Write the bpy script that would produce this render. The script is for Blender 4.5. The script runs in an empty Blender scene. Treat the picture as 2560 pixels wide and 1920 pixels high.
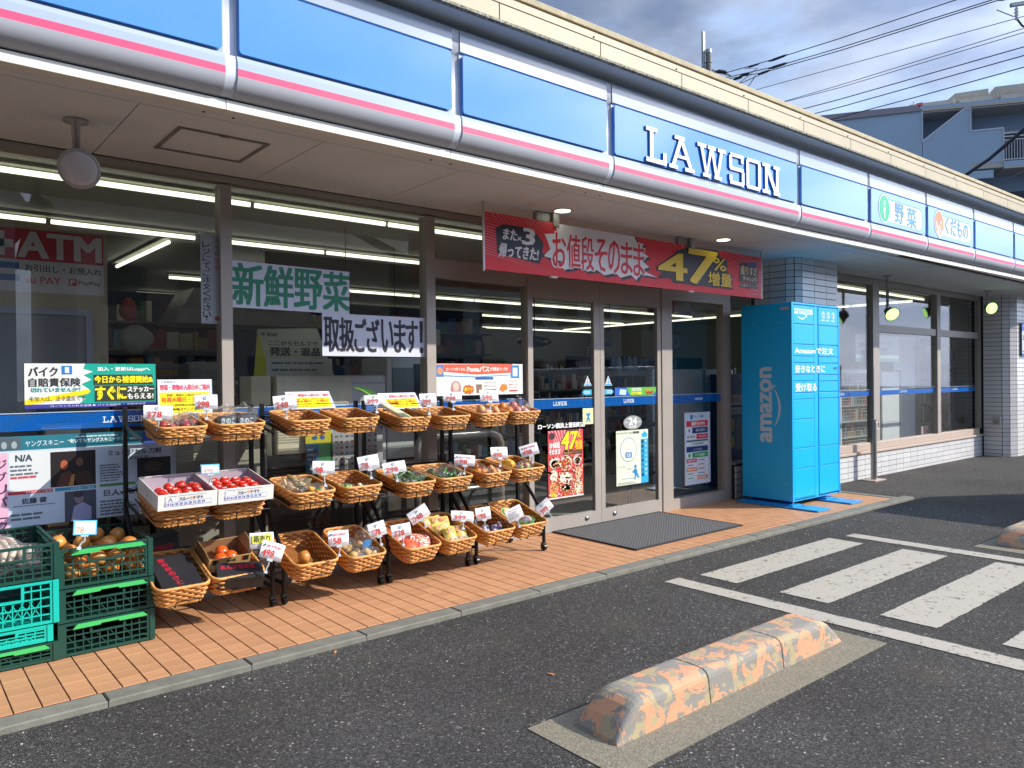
import bpy, math, random
from mathutils import Vector as V, Matrix
random.seed(7)
SC = bpy.context.scene
COL = SC.collection
PI = math.pi

# ---------------------------------------------------------------- camera, sky, sun, exposure
yaw, pitch, roll = 0.69705, -0.006836, -0.010734
cd = bpy.data.cameras.new('camera'); cam = bpy.data.objects.new('camera', cd); COL.objects.link(cam)
fwd = V((math.sin(yaw)*math.cos(pitch), math.cos(yaw)*math.cos(pitch), math.sin(pitch)))
rt = V((math.cos(yaw), -math.sin(yaw), 0)); up = rt.cross(fwd)
r_ = rt*math.cos(roll)+up*math.sin(roll); u_ = -rt*math.sin(roll)+up*math.cos(roll)
cam.matrix_world = Matrix(((r_.x, u_.x, -fwd.x, 0), (r_.y, u_.y, -fwd.y, 0), (r_.z, u_.z, -fwd.z, 1.3216), (0, 0, 0, 1)))
cd.sensor_width = 36; cd.lens = 1896.46/2560*36; cd.clip_start = .05; cd.clip_end = 1500
SC.camera = cam
SUN_AZ = math.atan2(.745, -.667); SUN_EL = math.radians(30.6)
sunv = V((math.sin(SUN_AZ)*math.cos(SUN_EL), math.cos(SUN_AZ)*math.cos(SUN_EL), math.sin(SUN_EL)))
sl = bpy.data.lights.new('sun', 'SUN'); sl.energy = 2.35; sl.angle = math.radians(.5); sl.color = (1, .925, .80)
so = bpy.data.objects.new('sun', sl); COL.objects.link(so); so.rotation_euler = sunv.to_track_quat('Z', 'Y').to_euler()
so.location = (0, -5, 20)
w = bpy.data.worlds.new('World'); SC.world = w; w.use_nodes = True
nt = w.node_tree; nt.nodes.clear()
def N(t, k, **kw):
    n = t.nodes.new(k)
    for a, b in kw.items():
        if a.startswith('i_'): n.inputs[a[2:].replace('_', ' ')].default_value = b
        else: setattr(n, a, b)
    return n
out = N(nt, 'ShaderNodeOutputWorld'); bg = N(nt, 'ShaderNodeBackground'); bg.inputs[1].default_value = .15
sky = N(nt, 'ShaderNodeTexSky'); sky.sky_type = 'NISHITA'; sky.sun_disc = False
sky.sun_elevation = SUN_EL; sky.sun_rotation = SUN_AZ; sky.air_density = 1.0; sky.dust_density = 1.2; sky.ozone_density = 2.0
tc = N(nt, 'ShaderNodeTexCoord'); mp = N(nt, 'ShaderNodeMapping'); mp.inputs['Scale'].default_value = (1, 1, 2.6); mp.inputs['Location'].default_value = (.35, .2, .1)
n1 = N(nt, 'ShaderNodeTexNoise'); n1.inputs['Scale'].default_value = 2.1; n1.inputs['Detail'].default_value = 9; n1.inputs['Roughness'].default_value = .55
n2 = N(nt, 'ShaderNodeTexNoise'); n2.inputs['Scale'].default_value = 5.5; n2.inputs['Detail'].default_value = 8
r1 = N(nt, 'ShaderNodeValToRGB'); r1.color_ramp.elements[0].position = .28; r1.color_ramp.elements[1].position = .46
r2 = N(nt, 'ShaderNodeValToRGB'); r2.color_ramp.elements[0].position = .36; r2.color_ramp.elements[1].position = .72
r2.color_ramp.elements[0].color = (.57, .73, 1.13, 1); r2.color_ramp.elements[1].color = (1.45, 1.62, 2.0, 1)
mx = N(nt, 'ShaderNodeMixRGB'); cap = N(nt, 'ShaderNodeMath', operation='MULTIPLY'); cap.inputs[1].default_value = .93
L = nt.links.new
L(tc.outputs['Generated'], mp.inputs[0]); L(mp.outputs[0], n1.inputs['Vector']); L(mp.outputs[0], n2.inputs['Vector'])
L(n1.outputs[0], r1.inputs[0]); L(n2.outputs[0], r2.inputs[0])
# clouds glow more nearer the sun, boosted to add fill in the shade
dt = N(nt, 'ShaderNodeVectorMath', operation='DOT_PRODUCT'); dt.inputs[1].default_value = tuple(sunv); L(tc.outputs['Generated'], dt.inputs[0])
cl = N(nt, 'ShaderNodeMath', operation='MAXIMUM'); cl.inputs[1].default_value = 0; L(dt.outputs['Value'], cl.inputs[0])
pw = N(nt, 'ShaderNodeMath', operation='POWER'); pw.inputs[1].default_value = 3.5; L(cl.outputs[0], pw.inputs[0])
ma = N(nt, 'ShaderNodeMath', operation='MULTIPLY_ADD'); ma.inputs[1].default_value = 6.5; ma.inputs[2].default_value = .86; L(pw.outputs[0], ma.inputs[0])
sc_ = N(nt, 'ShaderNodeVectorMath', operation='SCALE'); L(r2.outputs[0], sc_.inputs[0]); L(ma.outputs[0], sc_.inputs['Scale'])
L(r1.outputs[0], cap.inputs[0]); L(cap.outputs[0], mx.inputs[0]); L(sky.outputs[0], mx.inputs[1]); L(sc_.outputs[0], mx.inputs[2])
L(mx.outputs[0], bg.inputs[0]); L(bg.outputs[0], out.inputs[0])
SC.view_settings.view_transform = 'Standard'; SC.view_settings.look = 'None'
SC.view_settings.exposure = 1.35; SC.view_settings.gamma = 1
SC.cycles.use_denoising = True
SC.cycles.max_bounces = 8; SC.cycles.transparent_max_bounces = 16; SC.cycles.glossy_bounces = 4
SC.cycles.caustics_reflective = False; SC.cycles.caustics_refractive = False
SC.cycles.sample_clamp_indirect = 6

# ---------------------------------------------------------------- materials
def hx(s):
    s = s.lstrip('#')
    c = [int(s[i:i+2], 16)/255 for i in (0, 2, 4)]
    return tuple(x/12.92 if x <= .04045 else ((x+.055)/1.055)**2.4 for x in c)
def lin(c): return hx(c) if isinstance(c, str) else c
MATS = {}
def M(name, col, rough=.5, metal=0, var=0, vscale=8, bump=0, bscale=60, emit=None, estr=1, rnd=0, col2=None, ts=None, spec=.5, coord='Object', detail=4, coat=0):
    if name in MATS: return MATS[name]
    m = bpy.data.materials.new(name); m.use_nodes = True; MATS[name] = m
    t = m.node_tree; b = t.nodes['Principled BSDF']; l = t.links.new
    c = lin(col); b.inputs['Base Color'].default_value = (*c, 1); b.inputs['Roughness'].default_value = rough
    b.inputs['Metallic'].default_value = metal; b.inputs['Specular IOR Level'].default_value = spec
    b.inputs['Coat Weight'].default_value = coat
    co = N(t, 'ShaderNodeTexCoord'); o = co.outputs[coord]
    src = None
    if var or col2:
        n = N(t, 'ShaderNodeTexNoise', i_Scale=vscale, i_Detail=detail); l(o, n.inputs['Vector'])
        rp = N(t, 'ShaderNodeValToRGB'); rp.color_ramp.elements[0].position = .35; rp.color_ramp.elements[1].position = .65
        c2 = lin(col2) if col2 else tuple(min(1, x*(1+var)) for x in c); c1 = c if col2 else tuple(x*(1-var) for x in c)
        rp.color_ramp.elements[0].color = (*c1, 1); rp.color_ramp.elements[1].color = (*c2, 1)
        l(n.outputs[0], rp.inputs[0]); src = rp.outputs[0]
        rr = N(t, 'ShaderNodeMapRange'); rr.inputs['To Min'].default_value = max(0, rough-.08); rr.inputs['To Max'].default_value = min(1, rough+.1)
        l(n.outputs[0], rr.inputs[0]); l(rr.outputs[0], b.inputs['Roughness'])
    if rnd:
        oi = N(t, 'ShaderNodeObjectInfo'); hs = N(t, 'ShaderNodeHueSaturation')
        mr = N(t, 'ShaderNodeMapRange'); mr.inputs['To Min'].default_value = 1-rnd; mr.inputs['To Max'].default_value = 1+rnd
        l(oi.outputs['Random'], mr.inputs[0]); l(mr.outputs[0], hs.inputs['Value'])
        if src: l(src, hs.inputs['Color'])
        else: hs.inputs['Color'].default_value = (*c, 1)
        src = hs.outputs[0]
    if src: l(src, b.inputs['Base Color'])
    if bump:
        n = N(t, 'ShaderNodeTexNoise', i_Scale=bscale, i_Detail=5); l(o, n.inputs['Vector'])
        bp = N(t, 'ShaderNodeBump'); bp.inputs['Strength'].default_value = bump; bp.inputs['Distance'].default_value = .004
        l(n.outputs[0], bp.inputs['Height']); l(bp.outputs[0], b.inputs['Normal'])
    if emit:
        b.inputs['Emission Color'].default_value = (*lin(emit), 1); b.inputs['Emission Strength'].default_value = estr
    return m
def pm(c):  # printed ink
    return M('ink_'+c.lstrip('#'), c, .42, spec=.4)
def clear_mat(name, tint, alpha, rough, shine):
    # transparent sheet with a glossy coat (glass pane, film, plastic bag)
    m = bpy.data.materials.new(name); m.use_nodes = True; t = m.node_tree; t.nodes.clear(); l = t.links.new
    o = N(t, 'ShaderNodeOutputMaterial'); tr = N(t, 'ShaderNodeBsdfTransparent'); tr.inputs[0].default_value = (*tint, 1)
    g = N(t, 'ShaderNodeBsdfGlossy'); g.inputs['Roughness'].default_value = rough
    d = N(t, 'ShaderNodeBsdfDiffuse'); d.inputs[0].default_value = (.85, .87, .88, 1)
    fr = N(t, 'ShaderNodeFresnel'); ge = N(t, 'ShaderNodeNewGeometry'); mr = N(t, 'ShaderNodeMapRange')
    mr.inputs['To Min'].default_value = shine; mr.inputs['To Max'].default_value = 1/shine; l(ge.outputs['Backfacing'], mr.inputs[0]); l(mr.outputs[0], fr.inputs[0])
    a = N(t, 'ShaderNodeMixShader'); a.inputs[0].default_value = alpha
    b = N(t, 'ShaderNodeMixShader'); l(tr.outputs[0], a.inputs[1]); l(d.outputs[0], a.inputs[2])
    l(fr.outputs[0], b.inputs[0]); l(a.outputs[0], b.inputs[1]); l(g.outputs[0], b.inputs[2]); l(b.outputs[0], o.inputs[0])
    MATS[name] = m; return m, t, fr, g
GLASS = clear_mat('window_glass', (.95, .96, .96), .0, .0, 1.6)[0]
FILM, _t, _f, _g = clear_mat('clear_film', (.97, .975, .975), .055, .14, 1.42)
_n = N(_t, 'ShaderNodeTexNoise', i_Scale=38, i_Detail=4); _c = N(_t, 'ShaderNodeTexCoord'); _b = N(_t, 'ShaderNodeBump'); _b.inputs['Strength'].default_value = 1; _b.inputs['Distance'].default_value = .01
_t.links.new(_c.outputs['Object'], _n.inputs['Vector']); _t.links.new(_n.outputs[0], _b.inputs['Height']); _t.links.new(_b.outputs[0], _g.inputs['Normal']); _t.links.new(_b.outputs[0], _f.inputs['Normal'])
BAND = clear_mat('band_film', (.25, .45, .8), .0, .1, 1.5)[0]
for _nd in BAND.node_tree.nodes:
    if _nd.type == 'BSDF_DIFFUSE': _nd.inputs[0].default_value = (*hx('#1263b8'), 1)
    if _nd.type == 'MIX_SHADER' and not _nd.inputs[0].is_linked: _nd.inputs[0].default_value = .86

# ---------------------------------------------------------------- mesh builder
class MB:
    def __init__(s): s.v = []; s.f = []; s.m = []; s.sm = []
    def add(s, vs, fs, m=0, smooth=False):
        b = len(s.v); s.v += [tuple(x) for x in vs]
        for f in fs: s.f.append(tuple(b+i for i in f)); s.m.append(m); s.sm.append(smooth)
        return s
    def box(s, x0, x1, y0, y1, z0, z1, m=0):
        vs = [(x, y, z) for z in (z0, z1) for y in (y0, y1) for x in (x0, x1)]
        return s.add(vs, [(0, 2, 3, 1), (4, 5, 7, 6), (0, 1, 5, 4), (1, 3, 7, 5), (3, 2, 6, 7), (2, 0, 4, 6)], m)
    def cbox(s, x0, x1, y0, y1, z0, z1, c, m=0):
        # box with chamfered top edges
        vs = [(x0, y0, z0), (x1, y0, z0), (x1, y1, z0), (x0, y1, z0), (x0, y0, z1-c), (x1, y0, z1-c), (x1, y1, z1-c), (x0, y1, z1-c),
              (x0+c, y0+c, z1), (x1-c, y0+c, z1), (x1-c, y1-c, z1), (x0+c, y1-c, z1)]
        fs = [(3, 2, 1, 0), (8, 9, 10, 11)]
        for i in range(4):
            j = (i+1) % 4; fs += [(i, j, 4+j, 4+i), (4+i, 4+j, 8+j, 8+i)]
        return s.add(vs, fs, m)
    def bar(s, a, b, w, h=None, m=0, upv=None):
        a, b = V(a), V(b); d = (b-a).normalized(); h = h or w
        q = V(upv) if upv else (V((0, 0, 1)) if abs(d.z) < .95 else V((0, 1, 0)))
        x = d.cross(q).normalized()*w/2; y = x.cross(d).normalized()*h/2
        vs = [a-x-y, a+x-y, a+x+y, a-x+y, b-x-y, b+x-y, b+x+y, b-x+y]
        return s.add(vs, [(0, 1, 2, 3), (7, 6, 5, 4), (0, 4, 5, 1), (1, 5, 6, 2), (2, 6, 7, 3), (3, 7, 4, 0)], m)
    def tube(s, path, r, n=8, m=0, closed=False, cap=True):
        P = [V(p) for p in path]; k = len(P); rs = r if isinstance(r, (list, tuple)) else [r]*k
        vs = []; prev = None
        for i, p in enumerate(P):
            if closed: t = P[(i+1) % k]-P[i-1]
            else: t = P[min(i+1, k-1)]-P[max(i-1, 0)]
            t.normalize()
            if prev is None: prev = V((0, 0, 1)) if abs(t.z) < .9 else V((1, 0, 0))
            x = t.cross(prev).normalized(); y = x.cross(t).normalized(); prev = y
            for j in range(n):
                a = 2*PI*j/n; vs.append(p+(x*math.cos(a)+y*math.sin(a))*rs[i])
        fs = []
        for i in range(k if closed else k-1):
            for j in range(n):
                i2 = (i+1) % k; j2 = (j+1) % n
                fs.append((i*n+j, i2*n+j, i2*n+j2, i*n+j2))
        s.add(vs, fs, m, n > 4)
        if cap and not closed: s.add(vs[:n], [tuple(range(n))], m); s.add(vs[-n:], [tuple(range(n))[::-1]], m)
        return s
    def lathe(s, prof, n=16, c=(0, 0, 0), m=0, sc=(1, 1), tr=None):
        vs = []
        for r, z in prof:
            for j in range(n):
                a = 2*PI*j/n; vs.append(V((r*math.cos(a)*sc[0], r*math.sin(a)*sc[1], z)))
        fs = [(i*n+j, i*n+(j+1) % n, (i+1)*n+(j+1) % n, (i+1)*n+j) for i in range(len(prof)-1) for j in range(n)]
        vs = [(tr @ q if tr else q)+V(c) for q in vs]
        s.add(vs, fs, m, True); s.add(vs[:n], [tuple(range(n))[::-1]], m, True); s.add(vs[-n:], [tuple(range(n))], m, True)
        return s
    def ball(s, c, r, m=0, n=12, k=8, sc=(1, 1, 1), dim=0, tr=None, jit=0, seed=0):
        R = random.Random(seed); vs = []; fs = []
        for i in range(k+1):
            th = PI*i/k
            for j in range(n):
                a = 2*PI*j/n; rr = r*(1-dim*math.exp(-((th)/.5)**2))*(1+jit*R.uniform(-1, 1))
                q = V((rr*math.sin(th)*math.cos(a)*sc[0], rr*math.sin(th)*math.sin(a)*sc[1], rr*math.cos(th)*sc[2]))
                vs.append((tr @ q if tr else q)+V(c))
        for i in range(k):
            for j in range(n): fs.append((i*n+j, (i+1)*n+j, (i+1)*n+(j+1) % n, i*n+(j+1) % n))
        return s.add(vs, fs, m, True)
    def prism(s, pts, fr, d0, d1, m=0, ms=None):
        n = len(pts); a = [fr(p[0], p[1], d1) for p in pts]; b = [fr(p[0], p[1], d0) for p in pts]
        s.add(a+b, [tuple(range(n))]+[tuple(range(n, 2*n))[::-1]], m)
        return s.add(a+b, [(i, n+i, n+(i+1) % n, (i+1) % n) for i in range(n)], m if ms is None else ms)
    def build(s, name, mats, parent=None, tr=None, bevel=0):
        me = bpy.data.meshes.new(name); me.from_pydata(s.v, [], s.f)
        for q in (mats if isinstance(mats, (list, tuple)) else [mats]): me.materials.append(q)
        me.polygons.foreach_set('material_index', s.m); me.polygons.foreach_set('use_smooth', s.sm); me.update()
        o = bpy.data.objects.new(name, me); COL.objects.link(o)
        if parent: o.parent = parent
        if bevel:
            b = o.modifiers.new('bevel', 'BEVEL'); b.width = bevel; b.segments = 2; b.limit_method = 'ANGLE'
        return o
def frame(O, u=(1, 0, 0), v=(0, 0, 1)):
    O = V(O); u = V(u).normalized(); v = V(v).normalized(); n = u.cross(v)
    f = lambda a, b, c=0: O+u*a+v*b+n*c
    f.O, f.u, f.v, f.n = O, u, v, n
    return f
def tag(o, label=None, cat=None, group=None, kind=None):
    if label: o['label'] = label
    if cat: o['category'] = cat
    if group: o['group'] = group
    if kind: o['kind'] = kind
    return o
def thing(name, label, cat, loc=(0, 0, 0), group=None, rz=0):
    o = bpy.data.objects.new(name, None); COL.objects.link(o); o.location = loc; o.rotation_euler = (0, 0, rz); o.empty_display_size = .1
    return tag(o, label, cat, group)
def dup(o, parent=None, loc=None, rot=None):
    c = o.copy(); COL.objects.link(c)
    if parent: c.parent = parent
    if loc is not None: c.location = loc
    if rot is not None: c.rotation_euler = rot
    for ch in list(o.children): dup(ch, c)
    return c
def rr(x0, y0, x1, y1, r, n=4):
    P = []
    for cx, cy, a0 in ((x1-r, y0+r, -PI/2), (x1-r, y1-r, 0), (x0+r, y1-r, PI/2), (x0+r, y0+r, PI)):
        for i in range(n+1): a = a0+PI/2*i/n; P.append((cx+r*math.cos(a), cy+r*math.sin(a)))
    return P
def ell(cx, cy, rx, ry, n=24): return [(cx+rx*math.cos(2*PI*i/n), cy+ry*math.sin(2*PI*i/n)) for i in range(n)]
def star(cx, cy, rx, ry, k, inner=.75, seed=1):
    R = random.Random(seed); P = []
    for i in range(2*k):
        q = (1 if i % 2 == 0 else inner)*R.uniform(.93, 1.07); a = PI*i/k; P.append((cx+rx*q*math.cos(a), cy+ry*q*math.sin(a)))
    return P
class Print:
    # flat printed artwork: coloured shapes a fraction of a millimetre above one another
    def __init__(s, fr, parent, base=0): s.fr = fr; s.p = parent; s.mb = MB(); s.cols = []; s.base = base
    def mi(s, c):
        if c not in s.cols: s.cols.append(c)
        return s.cols.index(c)
    def poly(s, pts, c, l=1):
        s.mb.add([s.fr(p[0], p[1], s.base+l*.0006) for p in pts], [tuple(range(len(pts)))], s.mi(c)); return s
    def rect(s, x0, y0, x1, y1, c, l=1): return s.poly([(x0, y0), (x1, y0), (x1, y1), (x0, y1)], c, l)
    def text(s, t, x0, y0, x1, y1, c, l=2, bold=0, sk=0, name='lettering'):
        TEXTS.append((s.fr, s.p, t, x0, y0, x1, y1, c, s.base+l*.0006, bold, sk, 0, name)); return s
    def lines(s, x0, y0, x1, y1, n, c='#555555', l=2, seed=3, fill=.5):
        # rows of print too small to read
        R = random.Random(seed); h = (y1-y0)/n
        for i in range(n):
            y = y1-(i+.5)*h; x = x0; e = x0+(x1-x0)*R.uniform(.6, 1)
            while x < e:
                q = R.uniform(.6, 2.2)*h; s.rect(x, y-h*fill/2, min(x+q, e), y+h*fill/2, c, l); x += q+h*R.uniform(.12, .35)
        return s
    def done(s, name='print'):
        if s.mb.f: return s.mb.build(name, [pm(c) for c in s.cols], s.p)
TEXTS = []
def flush_texts():
    # lettering is made from the built-in font, fitted to its box and turned into meshes
    uniq = {}
    for q in TEXTS:
        if q[2] not in uniq:
            c = bpy.data.curves.new('t', 'FONT'); c.body = q[2]; c.size = 1; c.resolution_u = 2
            o = bpy.data.objects.new('t', c); COL.objects.link(o); uniq[q[2]] = o
    bpy.context.view_layer.update(); dg = bpy.context.evaluated_depsgraph_get()
    data = {}
    for t, o in uniq.items():
        me = bpy.data.meshes.new_from_object(o.evaluated_get(dg))
        vs = [v.co.copy() for v in me.vertices]; fs = [tuple(p.vertices) for p in me.polygons]
        if vs: data[t] = (vs, fs, min(v.x for v in vs), max(v.x for v in vs), min(v.y for v in vs), max(v.y for v in vs))
        bpy.data.meshes.remove(me)
    for o in uniq.values():
        c = o.data; bpy.data.objects.remove(o); bpy.data.curves.remove(c)
    for fr, par, t, x0, y0, x1, y1, c, d, bold, sk, depth, name in TEXTS:
        if t not in data: continue
        vs, fs, a0, a1, b0, b1 = data[t]; mb = MB()
        sx = (x1-x0)/max(a1-a0, 1e-6); sy = (y1-y0)/max(b1-b0, 1e-6)
        if len(t) == 1 and t in 'ー・-': sy = min(sx, sy)
        offs = [(0, 0)] if not bold else [(-bold, -bold*.6), (bold, bold*.6), (-bold, bold*.6), (bold, -bold*.6)]
        for k, (ox, oy) in enumerate(offs):
            mb.add([fr(x0+(v.x-a0)*sx+ox+sk*((v.y-b0)*sy), y0+(v.y-b0)*sy+oy, d+k*.00012) for v in vs], fs)
        mb.build(name, pm(c) if isinstance(c, str) else c, par)
# ================================================================ materials of the setting
BRONZE = M('bronze_aluminium', '#a09992', .42, .05, var=.05, vscale=3, spec=.5)
DARKM = M('black_metal', '#151517', .35, .2, spec=.5)
SOFF = M('soffit_board', '#d9dfe2', .75, var=.05, vscale=1.5, bump=.1, bscale=40, coord='Object')
CREAM = M('cream_metal', '#aa9f84', .55, var=.07, vscale=5, rnd=.03, bump=.08, bscale=9)
WHITEP = M('white_acrylic', '#9dabbb', .16, spec=.6, coat=.4)
PALEP = M('pale_curved_metal', '#aeb2bb', .5, spec=.3, var=.03, vscale=2)
BLUEP = M('blue_acrylic', '#3d86d6', .12, spec=.6, coat=.5)
PINK = M('pink_stripe', '#e6527a', .5, spec=.25)
TRIM = M('white_trim', '#e9e7dc', .4)
TILEW = M('white_wall_tile', '#cfcfd0', .22, var=.04, vscale=4, rnd=.06, spec=.6)
GROUT = M('dark_grout', '#23252c', .9)
CONC = M('kerb_concrete', '#747369', .85, var=.16, vscale=9, bump=.5, bscale=120, rnd=.07)
PAINTW = M('road_paint', '#d2cbbd', .7)
DARKWALL = M('grey_wall', '#6c6d6b', .8)

def asphalt():
    m = bpy.data.materials.new('asphalt'); m.use_nodes = True; t = m.node_tree; b = t.nodes['Principled BSDF']; l = t.links.new
    c = N(t, 'ShaderNodeTexCoord'); o = c.outputs['Object']
    wob = N(t, 'ShaderNodeTexNoise', i_Scale=60, i_Detail=3); l(o, wob.inputs['Vector'])
    ad = N(t, 'ShaderNodeVectorMath', operation='MULTIPLY_ADD'); ad.inputs[1].default_value = (.012, .012, .012); l(wob.outputs['Color'], ad.inputs[0]); l(o, ad.inputs[2])
    v = N(t, 'ShaderNodeTexVoronoi', i_Scale=140); l(ad.outputs[0], v.inputs['Vector'])
    v2 = N(t, 'ShaderNodeTexVoronoi', i_Scale=140); v2.feature = 'DISTANCE_TO_EDGE'; l(ad.outputs[0], v2.inputs['Vector'])
    sm = N(t, 'ShaderNodeMapRange'); sm.inputs['From Max'].default_value = .22; l(v2.outputs['Distance'], sm.inputs[0])
    rc = N(t, 'ShaderNodeValToRGB'); e = rc.color_ramp.elements; e[0].position = 0; e[0].color = (.042, .041, .041, 1); e[1].position = .97; e[1].color = (.15, .147, .14, 1)
    q = e.new(.55); q.color = (.088, .086, .083, 1); q = e.new(1.0); q.color = (.5, .48, .44, 1)
    sp = N(t, 'ShaderNodeSeparateColor'); l(v.outputs['Color'], sp.inputs[0]); l(sp.outputs[0], rc.inputs[0])
    mu = N(t, 'ShaderNodeMixRGB', blend_type='MULTIPLY'); mu.inputs[0].default_value = .85
    ed = N(t, 'ShaderNodeValToRGB'); ed.color_ramp.elements[0].color = (.34, .34, .35, 1); ed.color_ramp.elements[1].color = (1, 1, 1, 1); ed.color_ramp.elements[1].position = .6
    l(sm.outputs[0], ed.inputs[0]); l(rc.outputs[0], mu.inputs[1]); l(ed.outputs[0], mu.inputs[2])
    big = N(t, 'ShaderNodeTexNoise', i_Scale=.9, i_Detail=6); l(o, big.inputs['Vector'])
    br = N(t, 'ShaderNodeValToRGB'); br.color_ramp.elements[0].position = .35; br.color_ramp.elements[0].color = (.82, .80, .78, 1); br.color_ramp.elements[1].position = .68; br.color_ramp.elements[1].color = (1.18, 1.17, 1.16, 1)
    l(big.outputs[0], br.inputs[0]); m2 = N(t, 'ShaderNodeMixRGB', blend_type='MULTIPLY'); m2.inputs[0].default_value = 1
    l(mu.outputs[0], m2.inputs[1]); l(br.outputs[0], m2.inputs[2])
    # brownish stains
    st = N(t, 'ShaderNodeTexNoise', i_Scale=2.3, i_Detail=5); l(o, st.inputs['Vector']); sr = N(t, 'ShaderNodeValToRGB'); sr.color_ramp.elements[0].position = .58; sr.color_ramp.elements[1].position = .8; sr.color_ramp.elements[1].color = (.5, .5, .5, 1)
    l(st.outputs[0], sr.inputs[0]); m3 = N(t, 'ShaderNodeMixRGB'); m3.inputs[2].default_value = (.11, .085, .06, 1); l(sr.outputs[0], m3.inputs[0]); l(m2.outputs[0], m3.inputs[1])
    l(m3.outputs[0], b.inputs['Base Color']); b.inputs['Roughness'].default_value = .85; b.inputs['Specular IOR Level'].default_value = .3
    bp = N(t, 'ShaderNodeBump'); bp.inputs['Strength'].default_value = .9; bp.inputs['Distance'].default_value = .006
    hh = N(t, 'ShaderNodeMath', operation='ADD'); l(sm.outputs[0], hh.inputs[0]); l(sp.outputs[1], hh.inputs[1]); l(hh.outputs[0], bp.inputs['Height']); l(bp.outputs[0], b.inputs['Normal'])
    return m
ASPH = asphalt()

def worn(name, col, under, scale, lo, hi, rough=.8, bump=.3, dark=None):
    # paint that has chipped off what is below
    m = bpy.data.materials.new(name); m.use_nodes = True; t = m.node_tree; b = t.nodes['Principled BSDF']; l = t.links.new
    c = N(t, 'ShaderNodeTexCoord'); o = c.outputs['Object']
    n = N(t, 'ShaderNodeTexNoise', i_Scale=scale, i_Detail=10, i_Roughness=.68, i_Distortion=1.1); l(o, n.inputs['Vector'])
    r = N(t, 'ShaderNodeValToRGB'); r.color_ramp.elements[0].position = lo; r.color_ramp.elements[1].position = hi; l(n.outputs[0], r.inputs[0])
    f = N(t, 'ShaderNodeTexNoise', i_Scale=240, i_Detail=2); l(o, f.inputs['Vector'])
    mu = N(t, 'ShaderNodeMixRGB'); mu.inputs[1].default_value = (*lin(under), 1); mu.inputs[2].default_value = (*[x*.55 for x in lin(under)], 1); l(f.outputs[0], mu.inputs[0])
    mi = N(t, 'ShaderNodeMixRGB'); l(r.outputs[0], mi.inputs[0]); l(mu.outputs[0], mi.inputs[1]); mi.inputs[2].default_value = (*lin(col), 1)
    last = mi
    if dark:
        n3 = N(t, 'ShaderNodeTexNoise', i_Scale=scale*1.7, i_Detail=5); l(o, n3.inputs['Vector']); r3 = N(t, 'ShaderNodeValToRGB'); r3.color_ramp.elements[0].position = .56; r3.color_ramp.elements[1].position = .6; l(n3.outputs[0], r3.inputs[0])
        m3 = N(t, 'ShaderNodeMixRGB'); m3.inputs[2].default_value = (*lin(dark), 1); l(r3.outputs[0], m3.inputs[0]); l(mi.outputs[0], m3.inputs[1]); last = m3
    l(last.outputs[0], b.inputs['Base Color']); b.inputs['Roughness'].default_value = rough
    bp = N(t, 'ShaderNodeBump'); bp.inputs['Strength'].default_value = bump; bp.inputs['Distance'].default_value = .003
    ad = N(t, 'ShaderNodeMath', operation='ADD'); l(r.outputs[0], ad.inputs[0]); l(f.outputs[0], ad.inputs[1]); l(ad.outputs[0], bp.inputs['Height']); l(bp.outputs[0], b.inputs['Normal'])
    return m
LINE = worn('worn_white_paint', '#a9a397', '#45433f', 22, .36, .42, bump=.35)
STOPM = worn('peeling_peach_paint', '#cb9673', '#98958c', 9, .505, .52, dark='#a89a78', bump=.35)

# ================================================================ ground
g = MB(); g.add([(-60, -60, -.03), (90, -60, -.03), (90, 90, -.03), (-60, 90, -.03)], [(0, 1, 2, 3)])
tag(g.build('asphalt_ground', ASPH), kind='structure')
def strip(name, x0, x1, y0, y1, seed, mat=LINE, z=-.026, label=None, cat='road marking', group=None):
    R = random.Random(seed); P = []; st = .02
    def run(a, b):
        k = max(2, int((V(b)-V(a)).length/st)); nrm = V((-(b[1]-a[1]), b[0]-a[0])).normalized()
        for i in range(k):
            q = V(a).lerp(V(b), i/k)+nrm*R.uniform(-.0035, .0035); P.append((q.x, q.y))
    run((x0, y0), (x1, y0)); run((x1, y0), (x1, y1)); run((x1, y1), (x0, y1)); run((x0, y1), (x0, y0))
    o = MB().add([(x, y, z) for x, y in P], [tuple(range(len(P)))]).build(name, mat)
    return tag(o, label, cat, group)
for i, (a, b, c, d, lb) in enumerate(((4.28, 6.04, 2.85, 3.14, 'white painted bar of the hatching nearest the tiled walkway'), (4.30, 6.07, 2.24, 2.56, 'second white hatching bar out from the shop, chipped at its far end'),
        (4.30, 6.12, 1.64, 1.94, 'third white hatching bar with dark cracks running along it'), (4.28, 6.12, 1.03, 1.33, 'white hatching bar cut off by the right edge of the photo'))):
    strip('painted_bar', a, b, c, d, i, label=lb, group='white bars painted between the parking bays')
strip('parking_line', 3.965, 4.115, -3, 3.19, 11, label='white parking line that runs past the long near wheel stop', group='white parking lines')
strip('parking_line', 6.21, 6.36, -3, 3.085, 12, label='white parking line farther right, beside the second wheel stop', group='white parking lines')

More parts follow.
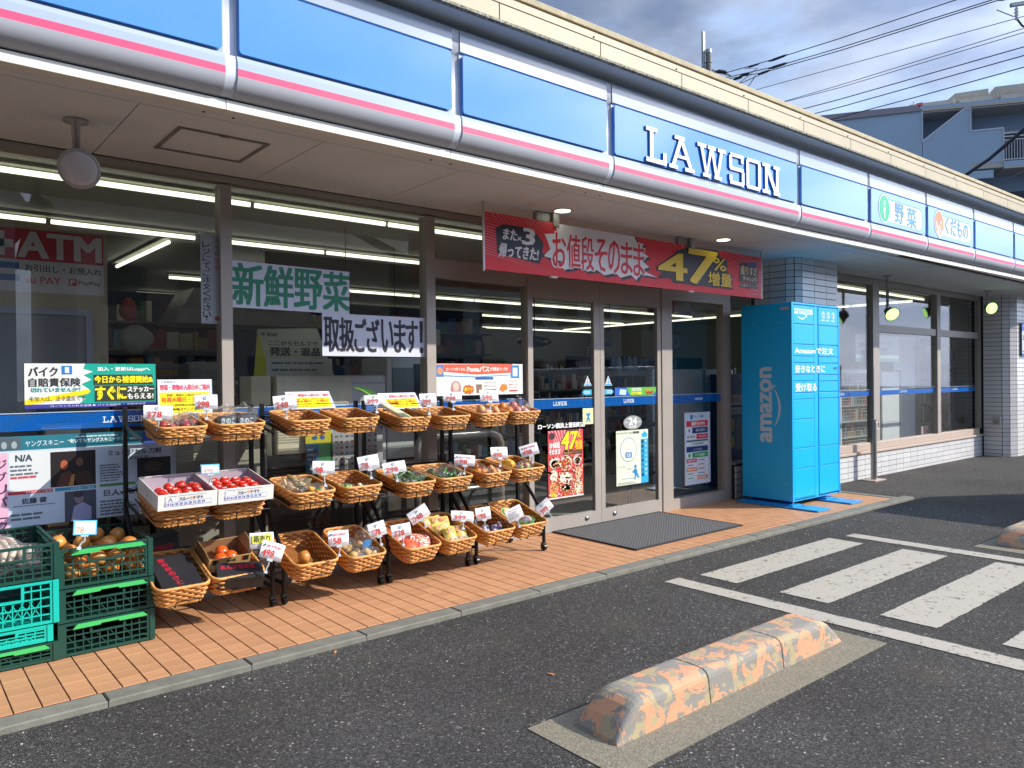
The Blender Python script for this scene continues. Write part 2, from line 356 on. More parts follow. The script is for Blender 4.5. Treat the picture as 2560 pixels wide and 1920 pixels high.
# ---- tiled walkway: kerb and clay tiles
wk = thing('tiled_walkway', None, None); tag(wk, kind='structure'); 
bed = MB().box(-2.2, 8.33, 3.61, 4.86, -.028, -.004); bed.build('mortar_bed', M('tile_joint', '#4a2f22', .95), wk)
kb = MB().cbox(0, .601, 0, .112, -.12, 0, .006)
k0 = kb.build('kerb_stone', CONC, wk); k0.location = (-2.30, 3.503, 0)
for i in range(1, 18):
    c = dup(k0, wk); c.location = (-2.30+i*.605, 3.503, random.uniform(-.002, .001))
k1 = MB().cbox(0, .112, 0, .60, -.12, 0, .006).build('kerb_stone', CONC, wk); k1.location = (8.335, 3.62, 0)
dup(k1, wk).location = (8.335, 4.225, 0)
TILE = M('clay_tile', '#bd8b64', .62, var=.07, vscale=7, rnd=.085, bump=.25, bscale=90, col2=None)
tl = MB().cbox(.0026, .0974, .0005, .0995, -.02, 0, .0012)
t0 = None; cells = []
for i in range(-26, 79):
    for j in range(12): cells.append((.404+i*.1, 3.622+j*.1))
cells = [c for c in cells if c[0] > -2.2 and c[0] < 8.23]
vis = sorted([c for c in cells if c[0] > c[1]*.08-.05 and not (4.43 < c[0] < 5.75 and c[1] > 3.85)], key=lambda c: c[0]**2+c[1]**2)
near = set(vis[:298]); rest = MB()
for c in cells:
    if c in near:
        if t0 is None: t0 = tl.build('clay_tile', TILE, wk); o = t0
        else: o = t0.copy(); COL.objects.link(o)
        o.location = (c[0], c[1], random.uniform(-.0006, .0004))
    else:
        z = random.uniform(-.0006, .0004); rest.add([(v[0]+c[0], v[1]+c[1], v[2]+z) for v in tl.v], tl.f)
tag(rest.build('clay_tiles', TILE, wk), kind='stuff')

# ================================================================ shop building
ST = thing('convenience_store', 'long single-storey shop with glass front and cream parapet', 'store', (0, 4.8, 0))
ST.location = (0, 0, 0)
INW = M('interior_wall', '#9c9f99', .8); INC = M('interior_ceiling', '#d3d6d2', .8); INF = M('shop_floor', '#a8a49a', .3, var=.1, vscale=2)
def dz(x): return .0078*max(0., x-6)
def warp(o):
    for v in o.data.vertices: v.co.z += dz(v.co.x+o.location.x)
    return o
GY = 4.80
sh = MB(); sh.box(-4, 18, 16.5, 16.7, -.03, 2.72); sh.box(-4.2, -4, 4.9, 16.7, -.03, 2.72); sh.box(16.8, 17, 4.7, 16.7, -.03, 2.72); sh.build('inner_wall', INW, ST)
MB().box(-4, 17, 4.87, 16.5, -.028, -.002).build('floor', INF, ST)
MB().box(-4, 17, 4.87, 16.5, 2.72, 2.80).build('ceiling', INC, ST)
MB().box(-4.2, 17, 3.62, 16.7, 3.02, 3.30).build('roof_slab', DARKWALL, ST)
MB().box(-4, 17, 4.795, 4.87, 2.606, 3.01).build('lintel_wall', DARKWALL, ST)
# glazing: head, sill, mullions, door frames
fm = MB(); fm.box(-4, 7.06, 4.755, 4.835, 2.56, 2.6); fm.build('head_frame', BRONZE, ST)
for a, b in ((-.93, -.86), (1.64, 1.71), (3.155, 3.235)):
    mm = MB().box(a, b, 4.75, 4.845, 0, 2.545); mm.build('mullion', BRONZE, ST)
for a, b in ((4.16, 4.212), (5.905, 6.062), (6.93, 7.06)): MB().box(a, b, 4.755, 4.845, 0, 2.545).build('mullion', BRONZE, ST)
MB().box(3.235, 4.16, 4.76, 4.84, 2.093, 2.235).build('transom', BRONZE, ST)
MB().box(4.212, 5.905, 4.745, 4.84, 2.19, 2.30).build('transom', BRONZE, ST)
MB().box(6.062, 6.93, 4.755, 4.84, 2.09, 2.235).build('transom', BRONZE, ST)
for a, b in ((-4, -.93), (-.86, 1.64), (1.71, 3.155), (3.235, 4.16), (6.062, 6.93)):
    MB().box(a, b, 4.755, 4.84, -.002, .105).build('bottom_rail', BRONZE, ST)
def pane(x0, x1, z0, z1, y=4.797): return MB().box(x0, x1, y, y+.006, z0, z1).build('window_pane', GLASS, ST)
pane(-4, -.93, .105, 2.545); pane(-.86, 1.64, .105, 2.545); pane(1.71, 3.155, .105, 2.545); pane(3.235, 4.16, .105, 2.093); pane(3.235, 4.16, 2.235, 2.545)
pane(6.062, 6.93, .115, 2.09); pane(4.212, 5.905, 2.30, 2.545); pane(6.062, 6.93, 2.235, 2.545)
for x0, x1, st in ((4.212, 5.036, 1), (5.04, 5.905, 0)):
    d = bpy.data.objects.new('sliding_door', None); COL.objects.link(d); d.parent = ST
    y = 4.785; b = MB(); b.box(x0, x1, y-.02, y+.02, .003, .125); b.box(x0, x1, y-.02, y+.02, 2.0, 2.188)
    w0, w1 = (.012, .078) if st else (.05, .06); b.box(x0, x0+w0, y-.02, y+.02, .125, 2.0); b.box(x1-w1, x1, y-.02, y+.02, .125, 2.0)
    b.build('door_frame', BRONZE, d)
    MB().box(x0+w0, x1-w1, y-.003, y+.003, .125, 2.0).build('glass_pane', GLASS, d)
    q = MB().lathe([(0, 0), (.022, 0), (.022, .006), (0, .008)], 16, tr=Matrix.Rotation(PI/2, 3, 'X')); o = q.build('lock', M('steel', '#c9c9c6', .25, .9), d)
    o.location = ((x1-.19) if st else (x0+.17), y-.021, .072)
# auto door sensor
s = thing('door_sensor', 'small bronze motion sensor over the sliding doors', 'sensor'); b = MB().box(4.93, 5.13, 4.68, 4.745, 2.225, 2.29); b.build('housing', BRONZE, s, bevel=.006); MB().box(4.96, 5.10, 4.676, 4.682, 2.228, 2.25).build('lens', DARKM, s)
# blue film stripes on the glass
LAW = {}
def band(x0, x1, z0, z1, y, n=6, pale=True):
    h = (z1-z0)/n; mb = MB()
    for i in range(n): mb.box(x0, x1, y-.0012, y, z0+i*h, z0+i*h+h*.8)
    mb.build('blue_film_stripe', BAND, ST)
    if pale: MB().box(x0, x1, y-.0014, y, z1+.004, z1+.009).build('thin_film_line', pm('#9fb6d8'), ST)
band(-.85, 1.30, 1.07, 1.158, 4.793, 9); band(1.30, 1.635, 1.06, 1.16, 4.793); band(1.72, 3.15, 1.055, 1.15, 4.793); band(3.24, 4.155, 1.06, 1.15, 4.793)
band(4.225, 4.955, 1.062, 1.138, 4.78); band(5.095, 5.84, 1.062, 1.138, 4.78); band(6.065, 6.925, 1.058, 1.137, 4.793)
def slab(fr, x0, z0, x1, z1, parent, mat, d0=0, d1=.0006, ms=None):
    # the shop's slab-serif word, drawn from strokes
    W = (x1-x0)/6.0; H = z1-z0; mb = MB(); k = .13*H; sw = .17*W*1.05
    def poly(P, ox, wd): mb.prism([(x0+ox+a*wd, z0+b*H) for a, b in P], fr, d0, d1, 0, ms)
    R = lambda a, b, c, d: [(a, b), (c, b), (c, d), (a, d)]
    lets = 'LAWSON'; wid = [.9, 1.18, 1.42, .82, .82, 1.06]; tot = sum(wid); x = 0
    for ch, wd in zip(lets, wid):
        wv = wd/tot*(x1-x0); ww = wv*.88; t = .125*(x1-x0)/6/ww; hs = .115
        if ch == 'L': S = [R(.2, 0, .2+t, 1), R(.02, 1-hs, .55, 1), R(.02, 0, 1, hs*1.15), R(1-t, hs*1.15, 1, .36)]
        elif ch == 'A':
            S = [R(.22, 1-hs, .62, 1), [(.10, hs), (.10+t, hs), (.53, 1-hs), (.53-t*1.1, 1-hs)], [(.42, 1-hs), (.42+t*1.1, 1-hs), (.92, hs), (.92-t*1.1, hs)], R(.27, .34, .72, .34+hs*.8), R(0, 0, .34, hs), R(.62, 0, 1, hs)]
        elif ch == 'W':
            S = [R(0, 1-hs, .30, 1), R(.36, 1-hs, .64, 1), R(.72, 1-hs, 1, 1), [(.09, 1-hs), (.09+t, 1-hs), (.33+t*.3, 0), (.33-t*.5, 0)], [(.29, hs), (.29+t*.3, 0), (.52, 1-hs), (.52-t*.9, 1-hs)], [(.46, 1-hs), (.46+t*.9, 1-hs), (.73, 0), (.73-t, 0)], [(.66, hs), (.70+t*.2, 0), (.90, 1-hs), (.90-t, 1-hs)], R(.18, 0, .44, hs), R(.58, 0, .85, hs)]
        elif ch == 'S': S = [R(.08, 1-hs, .95, 1), R(.95-t, .74, .95, 1-hs), R(0, .5, t, 1-hs*.8), R(.05, .45, .95, .45+hs), R(1-t, .06, 1, .47), R(.05, 0, .95, hs), R(0, hs, t, .30)]
        elif ch == 'O': S = [R(.06, 1-hs, .94, 1), R(.06, 0, .94, hs), R(0, .06, t, .94), R(1-t, .06, 1, .94)]
        else: S = [R(0, 1-hs, .42, 1), R(0, 0, .42, hs), R(.14, hs, .14+t, 1-hs), R(.62, 1-hs, 1, 1), R(.62, 0, 1, hs), R(.76, hs, .76+t, 1-hs), [(.16, 1-hs), (.16+t*1.4, 1-hs), (.9, 0), (.9-t*1.4, 0)]]
        for j, q in enumerate(S):
            mb.prism([(x0+x+a*ww, z0+b*H) for a, b in q], fr, d0, d1+.00015*j, 0, ms)
        x += wv
    return mb.build('lettering', mat, parent)
F0 = frame((0, 4.7925, 0))
for a, b, zz in ((.98, 1.215, 1.098), (4.46, 4.625, 1.085), (5.36, 5.51, 1.085)):
    slab(frame((0, 4.7915 if a < 4 else 4.7785, 0)), a, zz, b, zz+.034, ST, pm('#e6ebf2'))
MB().box(6.47, 6.60, 4.789, 4.7905, 1.085, 1.105).build('white_label', pm('#b9c6dd'), ST)

# ---- soffit boards
MB().box(-4, 17, 3.66, 3.765, 2.606, 2.64).build('soffit_border', SOFF, ST); 
x = -3.635+.002
while x < 12:
    o = MB().box(x+.003, x+.915-.003, 3.77, 4.752, 2.606, 2.62).build('soffit_panel', SOFF, ST); x += .915
MB().box(12.84, 17, 3.77, 4.752, 2.606, 2.62).build('soffit_panel', SOFF, ST)
MB().box(-4, 17, 3.60, 4.79, 2.622, 2.66).build('soffit_backing', M('dark_gap', '#2c2724', .9), ST)
# access hatch
hb = MB()
for a, b, c, d in ((1.175, 1.645, 3.98, 3.998), (1.175, 1.645, 4.40, 4.418), (1.175, 1.193, 3.998, 4.40), (1.627, 1.645, 3.998, 4.40)): hb.box(a, b, c, d, 2.598, 2.605)
hb.box(1.38, 1.42, 3.975, 3.99, 2.592, 2.598); hb.build('ceiling_hatch', M('hatch_frame', '#8f8a86', .5, .3), ST)
for i, (x, y) in enumerate(((4.05, 4.21), (6.12, 4.19))):
    t = thing('recessed_downlight', ('lit round downlight in the soffit left of the banner\'s middle', 'lit round downlight in the soffit above the banner\'s right half')[i], 'light', (x, y, 2.606), 'lit downlights in the soffit')
    MB().lathe([(.062, 0), (.082, -.004), (.084, 0), (.062, .002)], 24).build('rim', M('lamp_rim', '#cfc9c3', .4), t)
    MB().lathe([(0, -.0035), (.061, -.0035), (.061, -.001), (0, -.001)], 20).build('bulb', M('lit_diffuser', '#ffffff', .5, emit='#f2ffe2', estr=1.5), t)

# ---- fascia with its sign panels
FS = thing('shop_fascia', 'blue and white sign fascia with pink stripe along the eave', 'sign')
gx = [-3.7, -1.25, 1.276, 2.568, 3.852, 6.305, 7.643, 9.027, 10.447, 11.883, 13.35, 14.8, 16.2]
tr = None
RIB = M('pale_joint_metal', '#c3cad6', .4)
for i in range(len(gx)-1):
    a, b = gx[i], gx[i+1]; a2, b2 = a+.028, b-.028
    base = MB(); prof = [(3.535, 3.33), (3.532, 3.205), (3.548, 3.196), (3.548, 2.842), (3.530, 2.838), (3.518, 2.812), (3.516, 2.776), (3.516, 2.742), (3.520, 2.722), (3.532, 2.697), (3.552, 2.676), (3.580, 2.662), (3.602, 2.656)]
    vs = [(x, y, z) for x in (a2, b2) for y, z in prof]; n = len(prof)
    base.add(vs, [(k, n+k, n+k+1, k+1) for k in range(5)], 0, False); base.add(vs, [(k, n+k, n+k+1, k+1) for k in (5,)], 0); base.add(vs, [(6, n+6, n+7, 7)], 1, False)
    base.add(vs, [(k, n+k, n+k+1, k+1) for k in range(7, n-1)], 2, True)
    bk = [(x, y+.04, z) for x, y, z in vs]
    for off in (0, n): base.add([vs[off+k] for k in range(n)]+[(vs[off+k][0], 3.60, vs[off+k][2]) for k in range(n)], [(k, k+1, n+k+1, n+k) for k in range(n-1)], 2)
    base.add([(a2, 3.535, 3.33), (b2, 3.535, 3.33), (b2, 3.60, 3.33), (a2, 3.60, 3.33)], [(0, 1, 2, 3)], 0)
    p = warp(base.build('sign_panel', [WHITEP, PINK, PALEP], FS))
    bl = MB(); fr = frame((0, 3.548, 0)); bl.prism(rr(a2+.012, 2.852, b2-.012, 3.188, .018), fr, 0, .024, 0)
    warp(bl.build('blue_face', [BLUEP], p, bevel=.004))
    jt = MB(); jv = [(y+.007, z) for y, z in prof]; jt.add([(x, y, z) for x in (b-.028, b+.028) for y, z in jv], [(k, n+k, n+k+1, k+1) for k in range(n-1)], 0, True)
    warp(jt.build('joint_cover', RIB, p))
    warp(MB().box(a+.001, b-.001, 3.598, 3.66, 2.602, 2.65).build('eave_trim', TRIM, p, bevel=.003))
    for q in (a+.07, b-.07): 
        sc = MB().lathe([(0, 0), (.007, 0), (.007, .003), (0, .003)], 8); o = sc.build('screw', DARKM, p); o.location = (q, 3.70, 2.603+dz(q))
    if i == 4:
        fr2 = frame((0, 3.524, 0)); o = slab(fr2, 4.20, 2.858, 6.0, 3.108, p, [M('sign_letter_white', '#dfe4ea', .25), M('letter_side_blue', '#4785c6', .3)], 0, .014, ms=1)
    if i in (6, 7):
        o0, o1, oz0, oz1, pr, tx, col = ((7.845, 8.10, 2.872, 3.158, 8.915, None, '#15b184'), (9.23, 9.49, 2.878, 3.172, 10.335, None, '#f0825a'))[i-6]
        pr_ = Print(frame((0, 3.5235, dz((a+b)/2))), p); cx = (o0+o1)/2
        pill = rr(cx, 2.905, pr, 3.125, .09, 6); pr_.poly(pill, '#2565a6', 1); pr_.poly([(x-.008, z-.008) for x, z in rr(cx, 2.905, pr-.008, 3.125, .085, 6)], '#dde2e8', 2)
        pr_.poly(ell(cx+.007, (oz0+oz1)/2+.006, (o1-o0)/2+.008, (oz1-oz0)/2+.006), '#2565a6', 3); pr_.poly(ell(cx, (oz0+oz1)/2, (o1-o0)/2+.004, (oz1-oz0)/2+.004), '#e8edf0', 4); pr_.poly(ell(cx, (oz0+oz1)/2, (o1-o0)/2-.008, (oz1-oz0)/2-.008), col, 5)
        if i == 6:
            pr_.poly([(cx-.024, 3.03), (cx+.024, 3.03), (cx+.012, 2.94), (cx, 2.905), (cx-.012, 2.94)], '#eef2ee', 6)
            for q in (-1, 0, 1): pr_.poly([(cx+q*.008-.004, 3.045), (cx+q*.008+.004, 3.045), (cx+q*.03+.003, 3.10), (cx+q*.03-.003, 3.10)], '#eef2ee', 6)
            pr_.rect(cx-.006, 2.985, cx+.02, 2.99, col, 7); pr_.rect(cx-.004, 2.965, cx+.016, 2.969, col, 7)
            pr_.text('野', 8.215, 2.905, 8.425, 3.108, '#4a93d8', 6, .004); pr_.text('菜', 8.51, 2.90, 8.74, 3.105, '#4a93d8', 6, .004)
        else:
            for q in range(3):
                P = [(cx+.06-.13*t+.015*q-.02, 3.02-.05*q-.16*math.sin(t*PI)*.5+.01) for t in [k/8 for k in range(9)]]
                pr_.poly(P+[(x+.003, z+.018+.014*math.sin(j/8*PI)) for j, (x, z) in reversed(list(enumerate(P)))], '#f7ede6', 6)
            pr_.rect(cx+.045, 3.02, cx+.065, 3.06, '#f7ede6', 7)
            pr_.text('くだもの', 9.53, 2.925, 10.23, 3.12, '#4a93d8', 6, .004)
        o = pr_.done()

# ---- parapet above the fascia
for i in range(22):
    x0 = -4+.022+.845*i; dzz = .0085
    if x0 > 15: break
    o = MB().box(x0+.003, x0+.842, 3.40, 3.44, 3.40, 3.492).build('parapet_panel', CREAM, ST, bevel=.002)
    for v in o.data.vertices: v.co.z += .0085*(v.co.x-3)
    sc = MB().ball((0, 0, 0), .006, n=6, k=4).build('rivet', DARKM, ST); sc.location = (x0+.78, 3.396, 3.515+.0085*(x0-3))
def long_part(name, y0, y1, z0, z1, mat, bevel=0):
    o = MB().box(-4, 16, y0, y1, z0, z1).build(name, mat, ST, bevel=bevel)
    for v in o.data.vertices: v.co.z += .0085*(v.co.x-3)
    return o
long_part('parapet_cap', 3.398, 3.44, 3.496, 3.541, CREAM, .002)
long_part('parapet_groove', 3.425, 3.50, 3.541, 3.553, M('shadow_gap', '#6b6355', .8))
long_part('coping', 3.395, 3.60, 3.553, 3.594, M('weathered_coping', '#b0a588', .8, var=.14, vscale=14, bump=.4, bscale=60), .006)
long_part('drip_edge', 3.396, 3.43, 3.384, 3.398, M('mossy_edge', '#a9a899', .9, col2='#5d5d50', vscale=45, bump=.8, bscale=150))
o = MB().add([(-4, 3.43, 3.386), (16, 3.43, 3.386), (16, 3.60, 3.372), (-4, 3.60, 3.372), (-4, 3.60, 3.30), (16, 3.60, 3.30)], [(0, 3, 2, 1), (3, 4, 5, 2)]).build('parapet_underside', M('grey_underside', '#d3dade', .6), ST)
for v in o.data.vertices: v.co.z += .0085*(v.co.x-3)
o = MB().box(-4, 16, 3.44, 3.62, 3.392, 3.58).build('parapet_core', DARKWALL, ST)
for v in o.data.vertices: v.co.z += .0085*(v.co.x-3)

# ---- tiled pillars, plinth and right-hand windows
def tile_wall(parent, path, z0, z1, th, tw, rnd_lim=None, thick=.008, skip=None, name='wall_tile', startoff=0):
    # courses of glazed tiles following a plan path; each tile its own object
    seg = [(V(path[i]), V(path[i+1])) for i in range(len(path)-1)]
    nz = int(round((z1-z0)/th)); cnt = 0; cache = {}
    for a, b in seg:
        Ls = (b-a).length; n = max(1, int(round(Ls/tw))); w = Ls/n; u = (b-a).normalized()
        key = round(w, 4)
        if key not in cache: cache[key] = MB().cbox(.003, w-.003, .003, th-.003, 0, thick, .0015)
        nrm = V((u.y, -u.x, 0))
        mtx = Matrix((( u.x, 0, nrm.x), (u.y, 0, nrm.y), (0, 1, 0)))
        proto = None
        for i in range(n):
            for k in range(nz):
                p = a+u*(i*w)
                if proto is None:
                    proto = cache[key].build(name, TILEW, parent); o = proto; me = proto.data
                else: o = proto.copy(); COL.objects.link(o)
                o.matrix_local = Matrix.Translation((p.x, p.y, z0+k*th)) @ mtx.to_4x4(); cnt += 1
    return cnt
WY = 4.70
pl = bpy.data.objects.new('tiled_pillar', None); COL.objects.link(pl); pl.parent = ST
def arc(cx, cy, r, a0, a1, n): return [(cx+r*math.cos(a0+(a1-a0)*i/n), cy+r*math.sin(a0+(a1-a0)*i/n)) for i in range(n+1)]
plan = [(7.60, 4.80), (7.60, 4.42)]+arc(7.72, 4.42, .12, PI, 1.5*PI, 1)[1:]+[(8.50, 4.30)]
MB().prism([(7.61, 4.85), (7.61, 4.42), (7.725, 4.31), (8.49, 4.31), (8.49, 4.85)], frame((0, 0, 0), (1, 0, 0), (0, 1, 0)), -.03, 2.604, 0).build('core', GROUT, pl)
seg1 = [(7.60, 4.80, 0), (7.60, 4.42, 0)]; tile_wall(pl, seg1, 1.62, 2.60, .0705, .25)
tile_wall(pl, [(7.60, 4.42, 0), (7.635, 4.335, 0), (7.72, 4.30, 0)], 1.62, 2.60, .0705, .18)
tile_wall(pl, [(7.72, 4.30, 0), (8.50, 4.30, 0)], 1.62, 2.60, .0705, .26)
# low tiled nib beside the door
nb = bpy.data.objects.new('tiled_nib', None); COL.objects.link(nb); nb.parent = ST
MB().box(7.07, 7.60, 4.735, 4.85, -.03, .37).build('core', GROUT, nb)
tile_wall(nb, [(7.07, 4.727, 0), (7.60, 4.727, 0)], .002, .36, .0705, .19)
MB().box(7.062, 7.60, 4.71, 4.86, .372, .392).build('sill', BRONZE, nb)
pane(7.07, 7.59, .392, 2.545)
# right windows
rw = [(8.5, 8.98), (8.98, 10.16), (10.30, 12.18), (12.30, 14.0)]
fm = MB(); fm.box(8.5, 14.2, WY-.04, WY+.04, 2.52, 2.60); fm.build('head_frame', BRONZE, ST)
for a, b in ((10.18, 10.36), (12.28, 12.40), (14.05, 14.2)): warp(MB().box(a, b, WY-.045, WY+.045, .35, 2.52).build('mullion', BRONZE, ST))
MB().box(10.36, 12.28, WY-.03, WY+.03, 1.90, 2.0).build('transom', BRONZE, ST); MB().box(12.40, 14.05, WY-.03, WY+.03, 1.90, 2.0).build('transom', BRONZE, ST)
PE = M('beige_sill', '#b7a598', .5, .1)
MB().box(9.2, 13.95, WY-.055, WY+.04, .33, .425).build('window_sill', PE, ST, bevel=.004)
MB().box(8.5, 14.1, WY-.085, WY+.04, .295, .328).build('sill_plate', PE, ST, bevel=.004)
for a, b, c, d in ((8.52, 10.18, .34, 2.52), (10.36, 12.28, .425, 1.90), (12.40, 14.05, .425, 1.90), (10.36, 12.28, 2.0, 2.52), (12.40, 14.05, 2.0, 2.52)):
    MB().box(a, b, WY, WY+.006, c, d).build('window_pane', GLASS, ST)
band(9.2, 10.17, 1.045, 1.12, WY-.004, 1); band(10.37, 12.27, 1.045, 1.125, WY-.004, 1); band(12.41, 13.9, 1.04, 1.118, WY-.004, 1)
slab(frame((0, WY-.006, 0)), 11.05, 1.07, 11.3, 1.10, ST, pm('#c9d8ea')); slab(frame((0, WY-.006, 0)), 12.95, 1.07, 13.15, 1.10, ST, pm('#c9d8ea')); slab(frame((0, WY-.006, 0)), 9.25, 1.065, 9.45, 1.095, ST, pm('#c9d8ea'))
pn = bpy.data.objects.new('tiled_plinth', None); COL.objects.link(pn); pn.parent = ST
MB().box(8.45, 14.2, WY-.045, WY+.06, -.14, .295).build('core', GROUT, pn)
tile_wall(pn, [(8.5, WY-.052, 0), (14.05, WY-.052, 0)], -.062, .29, .0705, .235)
pr2 = bpy.data.objects.new('tiled_pillar', None); COL.objects.link(pr2); pr2.parent = ST
px = 14.05
MB().prism([(px+.01, 4.85), (px+.01, 4.35), (px+.10, 4.25), (px+.2, 4.21), (17, 4.16), (17, 4.85)], frame((0, 0, 0), (1, 0, 0), (0, 1, 0)), -.14, 2.66, 0).build('core', GROUT, pr2)
tile_wall(pr2, [(px, 4.62, 0), (px, 4.35, 0)], -.062, 2.62, .0705, .27)
tile_wall(pr2, [(px, 4.35, 0), (px+.06, 4.26, 0), (px+.19, 4.20, 0)], -.062, 2.62, .0705, .13)
tile_wall(pr2, [(px+.19, 4.20, 0), (px+.95, 4.17, 0)], -.062, 2.62, .0705, .235)
# ================================================================ parcel locker
LB = M('locker_blue', '#00aef2', .32, spec=.5, var=.015, vscale=3)
t = thing('parcel_locker', 'tall bright blue parcel locker standing on the walkway by the tiled pillar', 'locker', (7.0, 4.02, 0))
lx = lambda x: x-7.0
MB().box(.0, .965, 0, .565, .06, 2.06).build('body', M('locker_side', '#00a8e6', .4, var=.02, vscale=2), t, bevel=.006)
cols = [(.035, .435, [2.035, 1.845, 1.64, 1.52, 1.453, 1.335, 1.267, 1.148, 1.083, .882, .588, .382, .085], True), (.53, .94, [2.035, 1.845, 1.64, 1.517, 1.45, 1.33, 1.262, 1.15, 1.082, .583, .381, .08], True)]
for x0, x1, zs, _ in cols:
    for i in range(len(zs)-1):
        MB().box(x0, x1, -.010, 0, zs[i+1]+.004, zs[i]-.004).build('locker_door', LB, t, bevel=.0025)
MB().box(.445, .52, -.006, 0, .07, 2.04).build('centre_strip', LB, t, bevel=.002)
MB().box(.0, .965, -.012, 0, 2.042, 2.06).build('top_rail', LB, t, bevel=.002); MB().box(.0, .028, -.012, 0, .06, 2.042).build('side_rail', LB, t); MB().box(.947, .965, -.012, 0, .06, 2.042).build('side_rail', LB, t)
MB().box(.01, .955, .0, .01, .055, .075).build('bottom_rail', LB, t)
fr = frame((0, -.0102, 0)); P = Print(fr, t)
W_ = '#f4f6f7'
P.text('amazon', .055, 1.945, .405, 2.0, W_, 1, .0012)
def smile(P, x0, z0, wd, dp, th, c, l=1):
    k = 14; up = [(x0+wd*i/k, z0-dp*math.sin(PI*i/k)) for i in range(k+1)]; lo = [(x+0, z-th*math.sin(PI*i/k)**.6) for i, (x, z) in enumerate(up)]
    P.poly(up+lo[::-1], c, l); P.poly([(x0+wd-th*1.6, z0+th*.2), (x0+wd+th*1.2, z0+th*1.0), (x0+wd+th*.7, z0-th*1.6), (x0+wd+th*.2, z0-th*.1)], c, l)
smile(P, .115, 1.928, .17, .022, .013, W_)
P.text('Amazonで注文', .06, 1.545, .835, 1.612, W_, 1, .002); P.text('好きなときに', .066, 1.352, .655, 1.43, W_, 1, .0022); P.text('受け取る', .07, 1.162, .48, 1.245, W_, 1, .0022)
for i in range(3):
    cx = .63+.105*i; P.poly(ell(cx, 1.955, .036, .036), W_, 1); P.poly(ell(cx, 1.955, .031, .031), '#1d97d6', 2); P.rect(cx-.015, 1.935, cx+.015, 1.975, W_, 3); P.rect(cx-.009, 1.945, cx+.009, 1.966, '#1d97d6', 4); P.lines(cx-.04, 1.89, cx+.04, 1.908, 2, W_, 2, i)
P.rect(.84, 1.385, .925, 1.41, '#0f6ea8', 1); P.rect(.845, 1.39, .875, 1.405, '#1f4b66', 2)
P.done()
fs = frame((-.0008, .565, .06), (0, 0, 1), (0, 1, 0)); fs = frame((-.0008, 0, 0), (0, 0, 1), (0, 1, 0)); P2 = Print(fs, t)
G_ = '#b9cddb'
P2.text('amazon', .65, .215, 1.405, .345, G_, 1, .009)
k = 20; P2.poly([(.80+.40*i/k, .188-.05*math.sin(PI*i/k)) for i in range(k+1)]+[(.80+.40*i/k, .188-.05*math.sin(PI*i/k)-.026*math.sin(PI*i/k)**.6) for i in range(k, -1, -1)], G_, 1)
P2.poly([(1.165, .208), (1.225, .215), (1.225, .150), (1.205, .195)], G_, 1)
P2.poly([(2.0-.012, .02), (2.012, .02), (2.012, .11), (1.988, .11)], '#d2a9b4', 1)
for z, y in ((1.86, .09), (1.86, .42), (.24, .06), (.28, .42)): P2.poly(ell(z, y, .010, .006, 10), '#8fc0de', 1)
P2.done()
FT = M('locker_foot_blue', '#0b8fd8', .35)
for x in (-.07, .60):
    MB().box(x, x+.245, -.31, .60, .002, .016).build('foot_plate', FT, t, bevel=.002)
    MB().box(x+.0+.05, x+.20, -.02, .57, .016, .03).build('foot_pad', FT, t)
    b = MB(); b.tube([(x+.12, .02, .03), (x+.12, .02, .062)], .007, 6); b.tube([(x+.12, .5, .03), (x+.12, .5, .062)], .007, 6); b.build('levelling_bolt', M('steel', '#c9c9c6', .25, .9), t)

# ================================================================ banner
t = thing('hanging_banner', 'long red sale banner hung under the soffit over the doors', 'banner')
YB = 4.30
MB().box(3.355, 6.94, YB, YB+.012, 2.112, 2.528).build('board', M('banner_red', '#e3202f', .5, var=.03, vscale=2), t)
b = MB(); b.bar((3.352, YB+.006, 2.10), (3.352, YB+.006, 2.60), .014); b.bar((6.943, YB+.006, 2.11), (6.943, YB+.006, 2.60), .014)
b.build('side_rod', M('banner_rod', '#b9b5b5', .4, .4), t)
for x in (4.02, 5.75):
    q = MB(); q.box(x-.14, x, YB+.02, YB+.06, 2.535, 2.60); q.box(x+.01, x+.07, YB-.01, YB+.05, 2.50, 2.60); q.build('bracket', M('bracket_grey', '#9c9794', .5, .3), t)
    MB().box(x-.02, x+.05, YB-.008, YB+.02, 2.100, 2.113).build('clip', M('clip_white', '#d8d5d0', .5), t)
fr = frame((0, YB-.0004, 0)); P = Print(fr, t)
random.seed(5)
def clipq(x0, z0, x1, z1, w, c, l):
    z0 = min(max(z0, 2.113), 2.527); z1 = min(max(z1, 2.113), 2.527)
    P.poly([(x0, z0), (x1, z1-w/2), (x1, min(z1+w/2, 2.527))], c, l)
for i in range(16):   # speed lines, left fan
    z = 2.53-i*.02; P.poly([(3.36, z-.004), (3.36, z), (3.6+.02*i+random.uniform(0, .15), z-.03-.004*i)], '#e79aa4', 1)
for i in range(14):
    x = 3.42+i*.045; P.poly([(x, 2.526), (x+.007, 2.526), (x+.11+.01*i, 2.43-.01*(i % 3))], '#e9a5ad', 1)
for i in range(26):
    a = PI/2-(i-8)*.09; cx, cz = 5.75, 2.30; c0, s0 = math.cos(a), math.sin(a); r1 = .42+random.uniform(0, .1)
    x1, z1 = cx+2.2*c0*.5, cz+.5*s0
    pts = [(cx+r1*c0*1.5, cz+.17*s0), (min(6.93, cx+c0*1.4), min(2.526, cz+.32*s0)), (min(6.93, cx+c0*1.4+.014), min(2.526, cz+.32*s0-.004))]
    P.poly(pts, '#e58f9b', 1)
for i in range(18):
    z = 2.50-.021*i; P.poly([(6.93, z), (6.93, z+.005), (6.45+random.uniform(-.05, .12), 2.36+(z-2.36)*.7)], '#e79ba6', 1)
